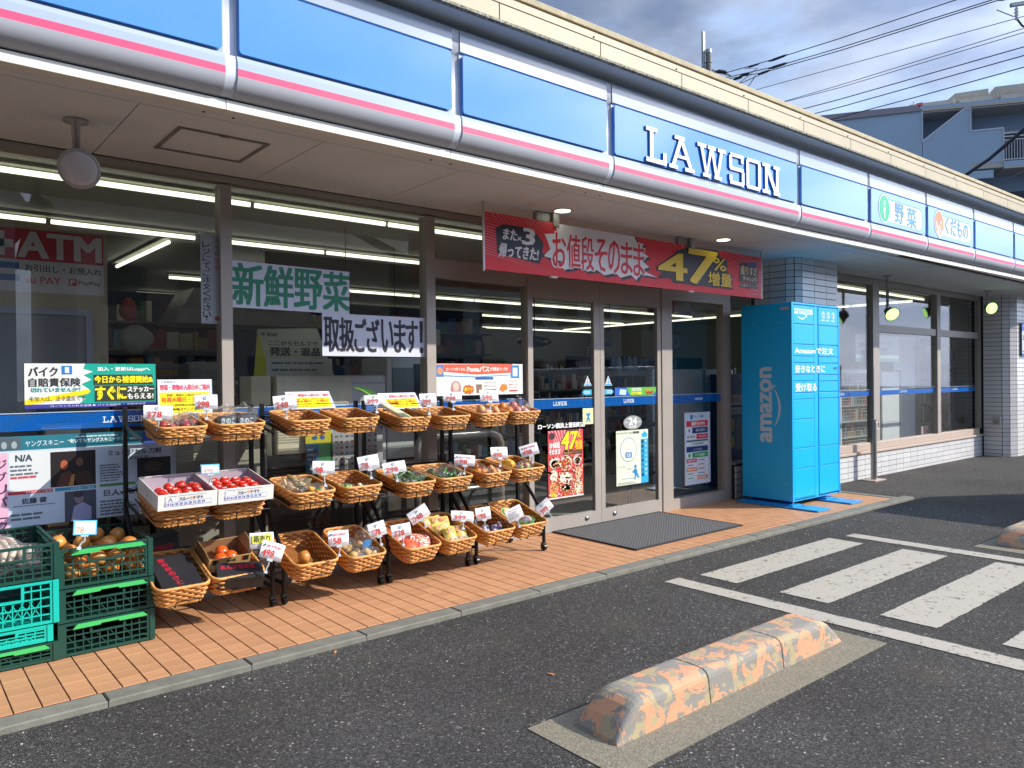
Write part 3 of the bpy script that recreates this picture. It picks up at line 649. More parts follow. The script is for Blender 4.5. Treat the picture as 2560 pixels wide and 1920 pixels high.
P.poly([(3.47, 2.255+.0), (3.46, 2.42), (3.53, 2.455), (3.73, 2.455), (3.86, 2.42), (3.93, 2.36), (3.915, 2.285), (3.98, 2.262), (3.91, 2.245), (3.885, 2.195), (3.47, 2.235)], '#1c1f33', 2)
P.text('また', 3.525, 2.345, 3.655, 2.425, '#e9e4e6', 4, .003, .15); P.text('×', 3.668, 2.35, 3.705, 2.38, '#e9e4e6', 4, .001); P.text('3', 3.715, 2.33, 3.83, 2.45, '#e9e4e6', 4, .007, .1)
P.text('帰ってきた!', 3.485, 2.215, 3.865, 2.315, '#e9e4e6', 4, .0035, .15)
# white starburst with dark shade
S = [(3.94, 2.43), (4.08, 2.45), (4.05, 2.526), (4.98, 2.526), (5.02, 2.47), (5.10, 2.48), (5.07, 2.41), (5.16, 2.37), (5.08, 2.33), (5.17, 2.28), (5.07, 2.25), (5.27, 2.20), (5.05, 2.21), (5.0, 2.155), (4.93, 2.195), (4.80, 2.16), (4.74, 2.195), (4.60, 2.165), (4.52, 2.20), (4.40, 2.18), (4.30, 2.21), (4.14, 2.17), (4.12, 2.235), (3.93, 2.26), (4.0, 2.32), (3.97, 2.38)]
P.poly([(x+.028, max(z-.018, 2.114) if z < 2.52 else z) for x, z in S], '#1c1f33', 2); P.poly(S, '#efeaee', 3)
xs = [4.02, 4.19, 4.37, 4.54, 4.70, 4.87, 4.985, 5.115]; 
for i, ch in enumerate('お値段そのまま'):
    x0 = 4.02+i*.157; hi = 2.455+.002*i; lo = 2.19+.005*(i % 2); P.text(ch, x0-.006, lo-.006, x0+.152, hi+.006, '#f3eef0', 4, .009); P.text(ch, x0, lo, x0+.145, hi, '#e01f30', 6, .003)
for s_, c, g in (('#1c1f33', 0, .016), ('#f7cf2c', 8, 0)):
    P.text('4', 5.30-g, 2.20-g, 5.69+g, 2.435+g, s_, 5+c, .018 if c == 0 else .012); P.text('7', 5.70-g, 2.19-g, 6.13+g, 2.50+g, s_, 5+c, .018 if c == 0 else .012, .12)
    P.text('%', 6.10-g*.6, 2.335-g*.6, 6.31+g*.6, 2.455+g*.6, s_, 5+c, .008 if c == 0 else .002); P.text('増量', 6.02-g*.6, 2.187-g*.6, 6.40+g*.6, 2.315+g*.6, s_, 5+c, .01 if c == 0 else .0025)
P.poly([(5.28, 2.19), (5.55, 2.46), (5.73, 2.515), (6.2, 2.515), (6.22, 2.46), (6.33, 2.45), (6.34, 2.33), (6.42, 2.32), (6.42, 2.17), (5.5, 2.17), (5.46, 2.21)], '#1c1f33', 4)
P.poly([(5.44, 2.21), (5.50, 2.21), (5.69, 2.43), (5.60, 2.43)], '#e8cf66', 14) if False else None
P.text('盛りすぎ', 6.56, 2.335, 6.855, 2.42, '#d8bc86', 6, .003); P.rect(6.70, 2.43, 6.84, 2.465, '#31549c', 5); P.text('チャレンジ', 6.60, 2.27, 6.85, 2.32, '#d8bc86', 6, .003); P.poly([(6.54, 2.20), (6.86, 2.205), (6.85, 2.255), (6.56, 2.25)], '#1c1f33', 5); P.text('史上最大のラインナップ', 6.56, 2.212, 6.845, 2.242, '#e6d2ae', 6)
P.poly([(6.53, 2.26), (6.55, 2.45), (6.69, 2.45), (6.69, 2.43), (6.87, 2.43), (6.87, 2.26)], '#262233', 4)
P.rect(6.67, 2.143, 6.86, 2.147, '#e9a5ad', 2); P.done()

# ================================================================ notices on the glass
def poster(name, label, x0, x1, z0, z1, bg, y=4.789, group=None, cat='poster', skew=0, th=.0015, rot=0):
    t = thing(name, label, cat, (x0, y, z0), group); t.rotation_euler = (0, rot, 0)
    MB().box(0, x1-x0, -th, 0, 0, z1-z0).build('sheet', M('paper_'+bg.lstrip('#'), bg, .6), t)
    return t, Print(frame((0, -th, 0)), t), x1-x0, z1-z0
t, P, w, h = poster('window_notice', 'white paper strip with four large green characters on the middle window', 1.712, 2.535, 1.792, 2.088, '#c6ccdd', rot=math.radians(.6))
for i, ch in enumerate('新鮮野菜'): P.text(ch, .012+i*.205, .018, .205+i*.205, .282, '#1d7a5c', 1, .0065)
P.rect(.412, 0, .4145, h, '#aab0c4', 1); P.done()
t, P, w, h = poster('window_notice', 'white paper strip with black Japanese lettering below the green one', 2.326, 3.157, 1.492, 1.784, '#c6ccdd', y=4.784)
for i, (ch, a, b) in enumerate((('取', .015, .125), ('扱', .13, .24), ('ご', .245, .335), ('ざ', .34, .44), ('い', .46, .555), ('ま', .565, .66), ('す', .665, .765), ('！', .785, .81))): P.text(ch, a, .03, b, .265, '#2a2633', 1, .0045)
P.rect(.449, 0, .451, h, '#a4aabf', 1); P.done()
t, P, w, h = poster('window_notice', 'tall narrow grey strip of vertical writing beside the left mullion', 1.531, 1.652, 1.683, 2.235, '#8f9499', y=4.793)
for i, ch in enumerate('レジにてご注文ください'): P.text(ch, .012, h-.085-i*.043, .058, h-.048-i*.043, '#23262c', 1, .001)
P.text('!', .03, .02, .038, .05, '#23262c', 1, .001)
for i, ch in enumerate('火を使'): P.text(ch, .085, h-.05-i*.04, .112, h-.02-i*.04, '#3a4a63', 1)
for i, ch in enumerate('販売'): P.text(ch, .085, h-.18-i*.045, .113, h-.145-i*.045, '#9c2b30', 1)
P.poly(ell(.098, .032, .018, .014), '#8a3a2e', 1); P.done()
# motorbike insurance poster
t, P, w, h = poster('window_poster', 'green, white and yellow motorbike insurance poster on the left window', .605, 1.262, 1.188, 1.432, '#d8dcda', y=4.786)
P.poly([(.29, h), (w, h), (w, .022), (.26, .022), (.29, .05), (.25, .06), (.31, .10), (.27, .13), (.32, .155), (.28, .18), (.33, .20), (.28, .215)], '#12a08e', 1)
P.rect(0, 0, w, .022, '#3a3a94', 2); P.poly([(0, .045), (0, .022), (.03, .022), (.30, .075), (.315, .09), (.30, .10)], '#f0d11c', 3)
P.text('バイク', .02, .175, .155, .225, '#33363a', 4, .0015); P.rect(.175, .185, .225, .232, '#2a77c6', 3); P.rect(.19, .193, .21, .224, '#e8eef4', 4)
P.text('自賠責保険', .02, .118, .265, .165, '#33363a', 4, .001); P.text('切れていませんか？', .028, .088, .265, .112, '#2a9a98', 4, .0008)
P.text('未加入は、法令違反です', .02, .038, .29, .066, '#5b5320', 5)
P.text('加入・更新はLoppiへ', .35, .20, .625, .226, '#eef4f2', 4, .001); P.rect(.33, .125, .64, .182, '#333a30', 3)
P.text('今日から補償開始&', .335, .135, .64, .175, '#f2e21c', 5, .0018); P.rect(.335, .03, .65, .12, '#333a30', 3); P.text('すぐに', .34, .04, .495, .115, '#f2e21c', 5, .004)
P.text('ステッカー', .505, .082, .645, .113, '#eceeee', 5, .0015); P.text('もらえる!', .505, .042, .642, .073, '#eceeee', 5, .0015); P.text('ローソンで入れる保険 ▶ バイク自賠責 ｜ 自動車保険', .12, .005, .60, .018, '#e4e4f0', 4); P.done()
# event posters low on the left window
t, P, w, h = poster('event_poster', 'large bluish board of concert and event listings low on the left window', .385, 1.37, .56, 1.043, '#b9c8d8', y=4.788)
P.rect(0, h-.075, .80, h, '#236f80', 1); P.rect(0, h-.07, .20, h-.005, '#4b5a63', 2)
for i in range(4): P.poly(ell(.035+i*.045, h-.045, .013, .02, 12), '#93a3a6', 3)
P.text('ヤングスキニー', .22, h-.058, .40, h-.025, '#dfe9ea', 3); P.text('“老いてもヤングスキニーツアー vol.6”', .42, h-.05, .78, h-.028, '#dfe9ea', 3, .0006); P.lines(.46, h-.024, .76, h-.01, 1, '#c9dade', 3)
P.rect(.80, h-.08, w, h, '#34509c', 2); P.text('チケット', .82, h-.06, .95, h-.02, '#7f90cf', 3)
P.rect(0, 0, .14, h-.085, '#d9a9c0', 1)
for i, ch in enumerate('ジブリパーク'): P.text(ch, .085, h-.17-i*.065, .135, h-.12-i*.065, '#4a2c55', 2, .001)
P.rect(.145, .17, .56, h-.085, '#cdd3d6', 1); P.text('N/A', .175, h-.135, .25, h-.10, '#3a4550', 2, .0015); P.lines(.15, .27, .29, h-.15, 3, '#5c6670', 2, 4); P.lines(.15, .25, .30, .275, 1, '#c04b5a', 2, 9, .5)
P.rect(.335, .195, .555, h-.095, '#231d1f', 2)
P.poly(ell(.40, .315, .018, .026), '#a5553a', 3); P.poly(ell(.475, .325, .018, .024), '#6b4a3b', 3); P.poly([(.36, .197), (.385, .27), (.43, .28), (.46, .197)], '#54352b', 3); P.poly([(.44, .197), (.45, .27), (.52, .275), (.545, .197)], '#3a2a26', 3); P.poly([(.42, .197), (.435, .255), (.45, .26), (.445, .197)], '#a87442', 4)
P.rect(.14, .172, .345, .19, '#b23a4a', 2); P.text('3/3先着まで販売', .22, .175, .34, .187, '#ecd6da', 3); P.rect(.355, .172, .555, .19, '#2a88ac', 2); P.text('3/3先着まで販売', .43, .175, .545, .187, '#d5e8ef', 3)
P.text('佐藤 健', .20, .12, .315, .15, '#3a4550', 2, .001); P.lines(.16, .105, .36, .114, 1, '#5c6670', 2, 2); P.lines(.15, .03, .32, .075, 2, '#5c6670', 2, 5); P.rect(.40, 0, .555, .165, '#4a4d5c', 2)
P.poly(ell(.47, .125, .022, .03), '#8a7a80', 3); P.poly([(.43, 0), (.445, .08), (.49, .10), (.53, .07), (.53, 0)], '#9a9cc0', 3); P.poly(ell(.47, .145, .026, .018), '#3f3a42', 4)
P.text('ミュージカル 刀剣', .62, h-.135, .90, h-.105, '#33404a', 2, .001); P.text('〜坂龍飛騰〜', .70, h-.165, .86, h-.145, '#33404a', 2); P.lines(.575, .20, .71, h-.18, 7, '#5c6670', 2, 8); P.rect(.575, .175, .76, .19, '#4f8a4a', 2)
P.rect(.77, .19, .955, h-.16, '#2c2c2e', 2); P.poly(ell(.86, .27, .05, .03), '#4e4239', 3); P.text('巨人vs阪神', .595, .12, .80, .155, '#33404a', 2, .001); P.lines(.575, .01, .76, .10, 5, '#5c6670', 2, 12)
P.rect(.96, 0, w, h-.09, '#a8b4bb', 1); P.done()
# loyalty poster, far left panel of the doors
t, P, w, h = poster('window_poster', 'red and white coupon poster in the narrow window left of the doors', 3.241, 4.127, 1.196, 1.443, '#d9dcda')
P.poly([(0.0, h-.055), (0, h-.005), (.77, h), (.80, h-.07), (.4, h-.085)], '#d85b43', 1); P.poly([(0, h-.085), (.4, h-.10), (.80, h-.085), (.80, h-.09), (.4, h-.108), (0, h-.093)], '#4a8ec2', 1)
P.text('ローソン行くなら、', .11, h-.055, .30, h-.03, '#f3ece8', 2, .0008); P.text('Pontaパス', .31, h-.062, .53, h-.018, '#f3ece8', 2, .002); P.text('が超おトク!!', .54, h-.055, .72, h-.025, '#f3ece8', 2, .001)
P.rect(.02, h-.10, .085, h-.01, '#3f80c4', 2); P.poly(ell(.052, h-.055, .025, .028), '#e8946a', 3); P.rect(.755, h-.115, .845, h-.01, '#3b83c0', 2); P.rect(.775, h-.10, .825, h-.03, '#dfe9ef', 3)
P.rect(.39, h-.125, .57, h-.105, '#2f5d9c', 2); P.poly(ell(.20, .055, .05, .06), '#b08a8f', 2); P.poly(ell(.20, .07, .028, .034), '#e5bfae', 3); P.rect(.165, 0, .235, .03, '#7a6fa8', 2)
P.poly(star(.32, .045, .06, .04, 9, .85), '#c8642c', 2); P.text('激アツ', .28, .035, .36, .06, '#f1dd3a', 4, .001); P.poly([(.40, .015), (.45, .015), (.455, .085), (.395, .085)], '#8b6f5f', 2); P.rect(.392, .085, .458, .095, '#e9e3da', 3)
P.text('メガホットカフェラテ', .475, .09, .60, .103, '#4c4c4c', 2); P.text('1杯ずつもらえる!', .475, .06, .60, .078, '#b8473b', 2); P.rect(.475, .03, .60, .045, '#c24a3c', 2); P.poly([(.63, .04), (.66, .085), (.71, .08), (.72, .045), (.67, .02)], '#cc7f2f', 2)
P.text('Lチキレギュラー', .735, .10, .84, .115, '#4c4c4c', 2); P.text('無料クーポン', .735, .07, .84, .087, '#b8473b', 2); P.text('もらえる!', .735, .048, .81, .063, '#b8473b', 2); P.rect(.735, .022, .825, .035, '#c24a3c', 2); P.done()
# posters on the sliding doors
t, P, w, h = poster('door_poster', 'red food poster with large yellow numerals on the left sliding door', 4.392, 4.814, .282, .870, '#c93a40', y=4.776)
for i in range(11): P.poly([(.0+.038*i, h), (.012+.038*i, h), (.2+.002*i, h-.25)], '#e7a9ae', 1)
P.text('47', .15, h-.17, .33, h-.015, '#f3d21f', 4, .006, .15); P.text('47', .145, h-.18, .335, h-.005, '#2a2030', 3, .010, .15); P.text('%', .34, h-.075, .395, h-.03, '#f3d21f', 4, .001); P.text('増量', .32, h-.175, .41, h-.095, '#f3d21f', 4, .001)
P.text('お値段', .012, h-.15, .135, h-.10, '#e8dfe0', 3, .0025); P.text('そのまま', .01, h-.205, .14, h-.158, '#e8dfe0', 3, .0025); P.rect(.18, h-.215, .41, h-.185, '#2a2030', 3); P.text('史上最大のラインナップ', .19, h-.21, .40, h-.19, '#e9c832', 4); P.poly(ell(.045, h-.045, .035, .03), '#3a3440', 3)
R = random.Random(4)
for (cx, cy, rx, ry, c) in ((.07, .31, .06, .05, '#d9d2cc'), (.08, .30, .05, .035, '#c27a48'), (.21, .30, .075, .07, '#ded6c8'), (.21, .29, .06, .055, '#a84b2c'), (.35, .32, .05, .05, '#d8cfc4'), (.35, .31, .035, .03, '#c9603a'), (.06, .2, .045, .05, '#e2dccf'), (.21, .17, .08, .05, '#e9e3d7'), (.36, .2, .045, .06, '#cfa582'), (.06, .08, .05, .07, '#cf8b55'), (.21, .07, .07, .05, '#b5512f'), (.21, .09, .06, .03, '#e6c99a'), (.36, .08, .05, .07, '#d9d0b8')):
    P.poly(ell(cx, cy, rx, ry, 16), c, 3+int(cy*10) % 3)
for i in range(330): P.poly(ell(.012+R.random()*.395, .02+R.random()*.345, R.uniform(.003, .013), R.uniform(.003, .010), 7), R.choice(['#8c2f20', '#e9c07a', '#d9742f', '#f0e4d2', '#e6dccb', '#5b7a35', '#b53c2b', '#f0e4d2', '#c98a52', '#6a3a24', '#dfae78']), 8)
P.rect(.0, .0, .42, .012, '#dcd9d2', 9); P.text('特価', .02, .02, .08, .05, '#e9d53a', 9, .001); P.done()
t, P, w, h = poster('door_poster', 'pale green and blue safety station poster with a running figure on the right sliding door', 5.25, 5.703, .312, .824, '#d3dcc6', y=4.776)
P.rect(.345, 0, .453, h-.09, '#2aa5d8', 1); P.poly([(.36, h-.075), (.44, h-.075), (.44, h-.045), (.40, h-.015), (.36, h-.045)], '#2aa5d8', 1)
for i, ch in enumerate('警察官立寄り店舗'): P.text(ch, .352, h-.135-i*.045, .39, h-.10-i*.045, '#183f5c', 2, .001)
for i, ch in enumerate('防犯カメラ録画中'): P.text(ch, .405, h-.125-i*.045, .435, h-.10-i*.045, '#dff0f4', 2)
P.text('セーフティステーション活動実施店', .015, h-.035, .325, h-.012, '#3a4a44', 2, .0006); P.poly(ell(.17, .33, .115, .115), '#3a74ac', 1); P.poly(ell(.17, .33, .109, .109), '#dbe3cf', 2)
P.poly(ell(.17, .35, .05, .05), '#c4cdbd', 3); P.poly(ell(.17, .35, .044, .044), '#dbe3cf', 4); P.rect(.125, .255, .215, .305, '#2473b8', 4); P.text('SS', .14, .265, .20, .295, '#e6efe6', 5, .001)
P.text('こまったときは…', .01, .165, .14, .18, '#4a5a50', 2); P.text('お店へ!', .15, .14, .23, .155, '#4a5a50', 2)
P.poly(ell(.265, .165, .017, .019), '#2a86c6', 3); P.poly([(.245, .14), (.285, .145), (.295, .10), (.32, .06), (.305, .05), (.275, .085), (.265, .04), (.25, .042), (.255, .09), (.235, .115)], '#2a86c6', 3); P.poly([(.25, .135), (.225, .125), (.22, .105), (.235, .11)], '#2a86c6', 3)
P.rect(.07, .055, .25, .060, '#5aa0c0', 2); P.lines(.02, .005, .32, .03, 2, '#7f8a80', 2); P.done()
t, P, w, h = poster('door_sticker', 'grey oval open-24-hours sticker on the right sliding door', 5.36, 5.612, .829, .963, '#8e9496', y=4.776) if False else (thing('door_sticker', 'grey oval open-24-hours sticker on the right sliding door', 'sticker', (5.486, 4.777, .896)), None, 0, 0)
b = MB(); b.prism(ell(0, 0, .130, .066, 32), frame((0, 0, 0)), 0, .001); b.build('disc', M('sticker_grey', '#8e9496', .5), t); P = Print(frame((0, -.001, 0)), t)
P.text('24', -.055, -.02, .055, .045, '#eef0f0', 1, .004); P.text('OPEN', -.122, -.005, -.07, .012, '#e4e6e6', 1); P.text('HOURS', .065, -.005, .122, .012, '#e4e6e6', 1); P.text('年中無休', -.055, -.052, .055, -.028, '#eef0f0', 1, .0006); P.done()
t = thing('door_lettering', 'white branch name lettering across the left sliding door', 'lettering', (4.283, 4.777, .89)); P = Print(frame((0, 0, 0)), t); P.text('ローソン横浜上菅田町店', 0, .0, .56, .043, '#eef0f2', 1, .0022, name='letters')
for x, lb in ((4.833, 'triangular caution sticker on the left sliding door'), (5.103, 'triangular caution sticker on the right sliding door')):
    t = thing('caution_sticker', lb, 'sticker', (x, 4.777, 1.25), 'triangular caution stickers on the sliding doors'); fr = frame((0, 0, 0)); b = MB(); b.prism([(0, 0), (.1, 0), (.05, .092)], fr, 0, .001); b.build('sheet', pm('#cfdde2'), t); P = Print(frame((0, -.001, 0)), t)
    P.poly([(.044, .012), (.056, .012), (.054, .075), (.046, .075)], '#2a9ccc', 1); P.text('3', .018, .02, .036, .042, '#c24a4a', 1); P.text('8', .064, .02, .082, .042, '#c24a4a', 1); P.rect(.012, .003, .088, .014, '#2a9ccc', 2); P.done()
for x, s_, lb in ((4.809, -1, 'blue arrow sticker reading automatic on the left sliding door'), (5.10, 1, 'blue arrow sticker reading automatic on the right sliding door')):
    t = thing('arrow_sticker', lb, 'sticker', (x, 4.777, 1.168), 'blue arrow stickers on the sliding doors'); b = MB(); pts = [(0, .0), (.10, 0), (.125, .025), (.10, .05), (0, .05)]
    if s_ < 0: pts = [(.125-a, c) for a, c in pts][::-1]
    b.prism(pts, frame((0, 0, 0)), 0, .001); b.build('sheet', pm('#2f9fc8'), t); P = Print(frame((0, -.001, 0)), t); P.rect(.03, .013, .10, .037, '#d6e8ee', 1); P.text('自動', .035, .016, .095, .034, '#2f7fae', 2); P.done()
t, P, w, h = poster('door_sticker', 'small yellow sticker with a blue heart figure at the edge of the left sliding door', 4.815, 4.955, .908, 1.052, '#cfd8a4', y=4.776)
P.poly([(.07, .06), (.045, .085), (.05, .105), (.07, .095), (.09, .105), (.095, .085)], '#2a86c6', 1); P.poly([(.06, .065), (.08, .065), (.10, .02), (.085, .02), (.07, .045), (.055, .015), (.04, .02)], '#2a86c6', 1); P.rect(.01, .052, .05, .055, '#8fae52', 1); P.done()
t, P, w, h = poster('door_poster', 'green and blue game card strip above the film band on the right door', 5.238, 5.83, 1.153, 1.228, '#4fae2e', y=4.776)
P.poly([(0, h), (0, 0), (.21, 0), (.16, h)], '#2a5fc4', 1); P.poly([(.06, .012), (.15, .005), (.16, .055), (.07, .062)], '#bcd7ea', 2); P.text('FORTNITE', .235, .038, .37, .068, '#eef4ea', 2, .001); P.rect(.23, .008, .375, .03, '#e6e23a', 2); P.lines(.24, .012, .365, .026, 1, '#4a7a2a', 3)
for i in range(9): P.poly(ell(.44+.012*i, .03+.018*math.sin(i*2), .012, .014, 8), ['#c2452c', '#d98a4a', '#8a3a2c'][i % 3], 2+i % 2)
P.poly([(w-.05, 0), (w, 0), (w, .035)], '#2a5fc4', 3); P.done()
t, P, w, h = poster('bank_poster', 'framed white board listing bank logos beside the sliding doors', 6.285, 6.715, .215, .955, '#d4d9e6', y=4.79)
P.rect(.02, .03, w-.02, h-.02, '#c2d4de', 1); P.text('ローソン銀行', .17, h-.055, .33, h-.03, '#2a6ca8', 3, .0006); P.rect(.10, h-.07, .145, h-.025, '#2a7ab8', 3)
P.rect(.035, h-.145, w-.035, h-.085, '#cf3340', 2); P.text('銀行ATM', .12, h-.135, .34, h-.095, '#f2eaec', 3, .0015)
P.rect(.035, h-.215, w-.035, h-.155, '#24386a', 2); P.rect(.035, h-.215, .13, h-.155, '#dfe5ea', 3); P.poly([(.08, h-.21), (.095, h-.185), (.08, h-.16), (.065, h-.185)], '#24386a', 4); P.text('横浜銀行', .19, h-.20, .36, h-.17, '#dfe6f0', 3)
P.rect(.035, h-.275, w-.035, h-.225, '#dfe5ea', 2); P.text('MUFG', .09, h-.262, .18, h-.238, '#333333', 3, .0008); P.poly(ell(.06, h-.25, .014, .014), '#b33a30', 3); P.rect(.2, h-.275, w-.035, h-.225, '#d23a55', 3); P.text('三菱UFJ銀行', .23, h-.262, .37, h-.238, '#f4dfe3', 4)
P.rect(.035, h-.30, w-.035, h-.285, '#1f5a48', 2); P.rect(.035, h-.34, w-.035, h-.305, '#dfe5ea', 2); P.text('三井住友銀行', .12, h-.335, .33, h-.31, '#2c4a3a', 3, .0006)
P.rect(.035, h-.405, w-.035, h-.35, '#20386f', 2); P.text('みずほ銀行', .15, h-.395, .30, h-.37, '#c9d3e6', 3); P.rect(.13, h-.465, w-.035, h-.415, '#2a9a5a', 2); P.rect(.035, h-.465, .125, h-.415, '#dfe9e2', 2); P.text('りそな銀行', .18, h-.455, .35, h-.428, '#e9f3ea', 3, .0005); P.poly(ell(.08, h-.44, .02, .02), '#2a9a5a', 3)
for i, (a, b, c) in enumerate((('#c8385a', '#dfe5ea', ''), ('#dfe5ea', '#dfe5ea', ''), ('#e08a4a', '#dfe5ea', ''), ('#dfe5ea', '#dfe5ea', ''), ('#dfe5ea', '#e0926a', ''))):
    z = h-.51-i*.045; P.rect(.035, z-.002, .205, z+.034, a, 2); P.rect(.215, z-.002, w-.035, z+.034, b, 2); P.lines(.05, z+.006, .19, z+.026, 1, ['#f1dfe4', '#2f4a9c', '#f5e6da', '#3a8a5a', '#3a8a6a'][i], 3, i); P.lines(.23, z+.006, .38, z+.026, 1, ['#555555', '#b3343a', '#444444', '#3f63a8', '#f4e8e0'][i], 3, i+7)
P.done(); b = MB(); 
for q in ((0, w, 0, .012), (0, w, h-.012, h), (0, .012, .012, h-.012), (w-.012, w, .012, h-.012)): b.box(q[0], q[1], -.008, -.0015, q[2], q[3])
b.build('poster_frame', M('frame_white', '#c9cfe0', .5), t)
t, P, w, h = poster('wall_sign', 'white and blue parking time notice on the far right tiled pillar', 14.36, 15.1, 1.60, 2.16, '#b4bcc9', y=4.155, cat='sign'); P.rect(0, h-.14, w, h, '#2a5fb4', 1); P.rect(0, 0, w, .05, '#2a5fb4', 1)
P.text('ーお客様へー', .05, h-.10, .65, h-.03, '#dfe6f0', 2, .001); P.text('20分以上の', .03, .26, .70, .36, '#3a3f4a', 2, .002); P.text('ご遠慮下さい', .10, .13, .70, .23, '#3a3f4a', 2, .002); P.lines(.03, .065, .7, .10, 1, '#3a3f4a', 2); P.done()

# ================================================================ door mat
t = thing('door_mat', 'large charcoal ribbed mat in front of the sliding doors', 'mat', (4.425, 3.825, 0))
MAT = M('mat_rubber', '#2e2f31', .8, bump=.4, bscale=200)
MB().box(0, 1.42, 0, .945, .0022, .006).build('base', M('mat_base', '#1b1c1e', .9), t)
b = MB(); 
for q in ((0, 1.42, 0, .02), (0, 1.42, .925, .945), (0, .02, .02, .925), (1.40, 1.42, .02, .925)): b.box(q[0], q[1], q[2], q[3], .006, .0115)
b.build('rim', MAT, t)
b = MB(); 
for i in range(78):
    for j in range(33):
        x = .024+i*.0177; y = .024+j*.0273+(.013 if i % 2 else 0)
        if y+.018 < .922: b.box(x, x+.012, y, y+.02, .006, .0105)
tag(b.build('ribs', M('mat_rib', '#68696b', .85), t), kind='stuff')

# ================================================================ wheel stops
def wheel_stop(x0, y0, Lg, label):
    t = thing('wheel_stop', label, 'wheel stop', (x0, y0, -.03), 'concrete wheel stops in the parking bays')
    prof = [(0, 0), (.006, .05), (.012, .10), (.017, .115), (.027, .128), (.042, .135), (.060, .138), (.12, .140), (.18, .138), (.198, .133), (.212, .122), (.220, .105), (.235, .05), (.25, 0)]
    cuts = [0, .03, .09, .16, .24]; 
    def sec(x, hscale, inset, m): 
        return [(x, inset+y*(1-2*inset/.25), z*hscale) for y, z in prof]
    L_ = Lg; EN = [(0, .03, .0), (.006, .14, 0), (.05, .50, .0), (.10, .80, .0), (.125, .91, 0), (.15, .97, 0), (.175, .995, .0), (.20, 1, 0)]; S = list(EN)
    S = S+[(L_*.335, 1, 0), (L_*.335+.003, .965, .004), (L_*.335+.007, .965, .004), (L_*.335+.010, 1, 0), (L_*.67, 1, 0), (L_*.67+.003, .965, .004), (L_*.67+.007, .965, .004), (L_*.67+.010, 1, 0)]+[(L_-a, h_, i_) for a, h_, i_ in reversed(EN)]
    b = MB(); vs = []; n = len(prof)
    for x, hs, i_ in S: vs += sec(x, hs, i_, 0)
    b.add(vs, [(i*n+j, (i+1)*n+j, (i+1)*n+j+1, i*n+j+1) for i in range(len(S)-1) for j in range(n-1)], 0)
    b.add(vs[:n], [tuple(range(n))]); b.add(vs[-n:], [tuple(range(n))[::-1]])
    b.build('block', STOPM, t)
    MB().box(-.15, Lg+.14, -.16, .33, -.001, .0035).build('concrete_pad', M('pad_concrete', '#7d7767', .95, var=.3, vscale=130, bump=.8, bscale=180, detail=6), t)
    return t
wheel_stop(2.055, 1.875, 1.68, 'long wheel stop with peeling peach paint in the foreground')
wheel_stop(6.70, 1.90, 1.68, 'second wheel stop, only its rounded end showing at the right edge')

# ================================================================ post by the plinth
t = thing('steel_post', 'slim steel post on a plate in front of the low tiled wall', 'post', (9.80, 4.487, -.03)); STL = M('brushed_steel', '#a8a6a1', .35, .8)
MB().box(-.15, .15, -.09, .09, 0, .012).build('base_plate', PE, t); MB().tube([(0, 0, .012), (0, 0, .78)], .038, 14).build('lower_tube', STL, t); MB().tube([(.0, 0, .78), (.0, 0, 1.48)], .011, 8).build('upper_rod', STL, t)
b = MB(); b.tube([(.045*math.cos(a*PI/6)+.04, -.03, .70+.045*math.sin(a*PI/6)) for a in range(12)], .006, 6, closed=True); b.build('ring', STL, t)

# ================================================================ floodlights
def flood(x, y, z, zt, lit, label, aim):
    t = thing('floodlight', label, 'lamp', (x, y, 0), 'round floodlights hung from the soffit')
    GR = M('lamp_grey', '#a9a7a6', .45, .3); MB().lathe([(0, zt), (.055, zt), (.055, zt-.012), (.02, zt-.02), (.017, z+.11), (0, z+.11)], 14, (0.0, 0.06, 0)).build('mount', GR, t)
    b = MB(); b.bar((-.0, .06, z+.13), (0, .06, z+.06), .03); b.ball((.03, .05, z+.10), .012, n=6, k=4); b.build('knuckle', GR, t)
    q = V(aim).to_track_quat('Z', 'Y').to_matrix(); c = (0, .0, z)
    MB().lathe([(.02, -.13), (.05, -.12), (.06, -.08), (.088, -.02), (.092, 0)], 22, c, tr=q).build('housing', M('lamp_body', '#8d8a88', .4, .3) if not lit else M('lamp_body_dark', '#4c5a48', .4, .3), t)
    MB().lathe([(.093, -.004), (.098, .0), (.093, .006), (.085, .002)], 22, c, tr=q).build('bezel', GR, t)
    mt = M('lamp_glass_off', '#b9b3b3', .25, var=.05, vscale=12, coat=.5) if not lit else M('lamp_glass_lit', '#ffffff', .3, emit='#b6ff7a', estr=.9)
    MB().ball(c, .088, n=22, k=8, sc=(1, 1, .22), tr=q).build('lens', mt, t)
flood(.76, 4.14, 2.355, 2.606, False, 'unlit round floodlight hanging from the soffit at the left', (-.45, -.85, -.45))
flood(13.20, 4.22, 2.33, 2.606, True, 'floodlight glowing bright green under the right end of the soffit', (-.6, -.75, -.28))
flood(10.05, 4.35, 2.10, 2.606, True, 'floodlight glowing green in front of the right-hand windows', (-.5, -.7, -.55))
t = thing('wall_socket', 'small grey socket box low on the right tiled pillar', 'socket', (14.02, 4.42, .55)); MB().box(-.03, .03, -.06, .06, -.06, .07).build('box', M('socket_grey', '#aaa9a6', .5), t, bevel=.006); MB().box(-.045, -.03, -.035, .035, -.05, .02).build('cover', M('socket_lid', '#8c8b88', .5), t)
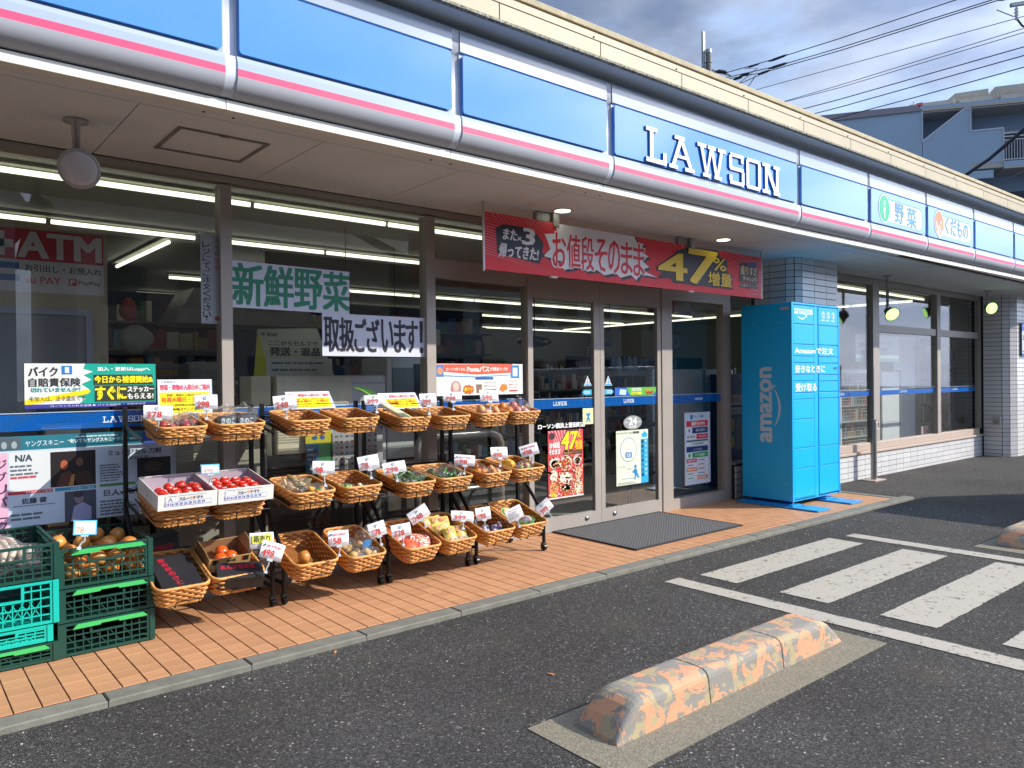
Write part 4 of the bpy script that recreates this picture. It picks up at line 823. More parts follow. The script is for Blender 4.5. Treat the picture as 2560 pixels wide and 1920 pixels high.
# ================================================================ wicker baskets
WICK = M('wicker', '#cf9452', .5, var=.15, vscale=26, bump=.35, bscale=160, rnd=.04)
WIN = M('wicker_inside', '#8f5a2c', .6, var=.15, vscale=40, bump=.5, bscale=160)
def rrect_pt(W, D, r, t):
    # point and outward normal along a rounded rectangle perimeter; t in metres
    segs = [('l', (r, 0), (W-r, 0)), ('a', (W-r, r), -PI/2), ('l', (W, r), (W, D-r)), ('a', (W-r, D-r), 0), ('l', (W-r, D), (r, D)), ('a', (r, D-r), PI/2), ('l', (0, D-r), (0, r)), ('a', (r, r), PI)]
    for s in segs:
        Ls = math.dist(s[1], s[2]) if s[0] == 'l' else r*PI/2
        if t <= Ls:
            f = t/Ls
            if s[0] == 'l':
                a, b = V(s[1]), V(s[2]); d = (b-a).normalized(); p = a.lerp(b, f); return p, V((d.y, -d.x))
            an = s[2]+f*PI/2; n = V((math.cos(an), math.sin(an))); return V(s[1])+n*r, n
        t -= Ls
    return V((r, 0)), V((0, -1))
def make_basket(W=.278, D=.385, H=.10):
    root = bpy.data.objects.new('wicker_basket', None); COL.objects.link(root)
    per = lambda w_, d_, r: 2*(w_-2*r)+2*(d_-2*r)+2*PI*r
    tap = .020; rows = 6; stakes = 38; r0 = .045
    b = MB()
    for k in range(rows):
        z = .020+k*(H-.030)/(rows-1); f = 1-z/H; ins = tap*f
        w_, d_ = W-2*ins, D-2*ins; L_ = per(w_, d_, r0); n = stakes*2; vs = []
        for i in range(n):
            t = L_*i/n; p, nr = rrect_pt(w_, d_, r0, t); off = .0052*math.cos(PI*(i/2+k))
            c = V((p.x+ins, p.y+ins, z)); nn = V((nr.x, nr.y, 0))
            for a in range(5): q = 2*PI*a/5; vs.append(c+nn*(off+.0048*math.cos(q))+V((0, 0, .0068*math.sin(q))))
        b.add(vs, [(i*5+a, ((i+1) % n)*5+a, ((i+1) % n)*5+(a+1) % 5, i*5+(a+1) % 5) for i in range(n) for a in range(5)], 0, True)
    # slanting border braid at the foot
    L_ = per(W-2*tap, D-2*tap, r0); n = 60
    for i in range(n):
        p, nr = rrect_pt(W-2*tap, D-2*tap, r0, L_*i/n); p2, n2 = rrect_pt(W-2*tap, D-2*tap, r0, (L_*(i+2.2)/n) % L_)
        b.bar((p.x+tap+nr.x*.004, p.y+tap+nr.y*.004, .002), (p2.x+tap+n2.x*.004, p2.y+tap+n2.y*.004, .019), .0075, .0065)
    b.build('woven_wall', WICK, root)
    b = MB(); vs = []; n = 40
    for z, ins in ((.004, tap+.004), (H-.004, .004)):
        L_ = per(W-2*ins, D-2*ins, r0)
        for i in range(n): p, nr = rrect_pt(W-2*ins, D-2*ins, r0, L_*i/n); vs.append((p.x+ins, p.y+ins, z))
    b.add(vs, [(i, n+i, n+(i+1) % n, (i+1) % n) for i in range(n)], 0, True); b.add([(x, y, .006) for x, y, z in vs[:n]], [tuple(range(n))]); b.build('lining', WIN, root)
    b = MB(); path = []; rs = []; L_ = per(W, D, r0); n = 72
    for i in range(n): p, nr = rrect_pt(W, D, r0, L_*i/n); path.append((p.x, p.y, H)); rs.append(.0075+.0012*(i % 2))
    b.tube(path, rs, 6, closed=True); b.build('rim', WICK, root)
    return root
BK0 = make_basket()
BK = {}
T_Z, M_Z, B_Z = 1.078, .662, .27
def tilt(front, back, d): return math.atan2(back, d)
rows = {
 'top': dict(y=4.225, z=1.080, h=.094, a=math.radians(8.6), d=.345, xs=[1.127, 1.425, 1.848, 2.182, 2.586, 2.903, 3.240, 3.543], zz=[0, .003, .004, .005, -.008, -.012, -.006, -.004], w=[.255, .28, .268, .268, .258, .27, .282, .286]),
 'middle': dict(y=4.17, z=.664, h=.10, a=math.radians(8.4), d=.385, xs=[1.093, 1.400, 1.838, 2.159, 2.577, 2.863, 3.228, 3.518], zz=[-.004, -.002, 0, .003, -.012, -.008, -.008, -.002], w=[.285, .285, .274, .274, .262, .283, .268, .30]),
 'bottom': dict(y=4.08, z=.27, h=.108, a=math.radians(17), d=.40, xs=[1.066, 1.348, 1.806, 2.145, 2.543, 2.845, 3.165, 3.466], zz=[-.005, .004, -.002, -.012, -.022, -.015, 0, .006], w=[.272, .285, .274, .258, .272, .262, .284, .288])}
ordn = ['first', 'second', 'third', 'fourth', 'fifth', 'sixth', 'seventh', 'last']
cont = {'top': ['red fruit', 'black-labelled bags', 'one flat pale packet', None, 'a long leek bag', 'a white paper packet', 'bagged peaches', 'pinkish fruit'],
        'middle': ['one tomato box', 'another tomato box', 'bags of mixed vegetables', 'two small vegetable packs', 'bagged dark greens', 'bagged green peppers', 'bagged oranges', 'yellow fruit and mixed bags'],
        'bottom': ['a lidded black carton', 'a brown persimmon box', 'a few yellow onions', 'bagged potatoes', 'red and orange bags', 'yellow snack pouches', 'purple striped tubes', 'a green net tray']}
SLOT = {}
first = True
for rn, q in rows.items():
    for i in range(8):
        if first: o = BK0; first = False
        else: o = dup(BK0)
        c = cont[rn][i]
        tag(o, f'wicker basket, {ordn[i]} from the left in the {rn} row, ' + (f'holding {c}' if c else 'empty'), 'basket', 'wicker baskets on the display racks')
        sx, sy, sz = q['w'][i]/.278, q['d']/.385, q['h']/.10
        mt = Matrix.Translation((q['xs'][i], q['y'], q['z']+q['zz'][i])) @ Matrix.Rotation(q['a'], 4, 'X') @ Matrix.Translation((0, 0, -q['h'])) @ Matrix.Diagonal((sx, sy, sz, 1))
        o.matrix_world = mt
        SLOT[rn[0]+str(i+1)] = (Matrix.Translation((q['xs'][i], q['y'], q['z']+q['zz'][i])) @ Matrix.Rotation(q['a'], 4, 'X') @ Matrix.Translation((0, 0, -q['h'])), q['w'][i], q['d'], q['h'])

# ================================================================ display racks
def make_rack(x0, x1, label, k):
    t = thing('display_rack', label, 'rack', (x0, 4.6, 0), 'black wheeled display racks along the window'); w_ = x1-x0
    def castor(x, y):
        c = bpy.data.objects.new('castor', None); COL.objects.link(c); c.parent = t; c.location = (x, y, 0)
        MB().tube([(-.011, 0, .027), (.011, 0, .027)], .026, 16).build('wheel', DARKM, c); MB().box(-.016, .016, -.013, .02, .045, .06).build('fork', M('castor_grey', '#4c4d50', .4, .5), c)
    for x in (0, w_):
        MB().bar((x, .02, .30), (x, .02, 1.185), .022, .028).build('upright', DARKM, t, bevel=.002)
        MB().tube([(x, .02, .62), (x, -.06, .52), (x, -.21, .36), (x, -.26, .315), (x, -.282, .27), (x, -.285, .20), (x, -.285, .055)], .0135, 10).build('leg', DARKM, t)
        MB().tube([(x, .02, .34), (x, .10, .20), (x, .12, .055)], .0125, 8).build('leg', DARKM, t)
        MB().bar((x, -.285, .12), (x, .12, .12), .012, .02).build('side_rail', DARKM, t)
        castor(x, -.285); castor(x, .12)
        for z, y1 in ((1.02, -.33), (.60, -.38)):
            MB().bar((x, .02, z+.06), (x, y1, z-.0), .010, .016).build('arm', DARKM, t)
    for z in (1.10, .72, .36): MB().bar((0, .02, z), (w_, .02, z), .012, .012).build('cross_bar', DARKM, t)
    MB().bar((0, -.16, .16), (w_, -.16, .16), .012, .012).build('cross_bar', DARKM, t)
    # wire cradles that carry the baskets
    for rn, ii in (('t', (2*k+1, 2*k+2)), ('m', (2*k+1, 2*k+2)), ('b', (2*k+1, 2*k+2))):
        for i in ii:
            m_, bw, bd, bh = SLOT[rn+str(i)]; inv = Matrix.Translation((-x0, -4.6, 0))
            pt = lambda x, y, z: inv @ (m_ @ V((x, y, z)))
            b = MB(); g = -.008
            if rn != 'b':
                zf = bh*.42
                b.tube([pt(-.006, bd, zf+.02), pt(-.006, .03, zf), pt(.02, g, zf), pt(bw+.01, g, zf), pt(bw+.018, g+.012, zf+.002)], .0032, 6)
                for q in (.38, .74): b.tube([pt(bw*q, g-.001, zf), pt(bw*q, g, zf-.035), pt(bw*q, .02, zf-.042), pt(bw*q, bd, -.006)], .0032, 6)
                b.tube([pt(.0, bd+.012, bh+.02), pt(.0, bd+.014, bh+.035), pt(bw*.8, bd+.014, bh+.035), pt(bw*.8, bd+.012, bh-.02)], .003, 6)
            else:
                b.tube([pt(bw*.36, .02, -.006), pt(bw*.36, g+.008, .0), pt(bw*.36, g, .035), pt(bw*.84, g, .035), pt(bw*.84, g+.008, 0), pt(bw*.84, .02, -.006)], .0032, 6)
                for q in (.2, .8): b.tube([pt(bw*q, .01, -.007), pt(bw*q, bd, -.007)], .0035, 6)
            b.build('wire_cradle', DARKM, t)
    return t
for k, (a, b_, lb) in enumerate(((1.055, 1.765, 'black wheeled display rack nearest the green crates, carrying the tomato boxes'), (1.835, 2.485, 'black wheeled display rack holding the onion and potato baskets at its foot'),
        (2.545, 3.19, 'black wheeled display rack with the yellow snack pouches at its foot'), (3.265, 3.915, 'black wheeled display rack nearest the sliding doors'))): make_rack(a, b_, lb, k)

# ================================================================ goods
def place(o, slot, x, y, z, rx=0, ry=0, rz=0):
    m_, bw, bd, bh = SLOT[slot]
    o.matrix_world = m_ @ Matrix.Translation((bw*x, bd*y, z)) @ Matrix.Rotation(rz, 4, 'Z') @ Matrix.Rotation(ry, 4, 'Y') @ Matrix.Rotation(rx, 4, 'X')
ONI = M('onion_skin', '#b9702c', .35, var=.12, vscale=9, col2='#cf9348', rnd=.05, spec=.5, coat=.2)
TOM = M('tomato_red', '#c9281a', .22, var=.1, vscale=6, rnd=.06, coat=.3); GRN = M('leaf_green', '#3f7a2b', .5); PGR = M('pale_green', '#9cc06a', .5)
POT = M('potato', '#c4a069', .75, var=.12, vscale=25); ORA = M('orange_peel', '#dd7d1a', .4, bump=.2, bscale=120); YEL = M('citrus_yellow', '#e3ab1f', .4, bump=.2, bscale=120)
PEA = M('peach', '#dd8a5c', .5, var=.15, vscale=14, col2='#e8b070'); WHT = M('packet_white', '#dfdcd4', .45); REDB = M('red_bag_print', '#d94a33', .35, col2='#e27a55', vscale=30); DKG = M('dark_green_veg', '#22401f', .4, var=.3, vscale=30, col2='#4b6b35')
def bag(name, label, slot, x, y, w, d, h, inner=(), group=None, neck=True, seed=1, z=.012, film=FILM, rz=0, lp=None, cat='bag', el=1):
    """A crumpled clear bag with produce inside; inner = [(material, radius, count)]"""
    t = thing(name, label, cat, (0, 0, 0), group); R = random.Random(seed)
    b = MB(); n, k = 16, 9; vs = []
    for i in range(k+1):
        f = i/k; rad = math.sin(PI*min(1, f*1.06+.02))**.55 if f < .8 else .33*(1-f)/.2+.07
        zz = h*(1-math.cos(PI*min(f/.82, 1)))/2 if f < .82 else h*(1+(f-.82)*1.6)
        if not neck and f >= .8: rad = .35*(1-f)/.2+.01; zz = h
        for j in range(n):
            a = 2*PI*j/n; q = 1+R.uniform(-.10, .10)
            vs.append((w/2*rad*q*math.cos(a), d/2*rad*q*math.sin(a), zz+R.uniform(-.05, .05)*h*(.3 if f < .1 else 1)))
    b.add(vs, [(i*n+j, (i+1)*n+j, (i+1)*n+(j+1) % n, i*n+(j+1) % n) for i in range(k) for j in range(n)], 0, False); b.build('film', film, t)
    for mi_, (mat, r, cnt) in enumerate(inner):
        for c in range(cnt):
            q = MB(); q.ball((0, 0, 0), r, n=10, k=7, dim=.12); o = q.build('piece', mat, t)
            ang = 2*PI*c/max(cnt, 1)+mi_; rr_ = (.24 if cnt > 1 else 0)*R.uniform(.8, 1.15)
            o.location = (w*rr_*math.cos(ang), d*rr_*math.sin(ang), r+.004+(r*.9 if c % 3 == 2 else 0)); o.rotation_euler = (R.uniform(-1, 1), R.uniform(-1, 1), R.uniform(0, 6)); o.scale = (1, 1, R.uniform(.85, 1.05)) if el == 1 else (.62, el, .62)
    if lp:  # printed label wrapped on the front of the bag
        col, txt, tc_ = lp; P = Print(frame((-w*.28, -d*.47, h*.30), (1, 0, .05), (0, .25, 1)), t); P.poly(rr(0, 0, w*.56, h*.42, .006), col, 1)
        if txt: P.text(txt, w*.05, h*.10, w*.5, h*.33, tc_, 2, .0008)
        P.done()
    place(t, slot, x, y, z, rz=rz); return t
# top row
for i, (x, y) in enumerate(((.30, .35), (.62, .40), (.84, .62))):
    bag('bag_of_fruit', ['clear bag of small red fruit at the front of the first top basket', 'clear bag of red fruit with a blue mark in the first top basket', 'clear bag of red fruit leaning at the back of the first top basket'][i], 't1', x, y, .12, .17, .095, [(M('dark_red_fruit', '#a3202c', .35, rnd=.1), .024, 6)], 'bags of red fruit in the first top basket', seed=i+1, z=.03)
BLK = M('black_film', '#1e2022', .3, var=.3, vscale=30, coat=.3)
for i, (x, y, w_) in enumerate(((.34, .45, .13), (.70, .42, .17))):
    t = bag('bag_of_vegetables', ['small clear bag with a black label, left in the second top basket', 'large clear bag with a black label and white script, right in the second top basket'][i], 't2', x, y, w_, .18, .13, [(BLK, .052 if i else .04, 2), (WHT, .02, 2)], 'black-labelled bags', seed=i+20, z=.03)
    P = Print(frame((-.05, -.075, .035), (1, 0, 0), (0, .3, 1)), t); P.poly(rr(0, 0, .10, .065, .01), '#202326', 1); P.text('きのこ', .012, .02, .088, .052, '#b8c4cc', 2, .0015); P.rect(.06, .006, .09, .014, '#3f8a4c', 2); P.done()
def packet(name, label, slot, x, y, w, d, h, mat, rz=0, rx=0, z=.02, cat='packet', group=None, txt=None):
    t = thing(name, label, cat, (0, 0, 0), group); b = MB(); n = 8; vs = []
    for j in range(n+1):
        for i in range(n+1):
            u, v_ = i/n, j/n; e = (math.sin(PI*u)*math.sin(PI*v_))**.5; vs.append((w*(u-.5), d*(v_-.5), h*e+.002+.003*math.sin(9*u+7*v_)))
    vs2 = [(x_, y_, -z_*.25) for x_, y_, z_ in vs]; m_ = (n+1)*(n+1)
    b.add(vs+vs2, [(j*(n+1)+i, j*(n+1)+i+1, (j+1)*(n+1)+i+1, (j+1)*(n+1)+i) for j in range(n) for i in range(n)]+[(m_+j*(n+1)+i, m_+(j+1)*(n+1)+i, m_+(j+1)*(n+1)+i+1, m_+j*(n+1)+i+1) for j in range(n) for i in range(n)], 0, True)
    b.build('wrapper', mat, t)
    if txt:
        P = Print(frame((-w/2, -d/2, h*.98), (1, 0, 0), (0, 1, 0)), t)
        for q in txt: P.poly(q[1], q[2], q[3]) if q[0] == 'p' else P.text(q[1], *q[2], q[3], 4, .0012)
        P.done()
    place(t, slot, x, y, z, rz=rz, rx=rx); return t
packet('vegetable_packet', 'flat pale packet lying in the third top basket', 't3', .42, .35, .15, .09, .03, M('pale_packet', '#c9c294', .35, var=.1), rz=-.5, z=.035)
t = thing('leek_bag', 'long bag of leeks with green tops leaning out of the fifth top basket', 'vegetables', (0, 0, 0)); 
for i in range(3):
    b = MB(); b.tube([(.0+.02*i, 0, 0), (-.12+.02*i, .17, .085), (-.17+.022*i, .24, .13)], [.014, .013, .011], 8); b.build('stalk', M('leek_white', '#d8dcc0', .4, col2='#c9d3a6', vscale=12), t)
    MB().tube([(-.17+.022*i, .24, .13), (-.22+.025*i, .30, .17), (-.27+.03*i, .33+.01*i, .19)], [.012, .009, .004], 7).build('green_top', GRN if i else M('leek_green', '#79a84e', .45), t)
place(t, 't5', .55, .18, .05)
packet('paper_packet', 'white paper packet lying in the sixth top basket', 't6', .38, .3, .13, .10, .022, WHT, rz=-.3, z=.04)
bag('bag_of_peaches', 'clear bag of peaches at the front of the seventh top basket', 't7', .45, .32, .15, .14, .075, [(PEA, .033, 4)], seed=31, z=.04, neck=False); bag('bag_of_peaches', 'smaller clear bag of peaches at the right of the seventh top basket', 't7', .80, .36, .10, .12, .065, [(PEA, .03, 3)], seed=32, z=.04, neck=False)
bag('bag_of_peaches', 'bag of oranges at the left of the last top basket', 't8', .20, .45, .13, .16, .075, [(ORA, .033, 4)], seed=33, z=.045, neck=False); bag('tied_fruit_bag', 'clear bag tied at the top with pinkish fruit in the last top basket', 't8', .60, .40, .17, .17, .115, [(M('pink_fruit', '#cc7f78', .4, var=.2, vscale=20), .036, 5)], seed=34, z=.04)
# middle row
GR2 = 'vegetable bags in the middle baskets'
bag('bag_of_vegetables', 'long crumpled bag of pale roots along the left of the third middle basket', 'm3', .22, .48, .12, .30, .075, [(M('pale_root', '#d8c3a0', .5), .022, 7)], seed=41, z=.05, neck=False, el=2.6)
bag('bag_of_vegetables', 'bag of vegetables with dark lettering at the back of the third middle basket', 'm3', .55, .66, .14, .15, .07, [(M('brownish_veg', '#a77a3c', .5, col2='#4c5a36', vscale=40), .03, 5)], seed=42, z=.05, neck=False, el=1.8)
bag('bag_of_vegetables', 'bag of colourful peppers at the front right of the third middle basket', 'm3', .68, .28, .16, .15, .065, [(YEL, .020, 4), (GRN, .018, 3), (ORA, .018, 3)], seed=43, z=.05, neck=False)
bag('vegetable_pack', 'small pack of green and brown vegetables at the left of the fourth middle basket', 'm4', .28, .30, .12, .11, .045, [(PGR, .02, 3), (M('mushroom', '#9a7658', .6), .02, 2)], seed=44, z=.045, neck=False); bag('vegetable_pack', 'small pale pack at the right of the fourth middle basket', 'm4', .70, .28, .11, .09, .035, [(M('pale_root', '#d8c3a0', .5), .016, 4)], seed=45, z=.045, neck=False)
bag('bag_of_greens', 'bag of long dark greens at the left of the fifth middle basket', 'm5', .35, .35, .16, .20, .06, [(DKG, .026, 6)], seed=46, z=.05, neck=False, el=2.6); bag('bag_of_greens', 'pointed bag of dark greens at the right of the fifth middle basket', 'm5', .76, .45, .12, .17, .075, [(DKG, .028, 5)], seed=47, z=.05, el=2.2)
bag('bag_of_peppers', 'bag of green peppers at the left of the sixth middle basket', 'm6', .25, .45, .15, .2, .08, [(M('green_pepper', '#3d6b2c', .25, rnd=.1, coat=.3), .028, 5)], seed=48, z=.045, neck=False, el=1.6); bag('bag_of_peppers', 'tall peaked bag of green peppers at the right of the sixth middle basket', 'm6', .62, .38, .17, .18, .10, [(M('green_pepper', '#3d6b2c', .25), .03, 5)], seed=49, z=.045, el=1.6)
bag('bag_of_oranges', 'bag of oranges at the left of the seventh middle basket', 'm7', .30, .45, .15, .2, .075, [(ORA, .034, 5)], seed=50, z=.05, neck=False); bag('bag_of_oranges', 'small bag of pale oranges at the right of the seventh middle basket', 'm7', .74, .33, .13, .13, .055, [(PEA, .024, 5)], seed=51, z=.05, neck=False)
o = thing('yellow_citrus', 'big yellow citrus lying at the left of the last middle basket', 'fruit'); MB().ball((0, 0, 0), .052, n=18, k=12, sc=(1.15, .9, .85), dim=.06).build('fruit', YEL, o); MB().lathe([(.006, .0), (.004, .006)], 8, (0, 0, .036)).build('stem', GRN, o); place(o, 'm8', .32, .52, .085)
bag('mixed_fruit_bag', 'clear bag of mixed small fruit at the front of the last middle basket', 'm8', .50, .30, .18, .13, .06, [(PGR, .02, 3), (M('pink_fruit', '#cc7f78', .4), .024, 3), (PEA, .02, 2)], seed=53, z=.05, neck=False); bag('mixed_fruit_bag', 'clear bag of green and yellow fruit at the right of the last middle basket', 'm8', .80, .42, .12, .13, .06, [(YEL, .02, 3), (PGR, .02, 2)], seed=54, z=.05, neck=False)
# bottom row
for i, (x, y, z) in enumerate(((.22, .17, .06), (.38, .14, .06), (.28, .17, .125), (.42, .28, .065))):
    o = thing('onion', 'yellow onion in the third basket of the bottom row', 'onion', group='loose onions in the third bottom basket'); b = MB(); b.lathe([(0, -.034), (.018, -.032), (.034, -.018), (.038, 0), (.034, .018), (.018, .032), (.006, .038), (.003, .043)], 16, sc=(1, 1)); b.build('bulb', ONI, o); place(o, 'b3', x, y, z, .3*i, .2, i)
for i, (x, y, h_, nk) in enumerate(((.30, .50, .10, False), (.48, .28, .085, False), (.72, .45, .15, True), (.72, .20, .08, False), (.35, .18, .07, False))):
    bag('bag_of_potatoes', ['bag of potatoes at the back of the fourth bottom basket', 'bag of potatoes with a blue label in the middle of the fourth bottom basket', 'tall tied bag of potatoes with a blue label in the fourth bottom basket', 'bag of potatoes at the front right of the fourth bottom basket', 'bag of potatoes at the front left of the fourth bottom basket'][i], 'b4', x, y, .115, .12, h_, [(POT, .028, 4)], 'bags of potatoes', nk, 60+i, .03, lp=('#2f7dc0', '', '#ffffff') if i in (1, 2) else None)
for i, (x, y, w_, m_) in enumerate(((.25, .65, .16, REDB), (.30, .25, .14, REDB), (.66, .35, .18, M('orange_red_print', '#e0512f', .3, col2='#f0c9b5', vscale=45)))):
    packet('snack_bag', ['pink and white printed bag at the back left of the fifth bottom basket', 'orange-red bag at the front of the fifth bottom basket', 'large red bag with white script in the fifth bottom basket'][i], 'b5', x, y, w_, .17, .06, m_, rz=.3-.4*i, rx=.35, z=.05, group='red printed bags', txt=[('t', 'りんご', (.03, .05, w_-.03, .11), '#f1e4e0')] if i == 2 else None, cat='bag')
YP = M('yellow_pouch', '#dcc463', .35, var=.05, vscale=8)
for i, (x, y, rz, z) in enumerate(((.16, .80, .2, .09), (.42, .72, .1, .08), (.62, .68, -.05, .075), (.28, .45, .15, .08), (.40, .26, .1, .085), (.72, .27, -.05, .085))):
    t = packet('snack_pouch', ['yellow snack pouch at the back left of the sixth bottom basket', 'yellow snack pouch at the back middle of the sixth bottom basket', 'yellow snack pouch at the back right of the sixth bottom basket', 'yellow snack pouch half covered in the sixth bottom basket', 'front left yellow pouch with a red fruit picture, sixth bottom basket', 'front right yellow pouch with a red fruit picture, sixth bottom basket'][i], 'b6', x, y, .105, .14, .028, YP, rz=rz, rx=.75, z=z, group='yellow snack pouches', cat='pouch',
        txt=[('t', 'ひと口', (.02, .085, .085, .125), '#b83a24'), ('p', ell(.06, .035, .030, .027), '#2f3a35', 2), ('p', ell(.045, .032, .026, .027), '#cf4a34', 3), ('p', ell(.063, .04, .012, .012), '#5d7a3c', 3)])
PUR = M('purple_wrap', '#8f86b4', .3)
for i in range(7):
    t = thing('striped_tube', 'purple and white striped tube in the seventh bottom basket', 'packet', group='purple striped tubes in the seventh bottom basket'); MB().tube([(0, -.05, 0), (0, .05, 0)], .017, 12).build('wrapper', PUR, t); b = MB()
    for k in range(3): b.tube([(0, -.035+.035*k-.006, 0), (0, -.035+.035*k+.006, 0)], .0176, 12)
    b.build('white_band', WHT, t); MB().ball((0, .0, .0165), .009, n=10, k=5, sc=(1, 1, .3)).build('red_dot', M('red_dot', '#b8324a', .4), t)
    place(t, 'b7', .18+.13*(i % 6), .25+.04*(i % 3)+(.3 if i == 6 else 0), .055+.012*(i % 2), rz=-.55)
t = thing('net_tray', 'pale green net tray of wrapped fruit in the last bottom basket', 'tray'); b = MB(); n = 24
for k in range(4):
    z = .012*k+.004; r = 1-.10*(3-k)/3; b.tube([(x, y, z) for x, y in [(.068*r*math.copysign(abs(math.cos(a))**.6, math.cos(a)), .045*r*math.copysign(abs(math.sin(a))**.6, math.sin(a))) for a in [2*PI*i/n for i in range(n)]]], .0022, 5, closed=True)
for i in range(n):
    a = 2*PI*i/n; x, y = math.copysign(abs(math.cos(a))**.6, math.cos(a)), math.copysign(abs(math.sin(a))**.6, math.sin(a)); b.bar((.061*x, .040*y, .002), (.069*x, .046*y, .044), .003)
b.build('net', M('net_green', '#7fcf8e', .4), t); MB().ball((0, 0, .035), .05, n=14, k=8, sc=(1.1, .75, .5)).build('wrapped_fruit', M('wrapped_pale', '#d9c8c0', .25, col2='#c98a84', vscale=25, coat=.4), t); place(t, 'b8', .55, .28, .055)
t = thing('fruit_punnet', 'green-rimmed punnet of sliced citrus at the back of the last bottom basket', 'punnet'); MB().lathe([(0, 0), (.035, 0), (.05, .03), (.053, .03)], 20).build('cup', M('net_green', '#7fcf8e', .4), t); MB().ball((0, 0, .03), .043, n=14, k=8, sc=(1, 1, .4)).build('fruit', M('citrus_slice', '#e0b84a', .35, col2='#e9e0b0', vscale=40), t); place(t, 'b8', .42, .72, .05, rx=.4)
packet('snack_pouch', 'small brown packet under the green net tray in the last bottom basket', 'b8', .28, .2, .10, .08, .02, M('brown_packet', '#b98a45', .4), z=.045, cat='pouch')

# ---- cardboard boxes
def carton(name, label, slot, x, y, w, d, h, mat, inside, rz=0, rx=0, z=.02, flaps=False, cat='box', mtx=None, wall=.005):
    t = thing(name, label, cat); b = MB()
    b.box(0, w, 0, d, 0, .004); b.box(0, w, 0, wall, .004, h); b.box(0, w, d-wall, d, .004, h); b.box(0, wall, wall, d-wall, .004, h); b.box(w-wall, w, wall, d-wall, .004, h)
    b.build('walls', mat, t, bevel=.001)
    MB().box(wall, w-wall, wall, d-wall, .005, .006).build('inner_floor', inside, t)
    q = MB(); q.box(wall, w-wall, wall, wall+.001, .006, h-.002); q.box(wall, w-wall, d-wall-.001, d-wall, .006, h-.002); q.box(wall, wall+.001, wall, d-wall, .006, h-.002); q.box(w-wall-.001, w-wall, wall, d-wall, .006, h-.002); q.build('inner_face', inside, t)
    if mtx is not None: t.matrix_world = mtx
    else: place(t, slot, x, y, z, rz=rz, rx=rx)
    return t
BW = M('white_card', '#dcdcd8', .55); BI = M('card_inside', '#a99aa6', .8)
for k, (x0, w_, lb, m0) in enumerate(((1.087, .298, 'white open box of tomatoes on the left of the rack, printed with numbers', 'm1'), (1.390, .305, 'white open box of tomatoes on the right of the rack, printed with numbers', 'm2'))):
    mt = Matrix.Translation((x0, 4.12, .664)) @ Matrix.Rotation(math.radians(9.5), 4, 'X')
    t = carton('tomato_box', lb, None, 0, 0, w_, .385, .080, BW, BI, mtx=mt); t['group'] = 'white tomato boxes'
    MB().box(.0, w_, .0, .012, .080, .0815).build('folded_edge', BW, t)
    P = Print(frame((0, -.0008, 0)), t); P.rect(.035, .055, .085, .0725, '#7f8894', 1); P.rect(.0365, .044, .0835, .0715, '#dedede', 2) ; P.text('A', .048, .046, .072, .066, '#6a7484', 3) if k == 0 else None
    P.rect(.033, .020, .033+.235, .044, '#7986b4', 1); P.rect(.0345, .0215, .2665, .0425, '#dadde6', 2)
    P.text('フルー', .105, .048, .155, .064, '#4a5568', 3, .0007); P.text('ツ', .158, .050, .172, .066, '#e09a4a', 3, .0007); P.text('トマト', .178, .049, .225, .066, '#4a5568', 3, .0007)
    for i, s_ in enumerate(('14', '16', '18', '20', '24', '28', '32', '35', '39')): P.text(s_, .038+i*.0225, .025, .054+i*.0225, .039, '#3a4fa0', 3, .0003)
    P.rect(.05, .073, .24, .0745, '#6a7080', 1); P.done()
    P = Print(frame((-.0008, .385, 0), (0, -1, 0), (0, 0, 1)), t); P.rect(.10, .06, .28, .0615, '#8a8f96', 1); P.rect(.19, .025, .20, .04, '#33363c', 1); P.done()
    R = random.Random(k+3); lay = [(.06+.061*i+R.uniform(-.004, .004), .07+.062*j+R.uniform(-.004, .004)) for j in range(4) for i in range(4)]
    for i, (x, y) in enumerate(lay):
        if R.random() < .1: continue
        o = thing('tomato', f'ripe red tomato in the {"left" if k == 0 else "right"} white box', 'tomato', group=f'tomatoes in the {"left" if k == 0 else "right"} white box')
        MB().ball((0, 0, 0), .031, n=16, k=10, sc=(1, 1, .86), dim=.16).build('flesh', TOM, o); MB().box(-.010, .010, -.006, .006, .0245, .026).build('sticker', M('tomato_sticker', '#e6b8a8', .4), o)
        o.matrix_world = mt @ Matrix.Translation((x, y, .036+R.uniform(0, .014))) @ Matrix.Rotation(R.uniform(-.5, .5), 4, 'X') @ Matrix.Rotation(R.uniform(-.4, .6), 4, 'Y')
BKC = M('black_carton', '#26262a', .5, var=.1, vscale=4, rnd=.04); BKI = M('black_carton_inside', '#3a3735', .8)
def lidded(label, mtx, w, d, h, txts, grp):
    t = thing('black_carton', label, 'box', group=grp); MB().box(0, w, 0, d, 0, h).build('carton', BKC, t, bevel=.002)
    MB().box(-.002, w+.002, -.002, d+.002, h-.012, h+.0015).build('lid', BKC, t, bevel=.001)
    P = Print(frame((0, 0, h+.002), (1, 0, 0), (0, 1, 0)), t)
    for i, ch in enumerate(txts[0]):
        P.text(ch, w*.20+.007*i, d*.80-i*.045, w*.20+.007*i+.032, d*.80-i*.045+.036, '#b3263a', 1, .0015) if txts[2] else P.text(ch, w*.08+i*(w*.13), d*.60, w*.08+i*(w*.13)+w*.10, d*.60+.035, '#b3263a', 1, .0015)
    P.done(); P = Print(frame((0, -.0024, 0)), t); P.text(txts[1], w*.35, h*.3, w*.85, h*.62, '#b3263a', 1, .0008); P.done(); t.matrix_world = mtx; return t
m1 = SLOT['b1'][0]; m2 = SLOT['b2'][0]
